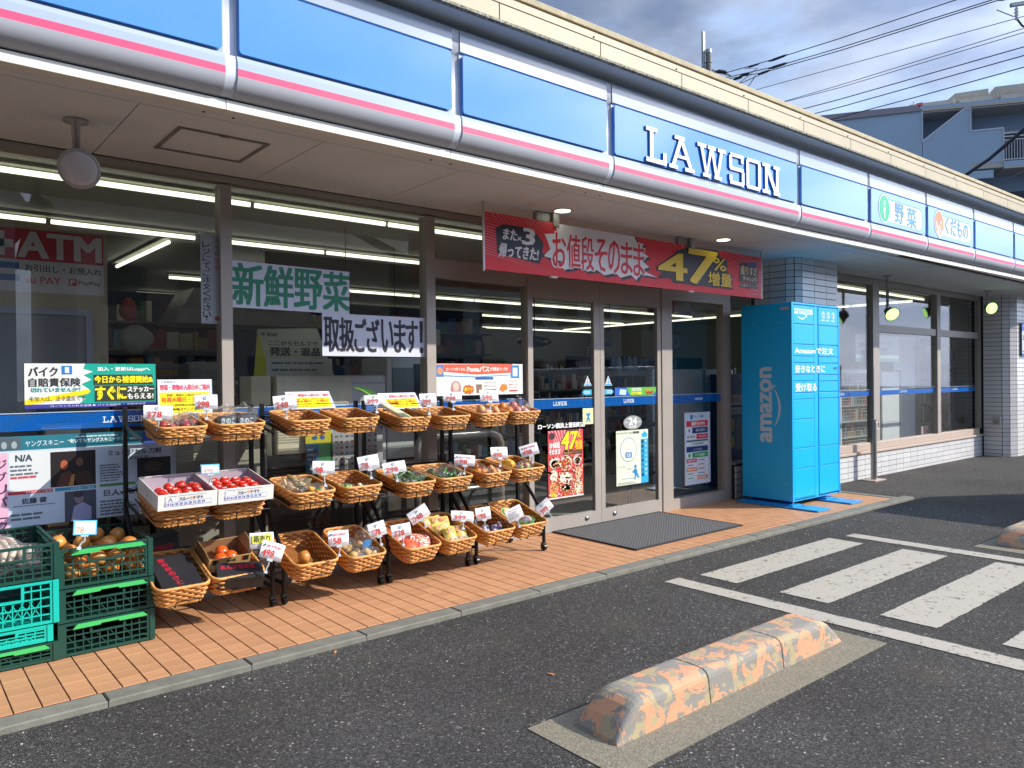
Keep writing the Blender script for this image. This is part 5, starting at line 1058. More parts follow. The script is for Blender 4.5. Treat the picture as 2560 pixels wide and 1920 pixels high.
lidded('black lidded carton with red characters lying in the first bottom basket', m1 @ Matrix.Translation((.035, .02, .035)) @ Matrix.Rotation(.06, 4, 'X'), .20, .30, .075, ('富有柿のさと', '富有柿の里', True), 'black cartons with red lettering')
lidded('black carton standing behind the first bottom basket', Matrix.Translation((1.065, 4.49, .33)) @ Matrix.Rotation(-.12, 4, 'Y'), .24, .11, .12, ('', '富有柿の里', False), 'black cartons with red lettering')
lidded('black carton tilted at the front of the second bottom basket', m2 @ Matrix.Translation((.03, .015, .035)) @ Matrix.Rotation(-.20, 4, 'Z') @ Matrix.Rotation(.18, 4, 'X'), .235, .125, .075, ('あんぽ柿の里', '', False), 'black cartons with red lettering')
BR = M('brown_card', '#ad8a58', .7); t = carton('brown_box', 'open brown fruit box with red stripes in the second bottom basket', 'b2', 0, 0, .235, .19, .085, BR, M('brown_inside', '#8f6a48', .85), z=.02); t.matrix_world = m2 @ Matrix.Translation((.025, .165, .055)) @ Matrix.Rotation(.04, 4, 'Z') @ Matrix.Rotation(.1, 4, 'X')
P = Print(frame((0, -.0008, 0)), t); P.rect(.02, .05, .045, .08, '#2a2522', 1); P.rect(.047, .05, .053, .08, '#a8322c', 1); P.rect(.185, .05, .191, .08, '#a8322c', 1); P.rect(.193, .05, .222, .08, '#2a2522', 1); P.text('柿の里', .10, .055, .15, .072, '#3a322c', 1, .0005); P.done()
MB().prism([(0, 0), (.02, .05), (.05, .055), (.09, .045), (.12, .05), (.16, .05), (.19, 0)], frame((.002, .0, .083), (0, 1, 0), (-.45, 0, 1)), 0, .003).build('flap', BR, t); MB().prism([(0, 0), (.02, .05), (.05, .055), (.09, .045), (.12, .05), (.16, .05), (.19, 0)], frame((.233, .0, .083), (0, 1, 0), (.45, 0, 1)), 0, .003).build('flap', BR, t)
for i, (x, y) in enumerate(((.09, .06), (.15, .07), (.12, .13))):
    o = thing('persimmon', 'orange persimmon inside the open brown box', 'persimmon', group='persimmons in the open brown box'); MB().ball((0, 0, 0), .036, n=16, k=10, sc=(1, 1, .8), dim=.1).build('fruit', M('persimmon', '#d2591c', .25, coat=.4), o); o.matrix_world = t.matrix_world @ Matrix.Translation((x, y, .045))

# ================================================================ folding crates
CG = M('crate_dark_green', '#18443a', .4, var=.05, vscale=6, spec=.5); CH = M('crate_handle_green', '#46bd68', .35); CT = M('crate_teal', '#12b5a4', .38)
def lattice(mb, fr, w, h, m=0, dp=.012, fine=False, nx=10, hole=True):
    # one crate wall: frame, ribs, diagonals and a handle slot
    B = lambda x0, z0, x1, z1, d0=0, d1=dp: mb.prism([(x0, z0), (x1, z0), (x1, z1), (x0, z1)], fr, d0, d1, m)
    B(0, 0, .022, h); B(w-.022, 0, w, h); B(.022, 0, w-.022, .014); B(.022, h-.010, w-.022, h)
    for i in range(1, nx):
        x = .022+(w-.044)*i/nx
        if hole and .30 < x/w < .70: B(x-.0025, .014, x+.0025, h*.62, 0, dp*.7)
        else: B(x-.0025, .014, x+.0025, h-.010, 0, dp*.7)
    for k, f in enumerate((.22, .42, .62, .82)):
        if hole and f > .7: B(.022, h*f-.003, w*.30, h*f+.003); B(w*.70, h*f-.003, w-.022, h*f+.003)
        else: B(.022, h*f-.003, w-.022, h*f+.003, 0, dp*.85)
    if hole:
        B(w*.30, h*.60, w*.70, h*.66, 0, dp*1.3); B(w*.30, h*.66, w*.33, h-.01, 0, dp*1.2); B(w*.67, h*.66, w*.70, h-.01, 0, dp*1.2)
    for i in range(5 if not fine else 9):
        n_ = 5 if not fine else 9; x = .03+(w-.10)*i/n_; q = .030
        mb.bar(fr(x, h*.58, dp*.4), fr(x+q*1.6, h*.16, dp*.4), .0028, .004, m)
        if fine: mb.bar(fr(x+q*1.6, h*.58, dp*.4), fr(x, h*.16, dp*.4), .0028, .004, m)
def crate(label, x, y, z, mat, w=.405, d=.58, h=.155, handle=True, fine=False, group=None, back=.012):
    t = thing('folding_crate', label, 'crate', (x, y, z), group); b = MB()
    lattice(b, frame((0, 0, 0)), w, h, 0, .010, fine)
    lattice(b, frame((0, d, 0), (0, -1, 0), (0, 0, 1)), d, h, 0, .010, fine, 12)
    lattice(b, frame((w, 0, 0), (0, 1, 0), (0, 0, 1)), d, h, 0, .010, fine, 12)
    lattice(b, frame((w, d, 0), (-1, 0, 0), (0, 0, 1)), w, h, 0, .010, fine)
    b.build('lattice_sides', mat, t)
    q = MB(); q.box(.011, w-.011, .011, d-.011, 0, .008); 
    for i in range(4): q.box(.02, w-.02, .08+i*.14, .085+i*.14, -.006, 0)
    q.build('base', mat, t)
    q = MB()
    for (a, c, e, g) in ((-.011, w+.011, -.011, .004), (-.011, w+.011, d-.004, d+.011), (-.011, .004, .004, d-.004), (w-.004, w+.011, .004, d-.004)): q.box(a, c, e, g, h-.008, h+.003)
    for cx in (0, w):
        for cy in (0, d):
            q.box(cx-.014 if cx == 0 else cx-.010, cx+.010 if cx == 0 else cx+.014, cy-.014 if cy == 0 else cy-.010, cy+.010 if cy == 0 else cy+.014, 0, h+.004)
    q.build('rim_and_corners', mat, t)
    if handle:
        P_ = [(.045, h-.022), (.065, h+.001), (w-.045, h+.001), (w-.025, h-.018), (w-.05, h-.020), (w*.62, h-.020), (w*.61, h-.013), (w*.42, h-.013), (w*.41, h-.020)]
        MB().prism(P_, frame((0, -.002, 0), (1, 0, 0), (0, -.1, 1)), .012, .017).build('handle', CH, t)
    return t
GC = 'dark green folding crates'
crate('bottom dark green crate in the right-hand stack', .662, 4.185, .006, CG, group=GC); crate('middle dark green crate in the right-hand stack', .662, 4.185, .170, CG, group=GC)
top = crate('dark green crate of onions on top of the right-hand stack', .658, 4.185, .335, CG, h=.185, group=GC)
crate('bottom dark green crate under the teal crates at the left edge', .20, 4.18, .006, CG, w=.437, h=.085, group='crates of the left-hand stack'); 
crate('lower teal crate, mostly folded, in the left-hand stack', .195, 4.185, .10, CT, w=.42, h=.075, handle=False, fine=True, group='crates of the left-hand stack')
crate('upper teal crate with a wide handle opening in the left-hand stack', .22, 4.18, .185, CT, w=.42, h=.20, handle=False, fine=True, group='crates of the left-hand stack')
crate('dark green crate of bagged vegetables on top of the left-hand stack', .235, 4.18, .395, CG, w=.41, h=.165, handle=False, group='crates of the left-hand stack')
R = random.Random(9)
k = 0
for j in range(5):
    for i in range(4):
        for lv in range(2 if (i + j) % 3 else 3):
            if lv < 1 and j > 1: continue
            o = thing('onion', 'brown onion heaped in the top green crate', 'onion', (.72+i*.09+R.uniform(-.01, .01)+(.03 if lv % 2 else 0), 4.25+j*.10+R.uniform(-.01, .01), .39+lv*.052), 'onions in the top green crate')
            b = MB(); b.lathe([(0, -.036), (.02, -.033), (.037, -.018), (.042, 0), (.037, .019), (.020, .034), (.006, .040), (.003, .044)], 14); b.build('bulb', ONI, o); o.rotation_euler = (R.uniform(-1.3, 1.3), R.uniform(-1.3, 1.3), R.uniform(0, 6)); k += 1
RT = M('pale_root_crop', '#c9b29a', .55, var=.2, vscale=14, col2='#ddcdbb')
for i, (x, y, z, rz) in enumerate(((.43, 4.36, .455, .1), (.44, 4.32, .50, -.15), (.38, 4.45, .53, .25), (.30, 4.34, .46, .05))):
    t = thing('vegetable_bag', ['bag of pale roots lowest in the left-hand top crate', 'bag of pale roots across the front of the left-hand top crate', 'flat clear bag with purple lettering on top of the left-hand crate', 'bag of greens at the left edge of the top crate'][i], 'bag', (x, y, z), 'bagged vegetables in the left-hand top crate'); t.rotation_euler = (.12, 0, rz)
    b = MB(); n = 18
    for jj in range(2): 
        pass
    vs = []; R2 = random.Random(i)
    for a in range(11):
        for c in range(15):
            u, v_ = c/14, a/10; e = (math.sin(PI*u)*math.sin(PI*v_))**.4; vs.append((.34*(u-.5), .28*(v_-.5)+R2.uniform(-.004, .004), .045*e+R2.uniform(-.006, .006)))
    m_ = len(vs); vs += [(x_, y_, -z_*.5-.002) for x_, y_, z_ in vs]
    F_ = [(a*15+c, a*15+c+1, (a+1)*15+c+1, (a+1)*15+c) for a in range(10) for c in range(14)]; b.add(vs, F_+[tuple(m_+q for q in f[::-1]) for f in F_]); b.build('film', FILM, t)
    b = MB()
    for c in range(8): b.tube([(-.13+.035*c+R2.uniform(-.005, .005), -.11, .008), (-.125+.035*c, .0, .016), (-.13+.035*c, .11, .008)], [.008, .017, .007], 8)
    b.build('roots', RT if i != 3 else PGR, t)
    if i == 2:
        P = Print(frame((-.1, -.10, .052), (1, 0, 0), (0, 1, 0)), t); P.text('やさい', .02, .04, .12, .10, '#6a5f94', 1, .002); P.lines(.02, .01, .12, .03, 2, '#6a5f94', 1); P.done()

# ================================================================ price cards
CLIP = M('clear_clip', '#b9bfc2', .15, spec=.8, coat=.6)
CARD = M('card_white', '#e4e3e8', .5)
def price(label, c, w_, h_, num, rz=0, ry=0, rx=-.25, head=None, col='#c8301f', clip=True, bg=None, border=None, clipv=None, mark=True, small=True):
    t = thing('price_card', label, 'price card', c, 'price cards on the baskets'); t.rotation_euler = (rx, ry, rz)
    # the card bends slightly
    b = MB(); n = 6; vs = []
    for i in range(n+1):
        x = -w_/2+w_*i/n; y = .006*math.sin(PI*i/n)
        vs += [(x, -y, -h_/2), (x, -y, h_/2), (x, -y+.0008, -h_/2), (x, -y+.0008, h_/2)]
    F_ = []
    for i in range(n): a = i*4; F_ += [(a, a+4, a+5, a+1), (a+3, a+7, a+6, a+2), (a+1, a+5, a+7, a+3), (a, a+2, a+6, a+4)]
    b.add(vs, F_, 0, True); b.build('card', CARD if not bg else M('card_'+bg.lstrip('#'), bg, .5), t)
    P = Print(frame((-w_/2, -.0066, -h_/2)), t)
    if border: P.rect(0, 0, w_, h_, border, 1); P.rect(.006, .006, w_-.006, h_-.006, '#e6e8ea', 2)
    if num:
        k = len(num)
        if head:
            P.text(head, w_*.22, h_*.66, w_*.86, h_*.84, '#cc3a44', 3, .0003); P.text(num, w_*.10, h_*.16, w_*.10+w_*.17*k, h_*.56, col, 3, .0004)
            if mark: P.poly(ell(w_*.12, h_*.76, .007, .007), '#4f6f66', 3)
        else:
            P.text(num, w_*.12, h_*.12, w_*.10+w_*.175*k, h_*.54, col, 3, .0005)
            if mark: P.poly(ell(w_*.46, h_*.77, .0105, .0105), '#3f5f5c', 3); P.poly(ell(w_*.46, h_*.77, .0088, .0088), '#dfe2e6', 4); P.text('大', w_*.46-.005, h_*.77-.005, w_*.46+.005, h_*.77+.006, '#3f5f5c', 5, .0004)
        if small: P.text('円(税込)', w_*.66, h_*.14, w_*.92, h_*.24, '#8a8a90', 3)
    P.done()
    if clip:
        cv = clipv or (0, -.045); b = MB(); b.box(-.016, .016, -.006, .006, -h_/2-.008, -h_/2+.006); b.tube([(0, 0, -h_/2-.006), (.003, .004, -h_/2-.025), (cv[0]*.6, .008, -h_/2+cv[1]*.7), (cv[0], .010, -h_/2+cv[1])], .0042, 6)
        b.box(cv[0]-.009, cv[0]+.009, .002, .016, -h_/2+cv[1]-.014, -h_/2+cv[1]); b.build('clip', CLIP, t)
    return t
d2 = math.radians
price('price card 378 for fruit tomatoes on the first top basket', (1.137, 4.27, 1.165), .140, .075, '378', rz=-.15, ry=.04)
price('price card 298 standing tall over the black-labelled bags', (1.388, 4.28, 1.212), .118, .082, '298', rz=-.2)
price('price card 248 on the third top basket', (1.861, 4.33, 1.195), .135, .086, '248', rz=-.25, ry=-.06)
price('price card 98 on the third middle basket', (2.017, 4.15, .809), .130, .078, '98', rz=-.2, ry=.06, clipv=(.01, -.06))
price('price card 399 beside the leeks in the top row', (2.406, 4.22, 1.198), .138, .066, '399', rz=-.2, rx=-.5)
price('price card 78 with a lilac top on the fourth middle basket', (2.316, 4.15, .815), .132, .088, '78', rz=-.2, ry=-.12)
price('price card 298 lying back over the bagged dark greens', (2.517, 4.18, .766), .150, .076, '298', rz=-.25, ry=-.1, rx=-.45)
price('price card 399 curling beside the yellow notice in the top row', (2.805, 4.22, 1.188), .118, .085, '399', rz=-.2)
price('price card 798 on the sixth top basket', (3.025, 4.25, 1.202), .138, .068, '798', rz=-.2)
price('price card 598 behind the peaches in the top row', (3.439, 4.37, 1.198), .150, .092, '598', rz=-.2, ry=.05, rx=-.4)
price('price card 198 with a red bargain line over the oranges', (3.071, 4.18, .768), .15, .074, '198', rz=-.3, ry=.12, head='超大特価!')
price('price card 498 between the two right-hand middle baskets', (3.407, 4.22, .793), .138, .082, '498', rz=-.15, ry=.04)
price('price card 498 with a red bargain line on the last middle basket', (3.693, 4.22, .793), .145, .085, '498', rz=-.35, ry=-.22, head='超大特価!')
price('blue-edged price card between the two tomato boxes', (1.368, 4.17, .853), .095, .052, '498', rz=-.1, ry=.03, border='#4fb3e0', col='#d98a7a', mark=False)
price('blue-edged price card 78 on the top onion crate', (.765, 4.15, .622), .100, .070, '78', rz=-.05, ry=.10, border='#4fb3e0', col='#d98a5a', clipv=(-.02, -.055), mark=False)
t = price('yellow-panelled card reading sold by the box, beside the onion basket', (1.607, 4.07, .450), .128, .086, None, rz=-.15, ry=.05); P = Print(frame((-.064, -.0066, -.043)), t); P.rect(.012, .028, .112, .075, '#e8e317', 3); P.text('箱売り', .018, .034, .106, .070, '#3a4433', 4, .0012); P.done()
price('tilted price card 498 with a red bargain line in front of the box card', (1.648, 4.03, .392), .128, .095, '498', rz=-.15, ry=.38, head='超大特価!', clipv=(.0, -.06))
price('price card 158 with a red bargain line on the potato basket', (2.052, 4.04, .403), .122, .090, '158', rz=-.15, ry=.03, head='超大特価!')
price('price card 278 between the potatoes and the red bags', (2.331, 4.08, .412), .108, .088, '278', rz=-.15, ry=-.20)
price('price card 228 on the fifth bottom basket', (2.513, 4.10, .378), .128, .080, '228', rz=-.2, ry=-.08)
price('steeply tilted price card 248 at the back of the red bags', (2.644, 4.10, .464), .138, .082, '248', rz=-.2, ry=-.48)
price('price card 399 lying back over the snack pouches', (2.975, 4.08, .412), .155, .072, '399', rz=-.35, ry=.12, rx=-.6)
price('price card 198 on the basket of striped tubes', (3.164, 4.10, .403), .115, .086, '198', rz=-.15, ry=-.04)
t = price('card of small black print tilted over the last bottom basket', (3.442, 4.10, .369), .130, .092, None, rz=-.2, ry=-.32); P = Print(frame((-.065, -.0066, -.046)), t); P.lines(.012, .014, .118, .064, 7, '#55585c', 3, 5, .45); P.lines(.03, .070, .10, .078, 1, '#c05a5a', 3, 2, .6); P.done()
price('price card 399 tilted at the right end of the racks', (3.709, 4.08, .386), .125, .085, '399', rz=-.3, ry=-.62)
for i, (c, w_, h_, lb, rx) in enumerate((((1.381, 4.62, 1.236), .306, .205, 'white notice with red heading and yellow panel behind the first top baskets', -.05), ((2.150, 4.60, 1.197), .307, .15, 'leaning notice with yellow panel behind the third top basket', -.75), ((2.823, 4.60, 1.175), .310, .15, 'leaning notice with yellow panel behind the fifth top basket', -.75))):
    t = thing('delivery_notice', lb, 'notice', c, 'notices about delivery days behind the baskets'); t.rotation_euler = (rx, 0, 0)
    MB().box(-w_/2, w_/2, -.0012, 0, -h_/2, h_/2).build('sheet', pm('#dfe3ee'), t); P = Print(frame((-w_/2, -.0012, -h_/2)), t); P.rect(0, 0, w_, .003, '#9fb8dc', 1); P.rect(0, 0, .003, h_, '#9fb8dc', 1); P.rect(w_-.003, 0, w_, h_, '#9fb8dc', 1)
    P.text('お客様各位', .02, h_*.90, .10, h_*.96, '#6a6f80', 2); P.text('野菜・果物の入荷日のご案内', .015, h_*.70, w_-.015, h_*.86, '#dd5468', 2, .0012)
    P.rect(.012, .012, w_-.02, h_*.64, '#eadb1c', 2); P.text('野菜・果物の入荷日は下記', .05, h_*.52, w_-.06, h_*.59, '#7a6c2a', 3, .0003); P.text('毎週水曜日・土曜日', .02, h_*.36, w_-.04, h_*.50, '#d8632a', 3, .001)
    P.text('※入荷時間は店舗により', .06, h_*.24, w_-.05, h_*.31, '#7a6c2a', 3, .0003); P.text('異なる場合がございます', .04, h_*.12, w_-.05, h_*.20, '#7a6c2a', 3, .0003); P.done()
# railing of steel tube inside the window by the doors

R = random.Random(77); b = MB()
for i in range(150):
    x, y = R.uniform(.2, 8), R.uniform(1.2, 3.48)
    if R.random() < .5: y = 3.48-abs(R.gauss(0, .12))
    q = R.uniform(.002, .005); b.box(x, x+q*1.6, y, y+q, -.030, -.030+q*.7)
tag(b.build('grit', M('pale_grit', '#b9b3a6', .8, rnd=.1)), kind='stuff')
for i, (x, y, rz, lb) in enumerate(((1.02, 2.02, .3, 'small orange leaf on the asphalt at the lower left'), (1.72, 3.44, 1.1, 'pale yellow leaf lying against the kerb'), (2.35, 2.52, 2.0, 'tiny tan leaf on the asphalt left of the wheel stop'))):
    o = MB().add([(0, 0, .004), (.02, .012, .009), (.055, .008, .005), (.075, -.004, .010), (.05, -.014, .005), (.02, -.012, .008)], [(0, 1, 2, 3, 4, 5)]).build('fallen_leaf', M('dry_leaf', '#c07f45', .8)); o.location = (x, y, -.03); o.rotation_euler = (0, 0, rz); o.scale = (.6, .6, .6) if i else (.9, .9, .9); tag(o, lb, 'leaf')
# ================================================================ inside the shop
TUBE = M('lit_tube', '#ffffff', .5, emit='#fbfbe0', estr=.75); TH = M('tube_housing', '#a3a597', .6)
def tubes(pts, z=2.66, label='long fluorescent ceiling light, lit', k=0):
    (x0, y0), (x1, y1) = pts; t = thing('ceiling_light', label, 'light', (x0, y0, z), 'lit fluorescent ceiling lights in the shop'); d = V((x1-x0, y1-y0, 0)); n = max(1, int(round(d.length/1.2))); 
    MB().bar((0, 0, .045), (d.x, d.y, .045), .09, .02).build('housing', TH, t)
    b = MB()
    for i in range(n):
        a = d*(i/n)+d.normalized()*.02; c = d*((i+1)/n)-d.normalized()*.02; b.tube([a, c], .019, 8)
    b.build('tube', TUBE, t)
tubes(((-2.5, 5.62), (6.9, 5.72)), label='ceiling tube row nearest the shop window'); tubes(((-2.5, 7.1), (2.30, 7.29)), label='second ceiling tube row, left part'); tubes(((2.36, 7.3), (4.85, 7.34)), label='second ceiling tube row, middle part')
tubes(((2.13, 9.6), (2.15, 7.62)), label='ceiling tube running away from the window at the left'); tubes(((2.85, 10.2), (14.0, 10.42)), label='third ceiling tube row'); tubes(((3.0, 12.4), (14.3, 12.72)), label='fourth ceiling tube row')
tubes(((4.0, 15.3), (16.4, 15.6)), label='ceiling tube row farthest from the window'); tubes(((14.6, 15.2), (14.5, 5.9)), label='ceiling tube row running back along the right side'); tubes(((9.0, 5.55), (14.4, 5.68)), label='ceiling tube row inside the right-hand windows')
# teller machine booth
t = thing('atm_booth', 'beige booth wall with a red teller machine sign and a grey door', 'booth', (0, 5.6, 0)); BG = M('booth_beige', '#b3a98c', .7)
MB().box(-2.5, 1.185, 0, .5, 0, 2.34).build('wall', BG, t); b = MB(); b.box(-.6, 1.09, -.03, 0, 1.76, 1.80); b.box(1.05, 1.09, -.03, 0, 0, 1.76); b.build('door_frame', M('door_frame_grey', '#8d9299', .5, .3), t); MB().box(-.6, 1.05, -.015, 0, 0, 1.76).build('door', M('door_grey', '#7a7f82', .5), t)
P = Print(frame((0, -.002, 0)), t); P.rect(-.8, 1.90, 1.165, 2.10, '#c9cbcb', 1); P.rect(-.8, 2.10, 1.163, 2.293, '#b83a48', 2); P.text('ATM', .69, 2.12, 1.145, 2.275, '#d6d6d8', 3, .008); P.rect(.53, 2.17, .66, 2.22, '#d6d6d8', 3); P.rect(.575, 2.12, .615, 2.27, '#d6d6d8', 3)
P.text('お引出し・お預入れ', .72, 2.03, 1.15, 2.075, '#3a4048', 3, .001); P.rect(.56, 2.04, .69, 2.08, '#2f5da0', 3); P.rect(.56, 1.965, .69, 2.005, '#5a6fa0', 3); P.text('au PAY', .72, 1.955, .915, 2.0, '#c95a55', 3, .001); P.rect(.96, 1.955, 1.005, 2.0, '#c93a48', 3); P.text('P', .97, 1.962, .995, 1.993, '#e8e0e2', 4, .001); P.text('PayPay', 1.015, 1.957, 1.145, 1.99, '#4a5058', 3, .0005); P.done()
# self-service return counter
CB = M('cream_box', '#cfcbb4', .6)
t = thing('return_box', 'cream self-service parcel return box just inside the middle window', 'box', (2.02, 5.15, 0))
MB().box(.135, .72, 0, .34, .80, 1.36).build('body', CB, t, bevel=.006); MB().prism([(0, .80), (.135, .80), (.135, 1.36), (0, 1.36)], frame((.0, .12, 0), (1, -.9, 0), (0, 0, 1)), -.004, 0).build('side_panel', CB, t); MB().box(.0, .13, .13, .34, .80, 1.36).build('body', CB, t)
b = MB()
for i in range(5): b.box(.14, .40, -.004, 0, .885+i*.018, .893+i*.018)
b.build('louvre', M('louvre', '#aaa68e', .6), t); MB().box(.0, .72, .02, .34, 0, .80).build('stand', M('stand_dark', '#33302d', .6), t)
t = thing('return_sign', 'pale green sign board above the cream return box', 'sign', (2.1, 5.35, 1.36)); b = MB(); b.prism([(.0, 0), (.0, .34), (.46, .36), (.60, 0)], frame((0, 0, 0)), -.01, 0); b.build('board', pm('#b9c3a4'), t); b = MB(); b.prism([(-.03, 0), (0, .34), (.09, 0)], frame((0, -.001, 0)), 0, .0005); b.build('yellow_wedge', pm('#b9b52e'), t)
P = Print(frame((0, -.002, 0)), t); P.text('Smari', .07, .29, .15, .32, '#2f3a33', 1, .001); P.poly(ell(.04, .305, .018, .014), '#7f8a6f', 1); P.text('ここからセルフで', .08, .225, .46, .258, '#3a463c', 1, .0012); P.text('発送・返品', .09, .15, .48, .21, '#2b332d', 1, .0035); P.rect(.06, .0, .58, .13, '#c9cec0', 1); P.lines(.10, .08, .52, .11, 1, '#6c757c', 2, 2); P.lines(.10, .03, .52, .06, 1, '#6c757c', 2, 5); P.done()
t = thing('payment_poster', 'pale poster of payment logos hanging on the counter front', 'poster', (2.56, 5.12, .62)); MB().box(0, .19, -.002, 0, 0, .34).build('sheet', pm('#a9adb2'), t); MB().box(.27, .42, -.002, 0, .05, .34).build('sheet', pm('#a9adb2'), t); P = Print(frame((0, -.003, 0)), t); R = random.Random(2)
for j in range(7):
    for i in range(4): P.rect(.02+i*.043, .03+j*.042, .02+i*.043+R.uniform(.012, .028), .03+j*.042+R.uniform(.006, .018), R.choice(['#3a3f44', '#a33a3a', '#3f6fae', '#6f6a44', '#333333', '#7a7f84']), 1)
for j in range(6):
    for i in range(2): P.rect(.29+i*.06, .07+j*.042, .29+i*.06+R.uniform(.015, .03), .07+j*.042+R.uniform(.008, .02), R.choice(['#3a3f44', '#a33a3a', '#555555']), 1)
P.done()
t = thing('campaign_poster', 'yellow, blue and green poster on the counter front', 'poster', (2.35, 5.12, .66)); MB().box(0, .20, -.002, 0, 0, .30).build('sheet', pm('#c9c12f'), t); P = Print(frame((0, -.003, 0)), t); P.rect(0, 0, .10, .21, '#2f6a94', 1); P.rect(.10, 0, .20, .21, '#3a8a4f', 1); P.poly(ell(.07, .25, .02, .014), '#2a5fa8', 1); P.poly(ell(.13, .25, .02, .014), '#2a5fa8', 1); P.lines(.01, .08, .09, .18, 3, '#9fc0d4', 2); P.rect(.03, .02, .07, .06, '#c9cfd2', 2); P.done()
t = thing('copier', 'white and grey copier behind the middle window', 'copier', (2.72, 5.2, 0)); MB().box(0, .34, 0, .45, .62, 1.30).build('body', M('copier_white', '#c9ccd2', .5), t, bevel=.01); MB().box(-.02, .36, .02, .47, 1.30, 1.36).build('lid', M('copier_white', '#c9ccd2', .5), t, bevel=.01); MB().box(0, .34, .02, .45, 0, .62).build('lower_case', M('copier_dark', '#4c4f52', .5), t)
t = thing('ticket_terminal', 'grey ticket terminal beside the copier', 'terminal', (3.07, 5.2, 0)); MB().box(0, .34, 0, .4, .7, 1.50).build('cabinet', M('terminal_grey', '#aab4b4', .5), t, bevel=.008); MB().box(.05, .25, -.004, 0, 1.12, 1.42).build('screen', M('screen_dark', '#6f7f84', .2), t); MB().box(.25, .31, -.006, 0, .75, 1.45).build('side_strip', M('strip_dark', '#22303a', .3), t); MB().box(0, .34, .03, .4, 0, .70).build('plinth', M('stand_dark', '#33302d', .6), t)
t = thing('grey_cabinet', 'grey and cream cabinet low behind the left window', 'cabinet', (1.40, 5.0, 0)); MB().box(0, .62, 0, .35, 0, 1.0).build('case', M('cabinet_grey', '#99998c', .6), t, bevel=.004); b = MB()
for i in range(6): b.box(.05, .28, -.003, 0, .78+i*.02, .79+i*.02)
b.build('louvre', M('louvre', '#aaa68e', .6), t); MB().box(.30, .32, -.004, 0, .1, .95).build('seam', M('seam', '#55564e', .6), t)
# chairs and bags glimpsed at the left, counter at the back
t = thing('counter', 'long dark service counter deep in the shop', 'counter', (1.6, 7.6, 0)); MB().box(0, 5.2, 0, .6, 0, .95).build('base', M('counter_wood', '#5c4b40', .6), t); MB().box(-.03, 5.23, -.03, .63, .95, 1.0).build('top', M('counter_top', '#b0aca0', .4), t)
R = random.Random(12)
for i in range(7):
    x = 1.8+i*.65; t = thing('counter_item', ['red snack stand on the counter', 'steel warmer case on the counter', 'stack of cups on the counter', 'small till on the counter', 'display of bread on the counter', 'black card reader on the counter', 'green flyer stand on the counter'][i], 'counter item', (x, 7.7, 1.0))
    c = ['#8c3a34', '#8f9494', '#c9c4b8', '#3a3d42', '#b07a3c', '#222426', '#3f6a4a'][i]; h = [.3, .45, .25, .28, .2, .15, .3][i]; MB().box(0, .36, 0, .3, 0, h*.6).build('body', M('item_'+c[1:], c, .5), t, bevel=.01); MB().box(.04, .32, .05, .25, h*.6, h).build('upper', M('item_'+c[1:], c, .5), t, bevel=.01); MB().box(.06, .30, -.005, 0, h*.15, h*.45).build('front_panel', M('item_light', '#a8a69c', .5), t)
t = thing('hanging_bag', 'pale bags piled on a shelf inside the left window', 'bag', (1.28, 5.6, 1.50)); MB().ball((.10, .1, .12), .12, n=16, k=11, sc=(.9, .7, .8), jit=.13).build('bag', M('bag_pale', '#83867c', .6), t); MB().ball((.12, .1, -.20), .15, n=14, k=9, sc=(.9, .8, .6), jit=.08).build('bag', M('bag_pale', '#83867c', .6), t); MB().box(-.08, .4, -.05, .35, -.08, -.05).build('shelf', M('stand_dark', '#33302d', .6), t); MB().ball((.05, .1, .33), .07, n=10, k=7, sc=(.8, .7, 1.1), jit=.08).build('toy', M('toy_red', '#8f3a35', .6), t)
# shelving rows
GC_ = ['#a8433c', '#c9c2b2', '#3f63a0', '#c98a3a', '#4a7a4a', '#d6d2c8', '#7a3f5a', '#2f3a4a', '#b8a04a', '#5a8fae', '#8c2f2f', '#e0dccf']
GM = [M('goods_'+c[1:], c, .5) for c in GC_]
def shelf(label, x, y, w_, h, n, rz=0, depth=.4, tone='#9d9f98', seed=1, grid=False, dens=.055, sign=None):
    t = thing('shop_shelf', label, 'shelf', (x, y, 0), rz=rz); SM = M('shelf_'+tone[1:], tone, .5); b = MB(); b.box(0, .03, 0, depth, 0, h); b.box(w_-.03, w_, 0, depth, 0, h); b.box(.03, w_-.03, depth-.02, depth, 0, h); b.build('frame', SM, t)
    R = random.Random(seed); g = MB()
    for i in range(n):
        z = .12+i*(h-.15)/n; MB().box(.03, w_-.03, -.01, depth-.02, z-.02, z).build('board', SM, t); x_ = .04
        while x_ < w_-.1:
            q = R.uniform(dens*.6, dens*1.5); hh = R.uniform(.3, .85)*(h-.15)/n; g.box(x_, min(x_+q, w_-.04), .02+R.uniform(0, .03), depth-.05, z+.001, z+hh, R.randrange(len(GM))); x_ += q+.008
    tag(g.build('goods', GM, t), kind='stuff')
    if sign:
        P = Print(frame((0, -.012, 0)), t); P.rect(.0, h-.02, w_, h+.24, '#26303f', 1); P.text(sign, w_*.12, h+.05, w_*.5, h+.17, '#c9ced4', 2, .004); P.done(); MB().box(0, w_, -.008, .02, h-.03, h+.25).build('header', M('header_dark', '#26303f', .5), t)
    return t
shelf('dark shelf of drinks and goods behind the left sliding door', 4.9, 7.2, 1.6, 1.45, 5, seed=3, tone='#7f817b'); shelf('goods shelf behind the right sliding door', 6.8, 8.0, 1.8, 1.45, 5, seed=4, tone='#7f817b')
shelf('low shelf seen through the window left of the doors', 3.9, 6.9, .85, 1.35, 4, seed=5, tone='#6f716b'); shelf('shelf with a dark header sign at the back of the shop', 9.0, 9.3, 1.7, 1.45, 5, seed=6, sign='無印良品'); shelf('second shelf with a dark header sign at the back right', 10.9, 9.3, 1.9, 1.45, 5, seed=7, sign='無印良品')
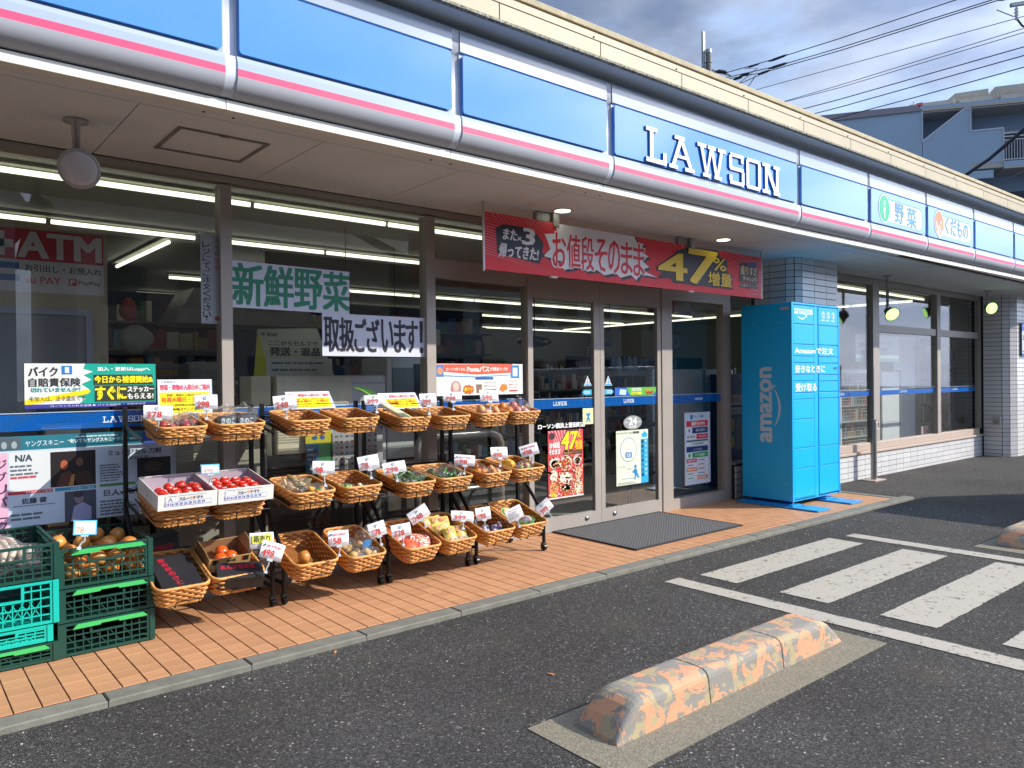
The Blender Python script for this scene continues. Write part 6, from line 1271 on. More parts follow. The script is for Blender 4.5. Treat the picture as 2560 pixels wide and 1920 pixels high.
shelf('magazine shelf deep behind the sliding doors', 5.2, 11.5, 3.2, 1.7, 5, seed=8, tone='#6f716b'); shelf('tall shelf against the back wall', 8.6, 13.5, 5.0, 1.75, 5, seed=9, tone='#7b7d76')
WPN = M('endcap_white', '#e4ebf0', .45)
def endcap(label, x, y, w_, h, hz=0):
    t = thing('shelf_end_panel', label, 'panel', (x, y, hz)); MB().box(0, w_, 0, .04, 0, h).build('panel', WPN, t, bevel=.008); b = MB()
    for q in (-.045, w_+.005): b.box(q, q+.04, -.01, .05, 0, h+.02)
    b.build('upright', M('upright_grey', '#9aa0a0', .5, .2), t); b = MB()
    for i in range(int(h/.05)): b.box(-.032, -.018, -.013, -.010, .03+i*.05, .055+i*.05); b.box(w_+.018, w_+.032, -.013, -.010, .03+i*.05, .055+i*.05)
    b.build('slots', M('slot_dark', '#3a3d40', .7), t)
endcap('large pale shelf end panel just inside the sliding doors', 6.55, 5.42, .93, 1.36, .05); endcap('second pale shelf end panel at the right of the first', 7.62, 5.5, .6, 1.36, .05)
t = thing('toilet_paper_stack', 'blue wrapped bottles stacked above the pale end panel', 'stack', (6.35, 5.75, 1.40)); b = MB(); R = random.Random(4)
MB().box(0, 1.25, 0, .45, -.06, -.0).build('shelf', M('upright_grey', '#9aa0a0', .5), t)
for i in range(13): b.tube([(.05+i*.09, .1, 0), (.05+i*.09, .1, .12), (.05+i*.09, .1, .16)], [.036, .034, .014], 8, R.randrange(2))
tag(b.build('bottles', [M('blue_wrap', '#3f6f9c', .4), M('pale_blue_wrap', '#8fa9bb', .4)], t), kind='stuff')
# bent steel rails inside
t = thing('steel_rail', 'bent steel guard rail behind the window left of the doors', 'rail', (3.25, 5.05, 0)); MB().tube([(0, 0, 0), (0, 0, .78), (.03, 0, .84), (.09, 0, .87), (.75, 0, .87), (.82, 0, .84), (.85, 0, .78), (.85, 0, 0)], .028, 12).build('hoop', STL, t); MB().tube([(.0, 0, .42), (.85, 0, .42)], .018, 10).build('cross_tube', STL, t)
t = thing('steel_rail', 'dark bent guard rail behind the right sliding door', 'rail', (5.86, 5.15, 0)); MB().tube([(0, 0, 0), (0, 0, .74), (.03, 0, .80), (.09, 0, .83), (.6, 0, .83)], .025, 12).build('hoop', M('rail_dark', '#50555c', .4, .5), t); MB().tube([(.0, 0, .32), (.6, 0, .32)], .015, 10).build('cross_tube', M('rail_dark', '#50555c', .4, .5), t)
t = thing('security_mirror', 'round convex mirror hanging behind the left sliding door', 'mirror', (7.3, 8.2, 1.86)); MB().ball((0, 0, 0), .26, n=24, k=8, sc=(1, 1, .33)).build('dome', M('mirror_grey', '#6f7370', .08, .9), t); MB().tube([(0, 0, .0), (0, 0, .78)], .008, 6).build('rod', DARKM, t)
t = thing('wall_clock', 'round wall clock high at the back of the shop', 'clock', (11.8, 9.2, 2.0)); MB().lathe([(0, 0), (.14, 0), (.145, .02), (.13, .03)], 28, tr=Matrix.Rotation(PI/2, 3, 'X')).build('rim', M('clock_rim', '#aeb0ae', .4), t); MB().lathe([(0, .021), (.125, .021), (.125, .024), (0, .024)], 28, tr=Matrix.Rotation(PI/2, 3, 'X')).build('face', pm('#8fa0a8'), t); b = MB(); b.bar((0, -.03, 0), (.05, -.03, .06), .008); b.bar((0, -.03, 0), (-.03, -.03, -.04), .01); b.build('hands', DARKM, t)
for x, y, lb, s_ in ((3.95, 6.6, 'white promotional board above the low shelf', 'キャンペーン'), (9.1, 8.9, 'promotional board hung at the back between the doors', 'LAWSON'), (9.3, 6.0, 'blue and white notice hanging by the tiled pillar', '本日できたて')):
    t = thing('hanging_board', lb, 'sign', (x, y, 1.68), 'boards hanging in the shop'); MB().box(0, .6, 0, .01, 0, .25).build('board', pm('#b5b5ac'), t); P = Print(frame((0, -.001, 0)), t); P.rect(0, .17, .6, .25, '#3a5a8a', 1); P.text(s_, .05, .19, .4, .235, '#d6dade', 2, .001); P.lines(.03, .02, .55, .15, 3, '#5f6468', 1); P.done(); b = MB(); b.tube([(.05, 0, .25), (.05, 0, 1.0)], .003, 5); b.tube([(.55, 0, .25), (.55, 0, 1.0)], .003, 5); b.build('cords', DARKM, t)
t = thing('hanging_board', 'red and white sign board inside above the side pane', 'sign', (6.35, 5.3, 2.02), 'boards hanging in the shop'); MB().box(0, .75, 0, .01, 0, .16).build('board', pm('#8f2f3a'), t); P = Print(frame((0, -.001, 0)), t); P.text('MTAい得', .02, .03, .42, .13, '#bdb6b8', 1, .003); P.rect(.45, .0, .75, .16, '#a8a6a8', 1); P.done()
# inside the right-hand windows
t = thing('wire_shelf', 'white wire mesh rack of small goods inside the right-hand window', 'rack', (10.45, 5.25, .1)); b = MB(); 
for i in range(23): b.bar((.0+i*.045, 0, .05), (i*.045, 0, 1.25), .006)
for i in range(27): b.bar((0, 0, .05+i*.045), (1.0, 0, .05+i*.045), .006)
b.build('mesh', M('mesh_white', '#b9bcb6', .5), t); b = MB(); b.box(-.04, 0, -.02, .4, 0, 1.3); b.box(1.0, 1.06, -.02, .4, 0, 1.3); b.box(0, 1.0, -.02, .4, 1.25, 1.3); b.build('frame', WPN, t)
g = MB(); R = random.Random(21)
for i in range(5):
    z = .1+i*.23; MB().box(0, 1.0, .03, .4, z-.015, z).build('board', WPN, t); x_ = .03
    while x_ < .95: q = R.uniform(.04, .12); g.box(x_, x_+q*.85, .05, .3, z+.001, z+R.uniform(.06, .17), R.randrange(len(GM))); x_ += q
tag(g.build('goods', GM, t), kind='stuff')
endcap('pale low panel inside the right-hand window', 11.86, 5.3, .62, 1.10, .27); endcap('tall pale panel inside the right-hand window', 12.62, 5.45, .82, 1.70, .25)
shelf('cream shelf of boxes inside the far right window', 13.75, 5.5, 1.7, 1.95, 5, seed=31, tone='#b5b7aa', dens=.09)
t = thing('price_board', 'green and white paper with a red arrow stuck inside the right-hand window', 'poster', (10.25, 4.76, 1.50)); MB().box(-.35, .95, 0, .002, 0, .37).build('sheet', pm('#8f9694'), t); P = Print(frame((0, -.001, 0)), t); P.rect(-.35, .0, .95, .05, '#3f7a66', 1); P.poly([(.35, .27), (.62, .28), (.62, .31), (.72, .265), (.62, .22), (.62, .25), (.35, .24)], '#a3474a', 1); P.text('SECURE', -.25, .20, -.02, .25, '#4f6080', 1, .001); P.text('かね', -.2, .10, -.08, .15, '#3a4046', 1, .001); P.text('HDDS', .38, .15, .58, .19, '#3a4046', 1, .001); P.done()
t = thing('standing_leaflet', 'white and red leaflets standing on the right window sill', 'leaflet', (12.05, 4.80, .34)); MB().box(0, .25, 0, .01, 0, .20).build('card', pm('#c9bfc2'), t); P = Print(frame((0, -.001, 0)), t); P.rect(.06, 0, .11, .2, '#b34a4a', 1); P.poly(ell(.18, .12, .03, .03), '#b34a4a', 1); P.done()
t = thing('vending_panel', 'dark blue machine with yellow stickers seen beside the parcel locker', 'machine', (7.74, 5.25, 0)); MB().box(0, .5, 0, .4, .0, 1.35).build('case', M('machine_blue', '#1c3f78', .5), t, bevel=.005); P = Print(frame((0, -.001, 0)), t); P.rect(.02, .98, .4, 1.10, '#c9cfd8', 1); P.text('使わないと', .04, 1.0, .32, 1.08, '#b3324a', 2, .002); P.rect(.03, .87, .4, .95, '#b9c0ca', 1); P.text('ローソン銀行', .06, .885, .36, .935, '#33415c', 2, .001); P.poly(ell(.07, .74, .05, .09), '#d0c13a', 1); P.poly(ell(.07, .55, .045, .075), '#d0c13a', 1); P.rect(.15, .45, .35, .82, '#5f6f88', 1); P.done()

# ---- clerk behind the counter
def person(x, y, z, rz, label, hair='#17130f', top='#2a4f8c'):
    t = thing('person', label, 'person', (x, y, z), rz=rz)
    me = bpy.data.meshes.new('body'); J = [((0, 0, .95), .15, .11), ((0, 0, 1.15), .14, .10), ((0, 0, 1.34), .17, .10), ((0, 0, 1.44), .07, .06), ((0, -.01, 1.52), .055, .055), ((0, -.015, 1.62), .088, .10), ((0, -.01, 1.70), .08, .09),
         ((.19, 0, 1.38), .055, .055), ((.24, -.02, 1.12), .045, .045), ((.20, -.22, 1.05), .035, .035), ((-.19, 0, 1.38), .055, .055), ((-.24, -.02, 1.12), .045, .045), ((-.20, -.22, 1.05), .035, .035),
         ((.09, 0, .85), .09, .09), ((.10, -.01, .48), .065, .065), ((.10, .02, .09), .045, .045), ((.10, -.10, .04), .04, .035), ((-.09, 0, .85), .09, .09), ((-.10, -.01, .48), .065, .065), ((-.10, .02, .09), .045, .045), ((-.10, -.10, .04), .04, .035)]
    E_ = [(0, 1), (1, 2), (2, 3), (3, 4), (4, 5), (5, 6), (2, 7), (7, 8), (8, 9), (2, 10), (10, 11), (11, 12), (0, 13), (13, 14), (14, 15), (15, 16), (0, 17), (17, 18), (18, 19), (19, 20)]
    me.from_pydata([j[0] for j in J], E_, []); o = bpy.data.objects.new('body', me); COL.objects.link(o); o.parent = t
    o.modifiers.new('skin', 'SKIN'); 
    for i, j in enumerate(J): me.skin_vertices[0].data[i].radius = (j[1], j[2])
    me.skin_vertices[0].data[0].use_root = True; o.modifiers.new('sub', 'SUBSURF').levels = 2; o.modifiers['sub'].render_levels = 2
    m = M('skin_and_uniform', '#c08a6c', .55); me.materials.append(m)
    nt_ = m.node_tree; g_ = N(nt_, 'ShaderNodeTexCoord'); s_ = N(nt_, 'ShaderNodeSeparateXYZ'); c_ = N(nt_, 'ShaderNodeMath', operation='GREATER_THAN'); c_.inputs[1].default_value = 1.45; mx_ = N(nt_, 'ShaderNodeMixRGB'); mx_.inputs[1].default_value = (*hx(top), 1); mx_.inputs[2].default_value = (*hx('#c08a6c'), 1)
    nt_.links.new(g_.outputs['Object'], s_.inputs[0]); nt_.links.new(s_.outputs[2], c_.inputs[0]); nt_.links.new(c_.outputs[0], mx_.inputs[0]); nt_.links.new(mx_.outputs[0], nt_.nodes['Principled BSDF'].inputs['Base Color'])
    MB().ball((0, .015, 1.68), .112, n=18, k=12, sc=(.92, 1.02, 1.02), jit=.02).build('hair', M('hair_black', hair, .6), t)
    b = MB(); b.ball((.032, -.098, 1.635), .009, n=8, k=6); b.ball((-.032, -.098, 1.635), .009, n=8, k=6); b.build('eyes', M('eye_dark', '#1a1410', .3), t); MB().ball((0, -.115, 1.60), .013, n=8, k=6, sc=(.8, 1, 1.2)).build('nose', M('skin_tone', '#c08a6c', .55), t)
person(4.05, 8.15, .06, 0, 'clerk with short black hair half hidden behind the window notices')

t = thing('navy_board', 'dark navy board with white letters behind the return sign', 'board', (2.35, 6.9, .95)); MB().box(0, 1.15, 0, .04, 0, .85).build('board', M('navy_card', '#1f2740', .5), t); P = Print(frame((0, -.001, 0)), t)
for i, ch in enumerate('Coffee'): P.text(ch, .50, .70-i*.09, .56, .76-i*.09, '#9aa3b5', 1, .001)
P.done()
t = thing('steel_hood', 'stainless hood hanging over the counter', 'hood', (2.2, 7.7, 1.9)); MB().prism([(0, 0), (1.5, 0), (1.3, .35), (.2, .35)], frame((0, 0, 0)), -.6, 0).build('hood', M('hood_steel', '#85888a', .35, .7), t); MB().box(.55, .95, .1, .5, .35, .8).build('duct', M('hood_steel', '#85888a', .35, .7), t)
t = thing('back_shelf', 'dark wall shelf of packets behind the counter', 'shelf', (1.7, 9.0, 0)); MB().box(0, 5.5, .3, .35, .9, 2.35).build('back_board', M('navy_card', '#1f2740', .5), t); R = random.Random(3); g = MB()
for i in range(4):
    z = 1.1+.3*i; MB().box(0, 5.5, .05, .3, z-.02, z).build('board', M('shelf_tone', '#6d6f6a', .5), t); x_ = .02
    while x_ < 5.4: q = R.uniform(.05, .16); g.box(x_, x_+q*.9, .06, .28, z+.001, z+R.uniform(.10, .24), R.randrange(len(GM))); x_ += q
tag(g.build('goods', GM, t), kind='stuff')
t = thing('hanging_sign', 'small black lamp and red tag hanging from the ceiling', 'ornament', (3.25, 6.2, 1.95)); MB().tube([(0, 0, .75), (0, 0, .2)], .004, 5).build('cord', DARKM, t); MB().ball((0, 0, .12), .07, n=12, k=8, sc=(.7, .7, 1.3), jit=.06).build('red_ornament', M('toy_red', '#a3322f', .6), t); MB().ball((0, 0, -.12), .08, n=12, k=8, sc=(.7, .7, 1.8), jit=.08).build('straw_ornament', M('straw', '#8a7c4a', .8, var=.3, vscale=30), t)
for i, (x, y, z, c, lb) in enumerate(((.95, 5.35, .95, '#4a4f55', 'dark seat back behind the left window'), (1.62, 5.45, 1.02, '#5f7a80', 'bundle of wrapped items beside the left mullion'), (1.30, 6.3, 1.15, '#7b746a', 'brown box on a shelf inside the left window'), (2.0, 6.0, 1.2, '#9a9c98', 'grey printer on a shelf inside the middle window'))):
    t = thing('stored_item', lb, 'item', (x, y, z)); MB().cbox(-.18, .18, 0, .3, 0, .28, .05).build('item', M('stored_'+c[1:], c, .6, var=.15, vscale=10), t, bevel=.015); MB().box(-.19, .19, -.01, .31, .10, .13).build('band', M('stored_band', '#b0aea6', .5), t); MB().box(-.16, .16, .02, .28, -z, 0).build('stand', M('stand_dark', '#33302d', .6), t)
# ================================================================ apartment block beyond the shop
AB = thing('apartment_building', 'blue-grey apartment block with outside stairs beyond the shop roof', 'building')
BW_ = M('blue_render', '#9ab3ca', .85, var=.03, vscale=.6); BD = M('blue_render_back', '#8ca4bf', .85); EDGE = M('pale_coping', '#c3cdd8', .6); SLB = M('slab_concrete', '#b3b1ac', .85)
bf = frame((35.42, 10.86, 0), (.5736, -.8192, 0)); n_ = bf.n
def BX(name, a0, a1, z0, z1, d0, d1, mat, par=AB):
    b = MB(); b.prism([(a0, z0), (a1, z0), (a1, z1), (a0, z1)], bf, -d0, -d1); b.build(name, mat, par)
# outward normal of bf must face the camera
sgn = 1 if bf.n.dot(V((0, 0, 1.3))-bf.O) > 0 else -1
def BXs(name, pts, d0, d1, mat): MB().prism(pts, bf, sgn*d0, sgn*d1).build(name, mat, AB)
def BR_(name, a0, a1, z0, z1, d0, d1, mat): BXs(name, [(a0, z0), (a1, z0), (a1, z1), (a0, z1)], d0, d1, mat)
BR_('core_wall', -3.05, 14, 0, 12.3, -6, -1.3, BD)
BR_('stair_block', -8.6, -3.0, 0, 11.95, -5, 0, BW_); BXs('stair_block_top', [(-8.6, 11.95), (-3.0, 12.35), (-3.0, 11.95)], -5, 0, BW_) if False else BXs('stair_block_top', [(-8.6, 11.90), (-3.0, 11.90), (-3.0, 12.35), (-8.6, 12.22)], -4.99, -.004, BW_)
BXs('mono_roof', [(-8.7, 12.22), (-3.0, 12.355), (-3.0, 12.40), (-3.32, 12.60), (-8.7, 12.52)], -4, .06, M('roof_brown', '#8d8a96', .8))
BR_('roof_slab', -3.0, 14, 12.33, 12.44, -6, .02, SLB); BR_('roof_parapet', -3.05, 14, 12.44, 12.56, -6, -.02, BW_)
BXs('stair_parapet', [(-2.98, 0), (-1.19, 0), (-1.19, 12.28), (-1.42, 12.28), (-2.98, 11.08)], -.15, 0, BW_); BR_('stair_parapet', -1.19, 0, 9.98, 11.34, -.15, 0, BW_)
b = MB()
for a, c in (((-2.98, 11.09), (-1.42, 12.29)), ((-1.42, 12.29), (-1.19, 12.29)), ((-1.19, 12.28), (-1.19, 11.33)), ((-1.19, 11.34), (0, 11.36)), ((0, 11.36), (0, 9.98)), ((-3.0, 12.33), (-3.0, 11.04))): b.bar(bf(a[0], a[1], sgn*.01), bf(c[0], c[1], sgn*.01), .03, .05)
b.build('coping_strips', EDGE, AB)
BR_('balcony_slab', 0, 14, 9.70, 9.78, -1.3, .02, SLB); BR_('balcony_edge', 0, 14, 9.78, 10.0, -.15, .02, BW_); BR_('floor_slab', -1.2, 0, 9.76, 9.98, -1.3, -.01, SLB)
BR_('lower_parapet', -1.18, -.36, 9.36, 9.68, -.15, 0, BW_); BR_('lower_parapet', 0.2, 14, 7.2, 8.4, -.15, 0, BW_); BR_('soffit_board', -3, 14, 12.27, 12.31, -1.28, -.02, SLB)
R = random.Random(5)
for i in range(9):
    a0 = .12+i*1.55; BR_('window', a0, a0+1.15, 10.05, 11.5, -1.29, -1.26, M('dark_window', '#2f3b4a', .15)); BR_('window', a0, a0+1.15, 7.5, 9.0, -1.29, -1.26, M('dark_window', '#2f3b4a', .15)); BR_('window_frame', a0-.03, a0+1.18, 11.5, 11.55, -1.29, -1.23, EDGE)
RL = M('white_rail', '#d2d8e0', .5)
b = MB()
for z in (11.13, 11.0): b.bar(bf(0, z, 0), bf(12, z+.0, 0), .035)
b.build('top_rails', RL, AB); b = MB(); b.bar(bf(0, 10.86, 0), bf(12, 10.86, 0), .03); b.bar(bf(0, 10.06, 0), bf(12, 10.06, 0), .03)
for i in range(120): b.bar(bf(.1+i*.1, 10.06, 0), bf(.1+i*.1, 10.86, 0), .018)
tag(b.build('balusters', RL, AB), kind='stuff')
TK = M('tank_cream', '#b9b2a3', .6, var=.08, vscale=2)
t = thing('roof_tank_unit', 'weathered cream rooftop tank housing with a small red box', 'roof unit')
def TX(name, pts, d0, d1, mat): MB().prism(pts, bf, sgn*d0, sgn*d1).build(name, mat, t)
TX('lower_housing', [(-3.55, 12.56), (14, 12.56), (14, 13.1), (-1.6, 12.99), (-3.28, 12.91)], -3.5, -.8, TK); TX('upper_housing', [(-1.82, 12.99), (-1.5, 13.25), (-.25, 13.32), (-.25, 13.02)], -3.3, -.9, TK); TX('upper_housing', [(-.22, 13.02), (-.02, 13.35), (12, 13.7), (12, 13.1)], -3.3, -.85, TK)
TX('red_box', [(-3.03, 12.58), (-2.79, 12.58), (-2.79, 12.94), (-3.03, 12.92)], -.8, -.7, M('faded_red', '#b86a6a', .6)); TX('red_box_lens', [(-2.95, 12.70), (-2.87, 12.70), (-2.87, 12.83), (-2.95, 12.83)], -.7, -.69, M('lens_dark_red', '#5a2a33', .4))
for i in range(3):
    a = -1.43+i*1.55; TX('vent_hood', [(a, 12.62), (a+.56, 12.64), (a+.56, 12.90), (a, 12.88)], -.8, -.62, TK); TX('vent_slot', [(a+.02, 12.63), (a+.52, 12.65), (a+.52, 12.69), (a+.02, 12.67)], -.62, -.61, M('slot_dark', '#3a3d40', .7))
for a in (-3.15, -1.62, 0.02): MB().bar(bf(a, 12.58, -sgn*.7), bf(a, 13.0, -sgn*.7), .03).build('pipe', SLB, t)

# ================================================================ power pole and wires
WR = M('wire_black', '#2b3340', .6)
t = thing('utility_pole', 'concrete utility pole with a steel extension beyond the shop roof', 'pole', (25.4, 18.0, 0))
MB().tube([(0, 0, -.03), (0, 0, 14.15)], [.20, .115], 16).build('concrete_shaft', M('pole_concrete', '#7d7c7a', .9), t); MB().tube([(0, 0, 14.12), (0, 0, 14.26)], .125, 16).build('cap', M('pole_cap', '#a9b5ba', .5, .4), t)
MB().box(-.24, -.12, .08, .16, 12.8, 14.95).build('steel_extension', M('galvanised', '#8f989e', .5, .6), t); b = MB(); b.bar((-.24, .1, 14.6), (-.05, .1, 14.6), .02); b.bar((-.30, .1, 13.6), (.2, .1, 13.6), .03); b.tube([(.0+.13*math.cos(a*PI/6), .13*math.sin(a*PI/6), 13.75) for a in range(12)], .015, 6, closed=True); b.bar((.1, 0, 13.5), (.6, -.6, 13.2), .05); b.bar((-.4, 0, 13.3), (.6, -.4, 13.0), .06)
b.build('brackets', M('galvanised', '#8f989e', .5, .6), t)
b = MB(); 
for x, y, z in ((.35, -.3, 13.1), (.2, -.1, 13.35), (.5, -.5, 13.0)): b.lathe([(.02, 0), (.05, .03), (.03, .06), (.05, .09), (.03, .12), (.04, .15)], 10, (x, y, z))
b.build('insulators', M('porcelain', '#cfd3d6', .25), t)
WIRES = [((25.55, 17.9, 13.35), (25.76, 17.5, 13.27), (26.09, 15.41, 13.26), (26.28, 13.11, 13.24), (26.09, 9.22, 13.05), (25.9, 6.0, 12.9)), ((25.55, 17.9, 13.1), (25.75, 17.5, 13.08), (26.08, 15.42, 12.96), (26.28, 13.11, 12.91), (25.9, 8.24, 12.58), (25.7, 5, 12.4)),
 ((25.5, 17.9, 13.0), (26.01, 15.98, 12.87), (26.28, 13.11, 12.81), (25.65, 7.32, 12.38), (25.4, 5, 12.25)), ((25.4, 18, 12.3), (25.94, 16.37, 12.29), (26.27, 13.11, 12.24), (25.74, 7.64, 11.73), (25.0, 5.0, 11.3)), ((25.4, 18, 11.6), (26.08, 15.25, 11.56), (26.26, 13.11, 11.59), (25.64, 7.32, 11.33), (25.2, 4.5, 11.2)),
 ((25.4, 18, 11.58), (26.08, 15.25, 11.54), (26.26, 13.11, 11.50), (25.64, 7.32, 11.21), (25.2, 4.5, 11.1)), ((25.4, 18, 11.15), (26.15, 14.57, 11.1), (26.26, 13.11, 11.09), (25.63, 7.32, 10.79), (25.2, 4.5, 10.6)), ((25.4, 18, 10.85), (26.19, 14.11, 10.82), (26.25, 13.11, 10.81), (25.63, 7.32, 10.54), (25.2, 4.5, 10.4)), ((25.4, 18, 10.5), (26.22, 13.62, 10.45), (26.2, 10.46, 10.4), (25.62, 7.32, 10.2), (25.2, 4.5, 10.1))]
wl = ['topmost overhead wire, leaving the pole near its insulator', 'second overhead wire down from the top', 'third overhead wire, close below the second', 'thin overhead wire in the middle of the bundle', 'upper wire of the close middle pair', 'lower wire of the close middle pair', 'overhead wire above the lowest two', 'second lowest overhead wire', 'lowest overhead wire, just over the rooftop tanks']
for i, P_ in enumerate(WIRES):
    o = MB().tube(P_, .016 if i < 3 or i > 5 else .011, 6).build('overhead_wire', WR); tag(o, wl[i], 'wire', 'overhead wires')
for i, (a, c, r) in enumerate((((26.09, 15.8, 13.25), (26.10, 15.0, 13.26), .05), ((26.08, 15.8, 12.97), (26.09, 15.0, 12.95), .055), ((25.95, 16.6, 13.24), (25.98, 16.1, 13.25), .035), ((25.89, 16.95, 13.0), (25.93, 16.5, 12.99), .045), ((26.0, 16.2, 12.86), (26.03, 15.7, 12.88), .05), ((25.84, 17.2, 12.93), (25.88, 16.8, 12.92), .045), ((25.60, 17.8, 13.40), (25.78, 17.4, 13.27), .08), ((26.0, 8.1, 12.55), (25.85, 7.5, 12.42), .05))):
    m_ = (V(a)+V(c))/2; o = MB().tube([a, V(a).lerp(V(c), .25), m_, V(a).lerp(V(c), .8), c], [r*.3, r, r, r*.9, r*.3], 8).build('cable_joint', WR); tag(o, ['black joint on the topmost wire', 'black joint where two wires meet', 'small black joint near the pole on the topmost wire', 'black joint on the second wire near the pole', 'black joint on the third wire', 'black joint lowest beside the pole', 'large black insulator cone at the pole', 'long black joint near the upper right corner'][i], 'cable joint', 'black joints on the overhead wires')
for i, P_ in enumerate((((25.9, 16.7, 13.23), (25.97, 16.2, 13.1), (25.85, 16.9, 12.72), (25.70, 17.6, 12.80), (25.6, 17.8, 12.95)), ((25.75, 17.5, 12.70), (25.9, 16.8, 12.72), (26.02, 15.9, 12.86)), ((26.0, 16.3, 12.85), (25.95, 16.55, 12.55), (25.85, 16.9, 12.25)))):
    o = MB().tube(P_, .014, 6).build('jumper_cable', WR); tag(o, ['jumper cable crossing between the upper wires', 'sagging jumper cable under the joints', 'loose jumper cable hanging down to the roof edge'][i], 'cable', 'jumper cables by the pole')
o = MB().tube([(28.5, 10.6, 7.55), (26.52, 9.15, 7.64), (24.83, 7.96, 7.56), (23.27, 6.66, 7.75), (22.4, 5.6, 7.9)], .05, 8).build('thick_cable', WR); tag(o, 'thick black cable slanting in front of the balcony', 'cable')
o = MB().tube([(24.6, 8.2, 6.62), (24.93, 7.87, 6.75), (25.58, 7.33, 7.18), (26.5, 6.6, 7.8)], .018, 6).build('overhead_wire', WR); tag(o, 'thin wire slanting low before the apartment block', 'wire')
t = thing('crossarm', 'steel crossarm with porcelain insulators at the upper right corner', 'crossarm', (23.05, 6.88, 10.98)); MB().bar((0, 0, .05), (1.4, -1.2, .32), .09, .09).build('arm', M('galvanised', '#8f989e', .5, .6), t)
for k in range(3):
    b = MB(); o_ = V((.12+.22*k, -.10-.19*k, 0)); b.lathe([(.02, 0), (.06, -.05), (.03, -.09), (.065, -.14), (.03, -.18), (.065, -.23), (.03, -.27), (.05, -.32), (.0, -.36)], 10, o_); b.build('insulator', M('porcelain', '#cfd3d6', .25), t)
    MB().tube([o_+V((0, 0, -.3)), o_+V((.1, -.1, -.5)), o_+V((.35, -.3, -.62))], .025, 6).build('hanging_lead', WR, t)
MB().tube([(-.25, .25, -.05), (-.1, .1, -.15), (.05, -.05, -.25)], .012, 6).build('stub_wire', WR, t)

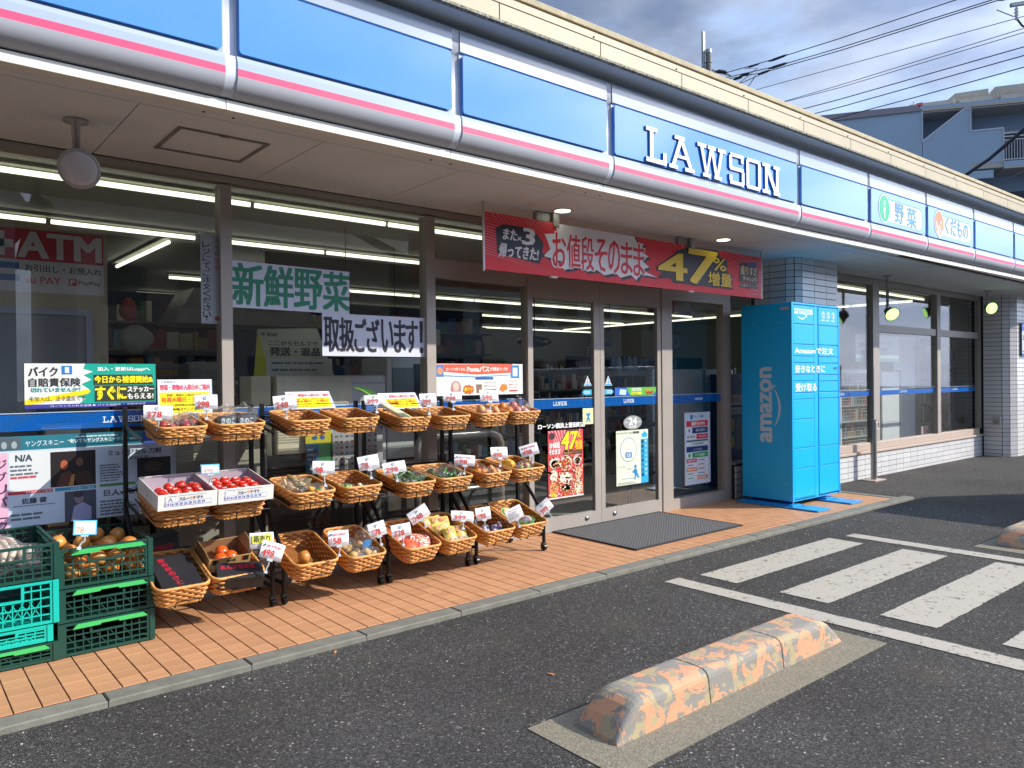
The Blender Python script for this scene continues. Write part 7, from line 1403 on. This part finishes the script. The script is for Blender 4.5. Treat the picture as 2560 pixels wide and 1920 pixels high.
# ================================================================ outside the frame but casting and reflected: the parked car and the houses opposite
def car(x, y, label, col):
    t = thing('parked_car', label, 'car', (x, y, -.03)); CP = M('car_paint_'+col[1:], col, .25, .2, coat=.6); L_, W2, H_ = 3.4, 1.48, 1.53   # nose towards the shop (+Y)
    low = [(0, .30), (0, .90), (.05, 1.02), (.12, 1.48), (.2, 1.53), (3.2, 1.53), (3.38, 1.0), (3.4, .35)]
    b = MB(); f = frame((0, 0, 0), (0, -1, 0), (0, 0, 1)); k = len(low)
    vs = []
    for xx, ins in ((0, .0), (.12, .0), (W2-.12, .0), (W2, .0)):
        edge = xx in (0, W2)
        for a, c in low: vs.append((xx+(.10 if xx == 0 else -.10)*(1 if edge and c > 1.1 else 0), -a, c-(.03 if edge and c > 1.1 else 0)))
    b.add(vs, [(i*k+j, (i+1)*k+j, (i+1)*k+(j+1) % k, i*k+(j+1) % k) for i in range(3) for j in range(k)]+[tuple(range(k)), tuple(range(3*k, 4*k))[::-1]], 0); b.build('body', CP, t, bevel=.03)
    DG = M('car_glass', '#14181c', .08, spec=.8)
    MB().add([(.18, -.045, 1.05), (W2-.18, -.045, 1.05), (W2-.26, -.105, 1.42), (.26, -.105, 1.42)], [(0, 1, 2, 3)]).build('windscreen', DG, t); 
    for xx in (-.004, W2+.004):
        for a, c in ((.3, 1.5), (1.6, 3.0)): 
            s_ = .05 if xx < 0 else -.05; MB().add([(xx, -a, 1.0), (xx, -c, 1.0), (xx+s_*1.9, -c+.03, 1.42), (xx+s_*1.9, -a-.05, 1.42)], [(0, 1, 2, 3)]).build('side_window', DG, t)
    for xx in (.0, W2):
        for yy in (-.65, -2.75):
            q = bpy.data.objects.new('wheel', None); COL.objects.link(q); q.parent = t; q.location = (xx, yy, .29); s_ = 1 if xx else -1
            MB().tube([(-.09, 0, 0), (.09, 0, 0)], .29, 24).build('tyre', M('tyre_rubber', '#1a1a1b', .8), q); MB().tube([(-.095, 0, 0), (.095, 0, 0)], .19, 18).build('rim', M('rim_silver', '#a3a6a9', .3, .8), q)
    for xx in (.08, W2-.38): MB().box(xx, xx+.30, .0, .02, .66, .82).build('headlight', M('headlamp', '#cfd4d8', .1), t)
    MB().box(.5, W2-.5, .0, .015, .42, .54).build('number_plate', M('plate', '#d0d0c0', .5), t); MB().box(.45, W2-.45, .0, .012, .62, .78).build('grille', DARKM, t)
    for xx in (-.14, W2): MB().box(xx, xx+.14, -2.9, -2.8, .98, 1.10).build('wing_mirror', CP, t)
car(9.35, 1.95, 'white boxy car parked beyond the right edge', '#c9ccce'); 
def house(x0, x1, y0, y1, h, col, rc, label, k):
    t = thing('house', label, 'house', (x0, y1, -.03), 'houses across the street'); w_ = x1-x0; d = y1-y0; MB().box(0, w_, -d, 0, 0, h).build('wall', M('house_wall_%d' % k, col, .85, var=.04, vscale=1), t)
    r = MB(); r.add([(-.5, .5, h), (w_+.5, .5, h), (w_+.5, -d-.5, h), (-.5, -d-.5, h), (-.5, -d/2, h+2), (w_+.5, -d/2, h+2)], [(0, 1, 5, 4), (2, 3, 4, 5), (0, 4, 3), (1, 2, 5), (0, 3, 2, 1)]); r.build('roof', M('house_roof_%d' % k, rc, .8), t)
    for i in range(int(w_/2.2)):
        for z in (1.0, 3.7):
            if z+1.3 < h: MB().box(.6+i*2.2, 1.9+i*2.2, .0, .05, z, z+1.2).build('window', M('dark_window', '#2f3b4a', .15), t)
for k, (a, b_, h, c, rc) in enumerate(((-32, -20, 5.8, '#c9c0b0', '#3f3a38'), (-18.5, -9, 5.6, '#d8d2c6', '#4a3f3a'), (-7.5, 3, 5.9, '#b9bec2', '#35383c'), (4.5, 15, 5.7, '#cbbba8', '#4a3a33'), (16.5, 28, 5.9, '#d0d4d8', '#3c3f45'), (29.5, 42, 5.6, '#c4bbae', '#40393a'))):
    house(a, b_, -24, -15.5, h, c, rc, ['brown two-storey house at the far left across the car park', 'pale two-storey house opposite the left window', 'grey two-storey house facing the doors', 'tan two-storey house opposite the locker', 'light grey two-storey house across to the right', 'dark tan two-storey house at the far right across the car park'][k], k)

flush_texts()
bpy.context.view_layer.update()
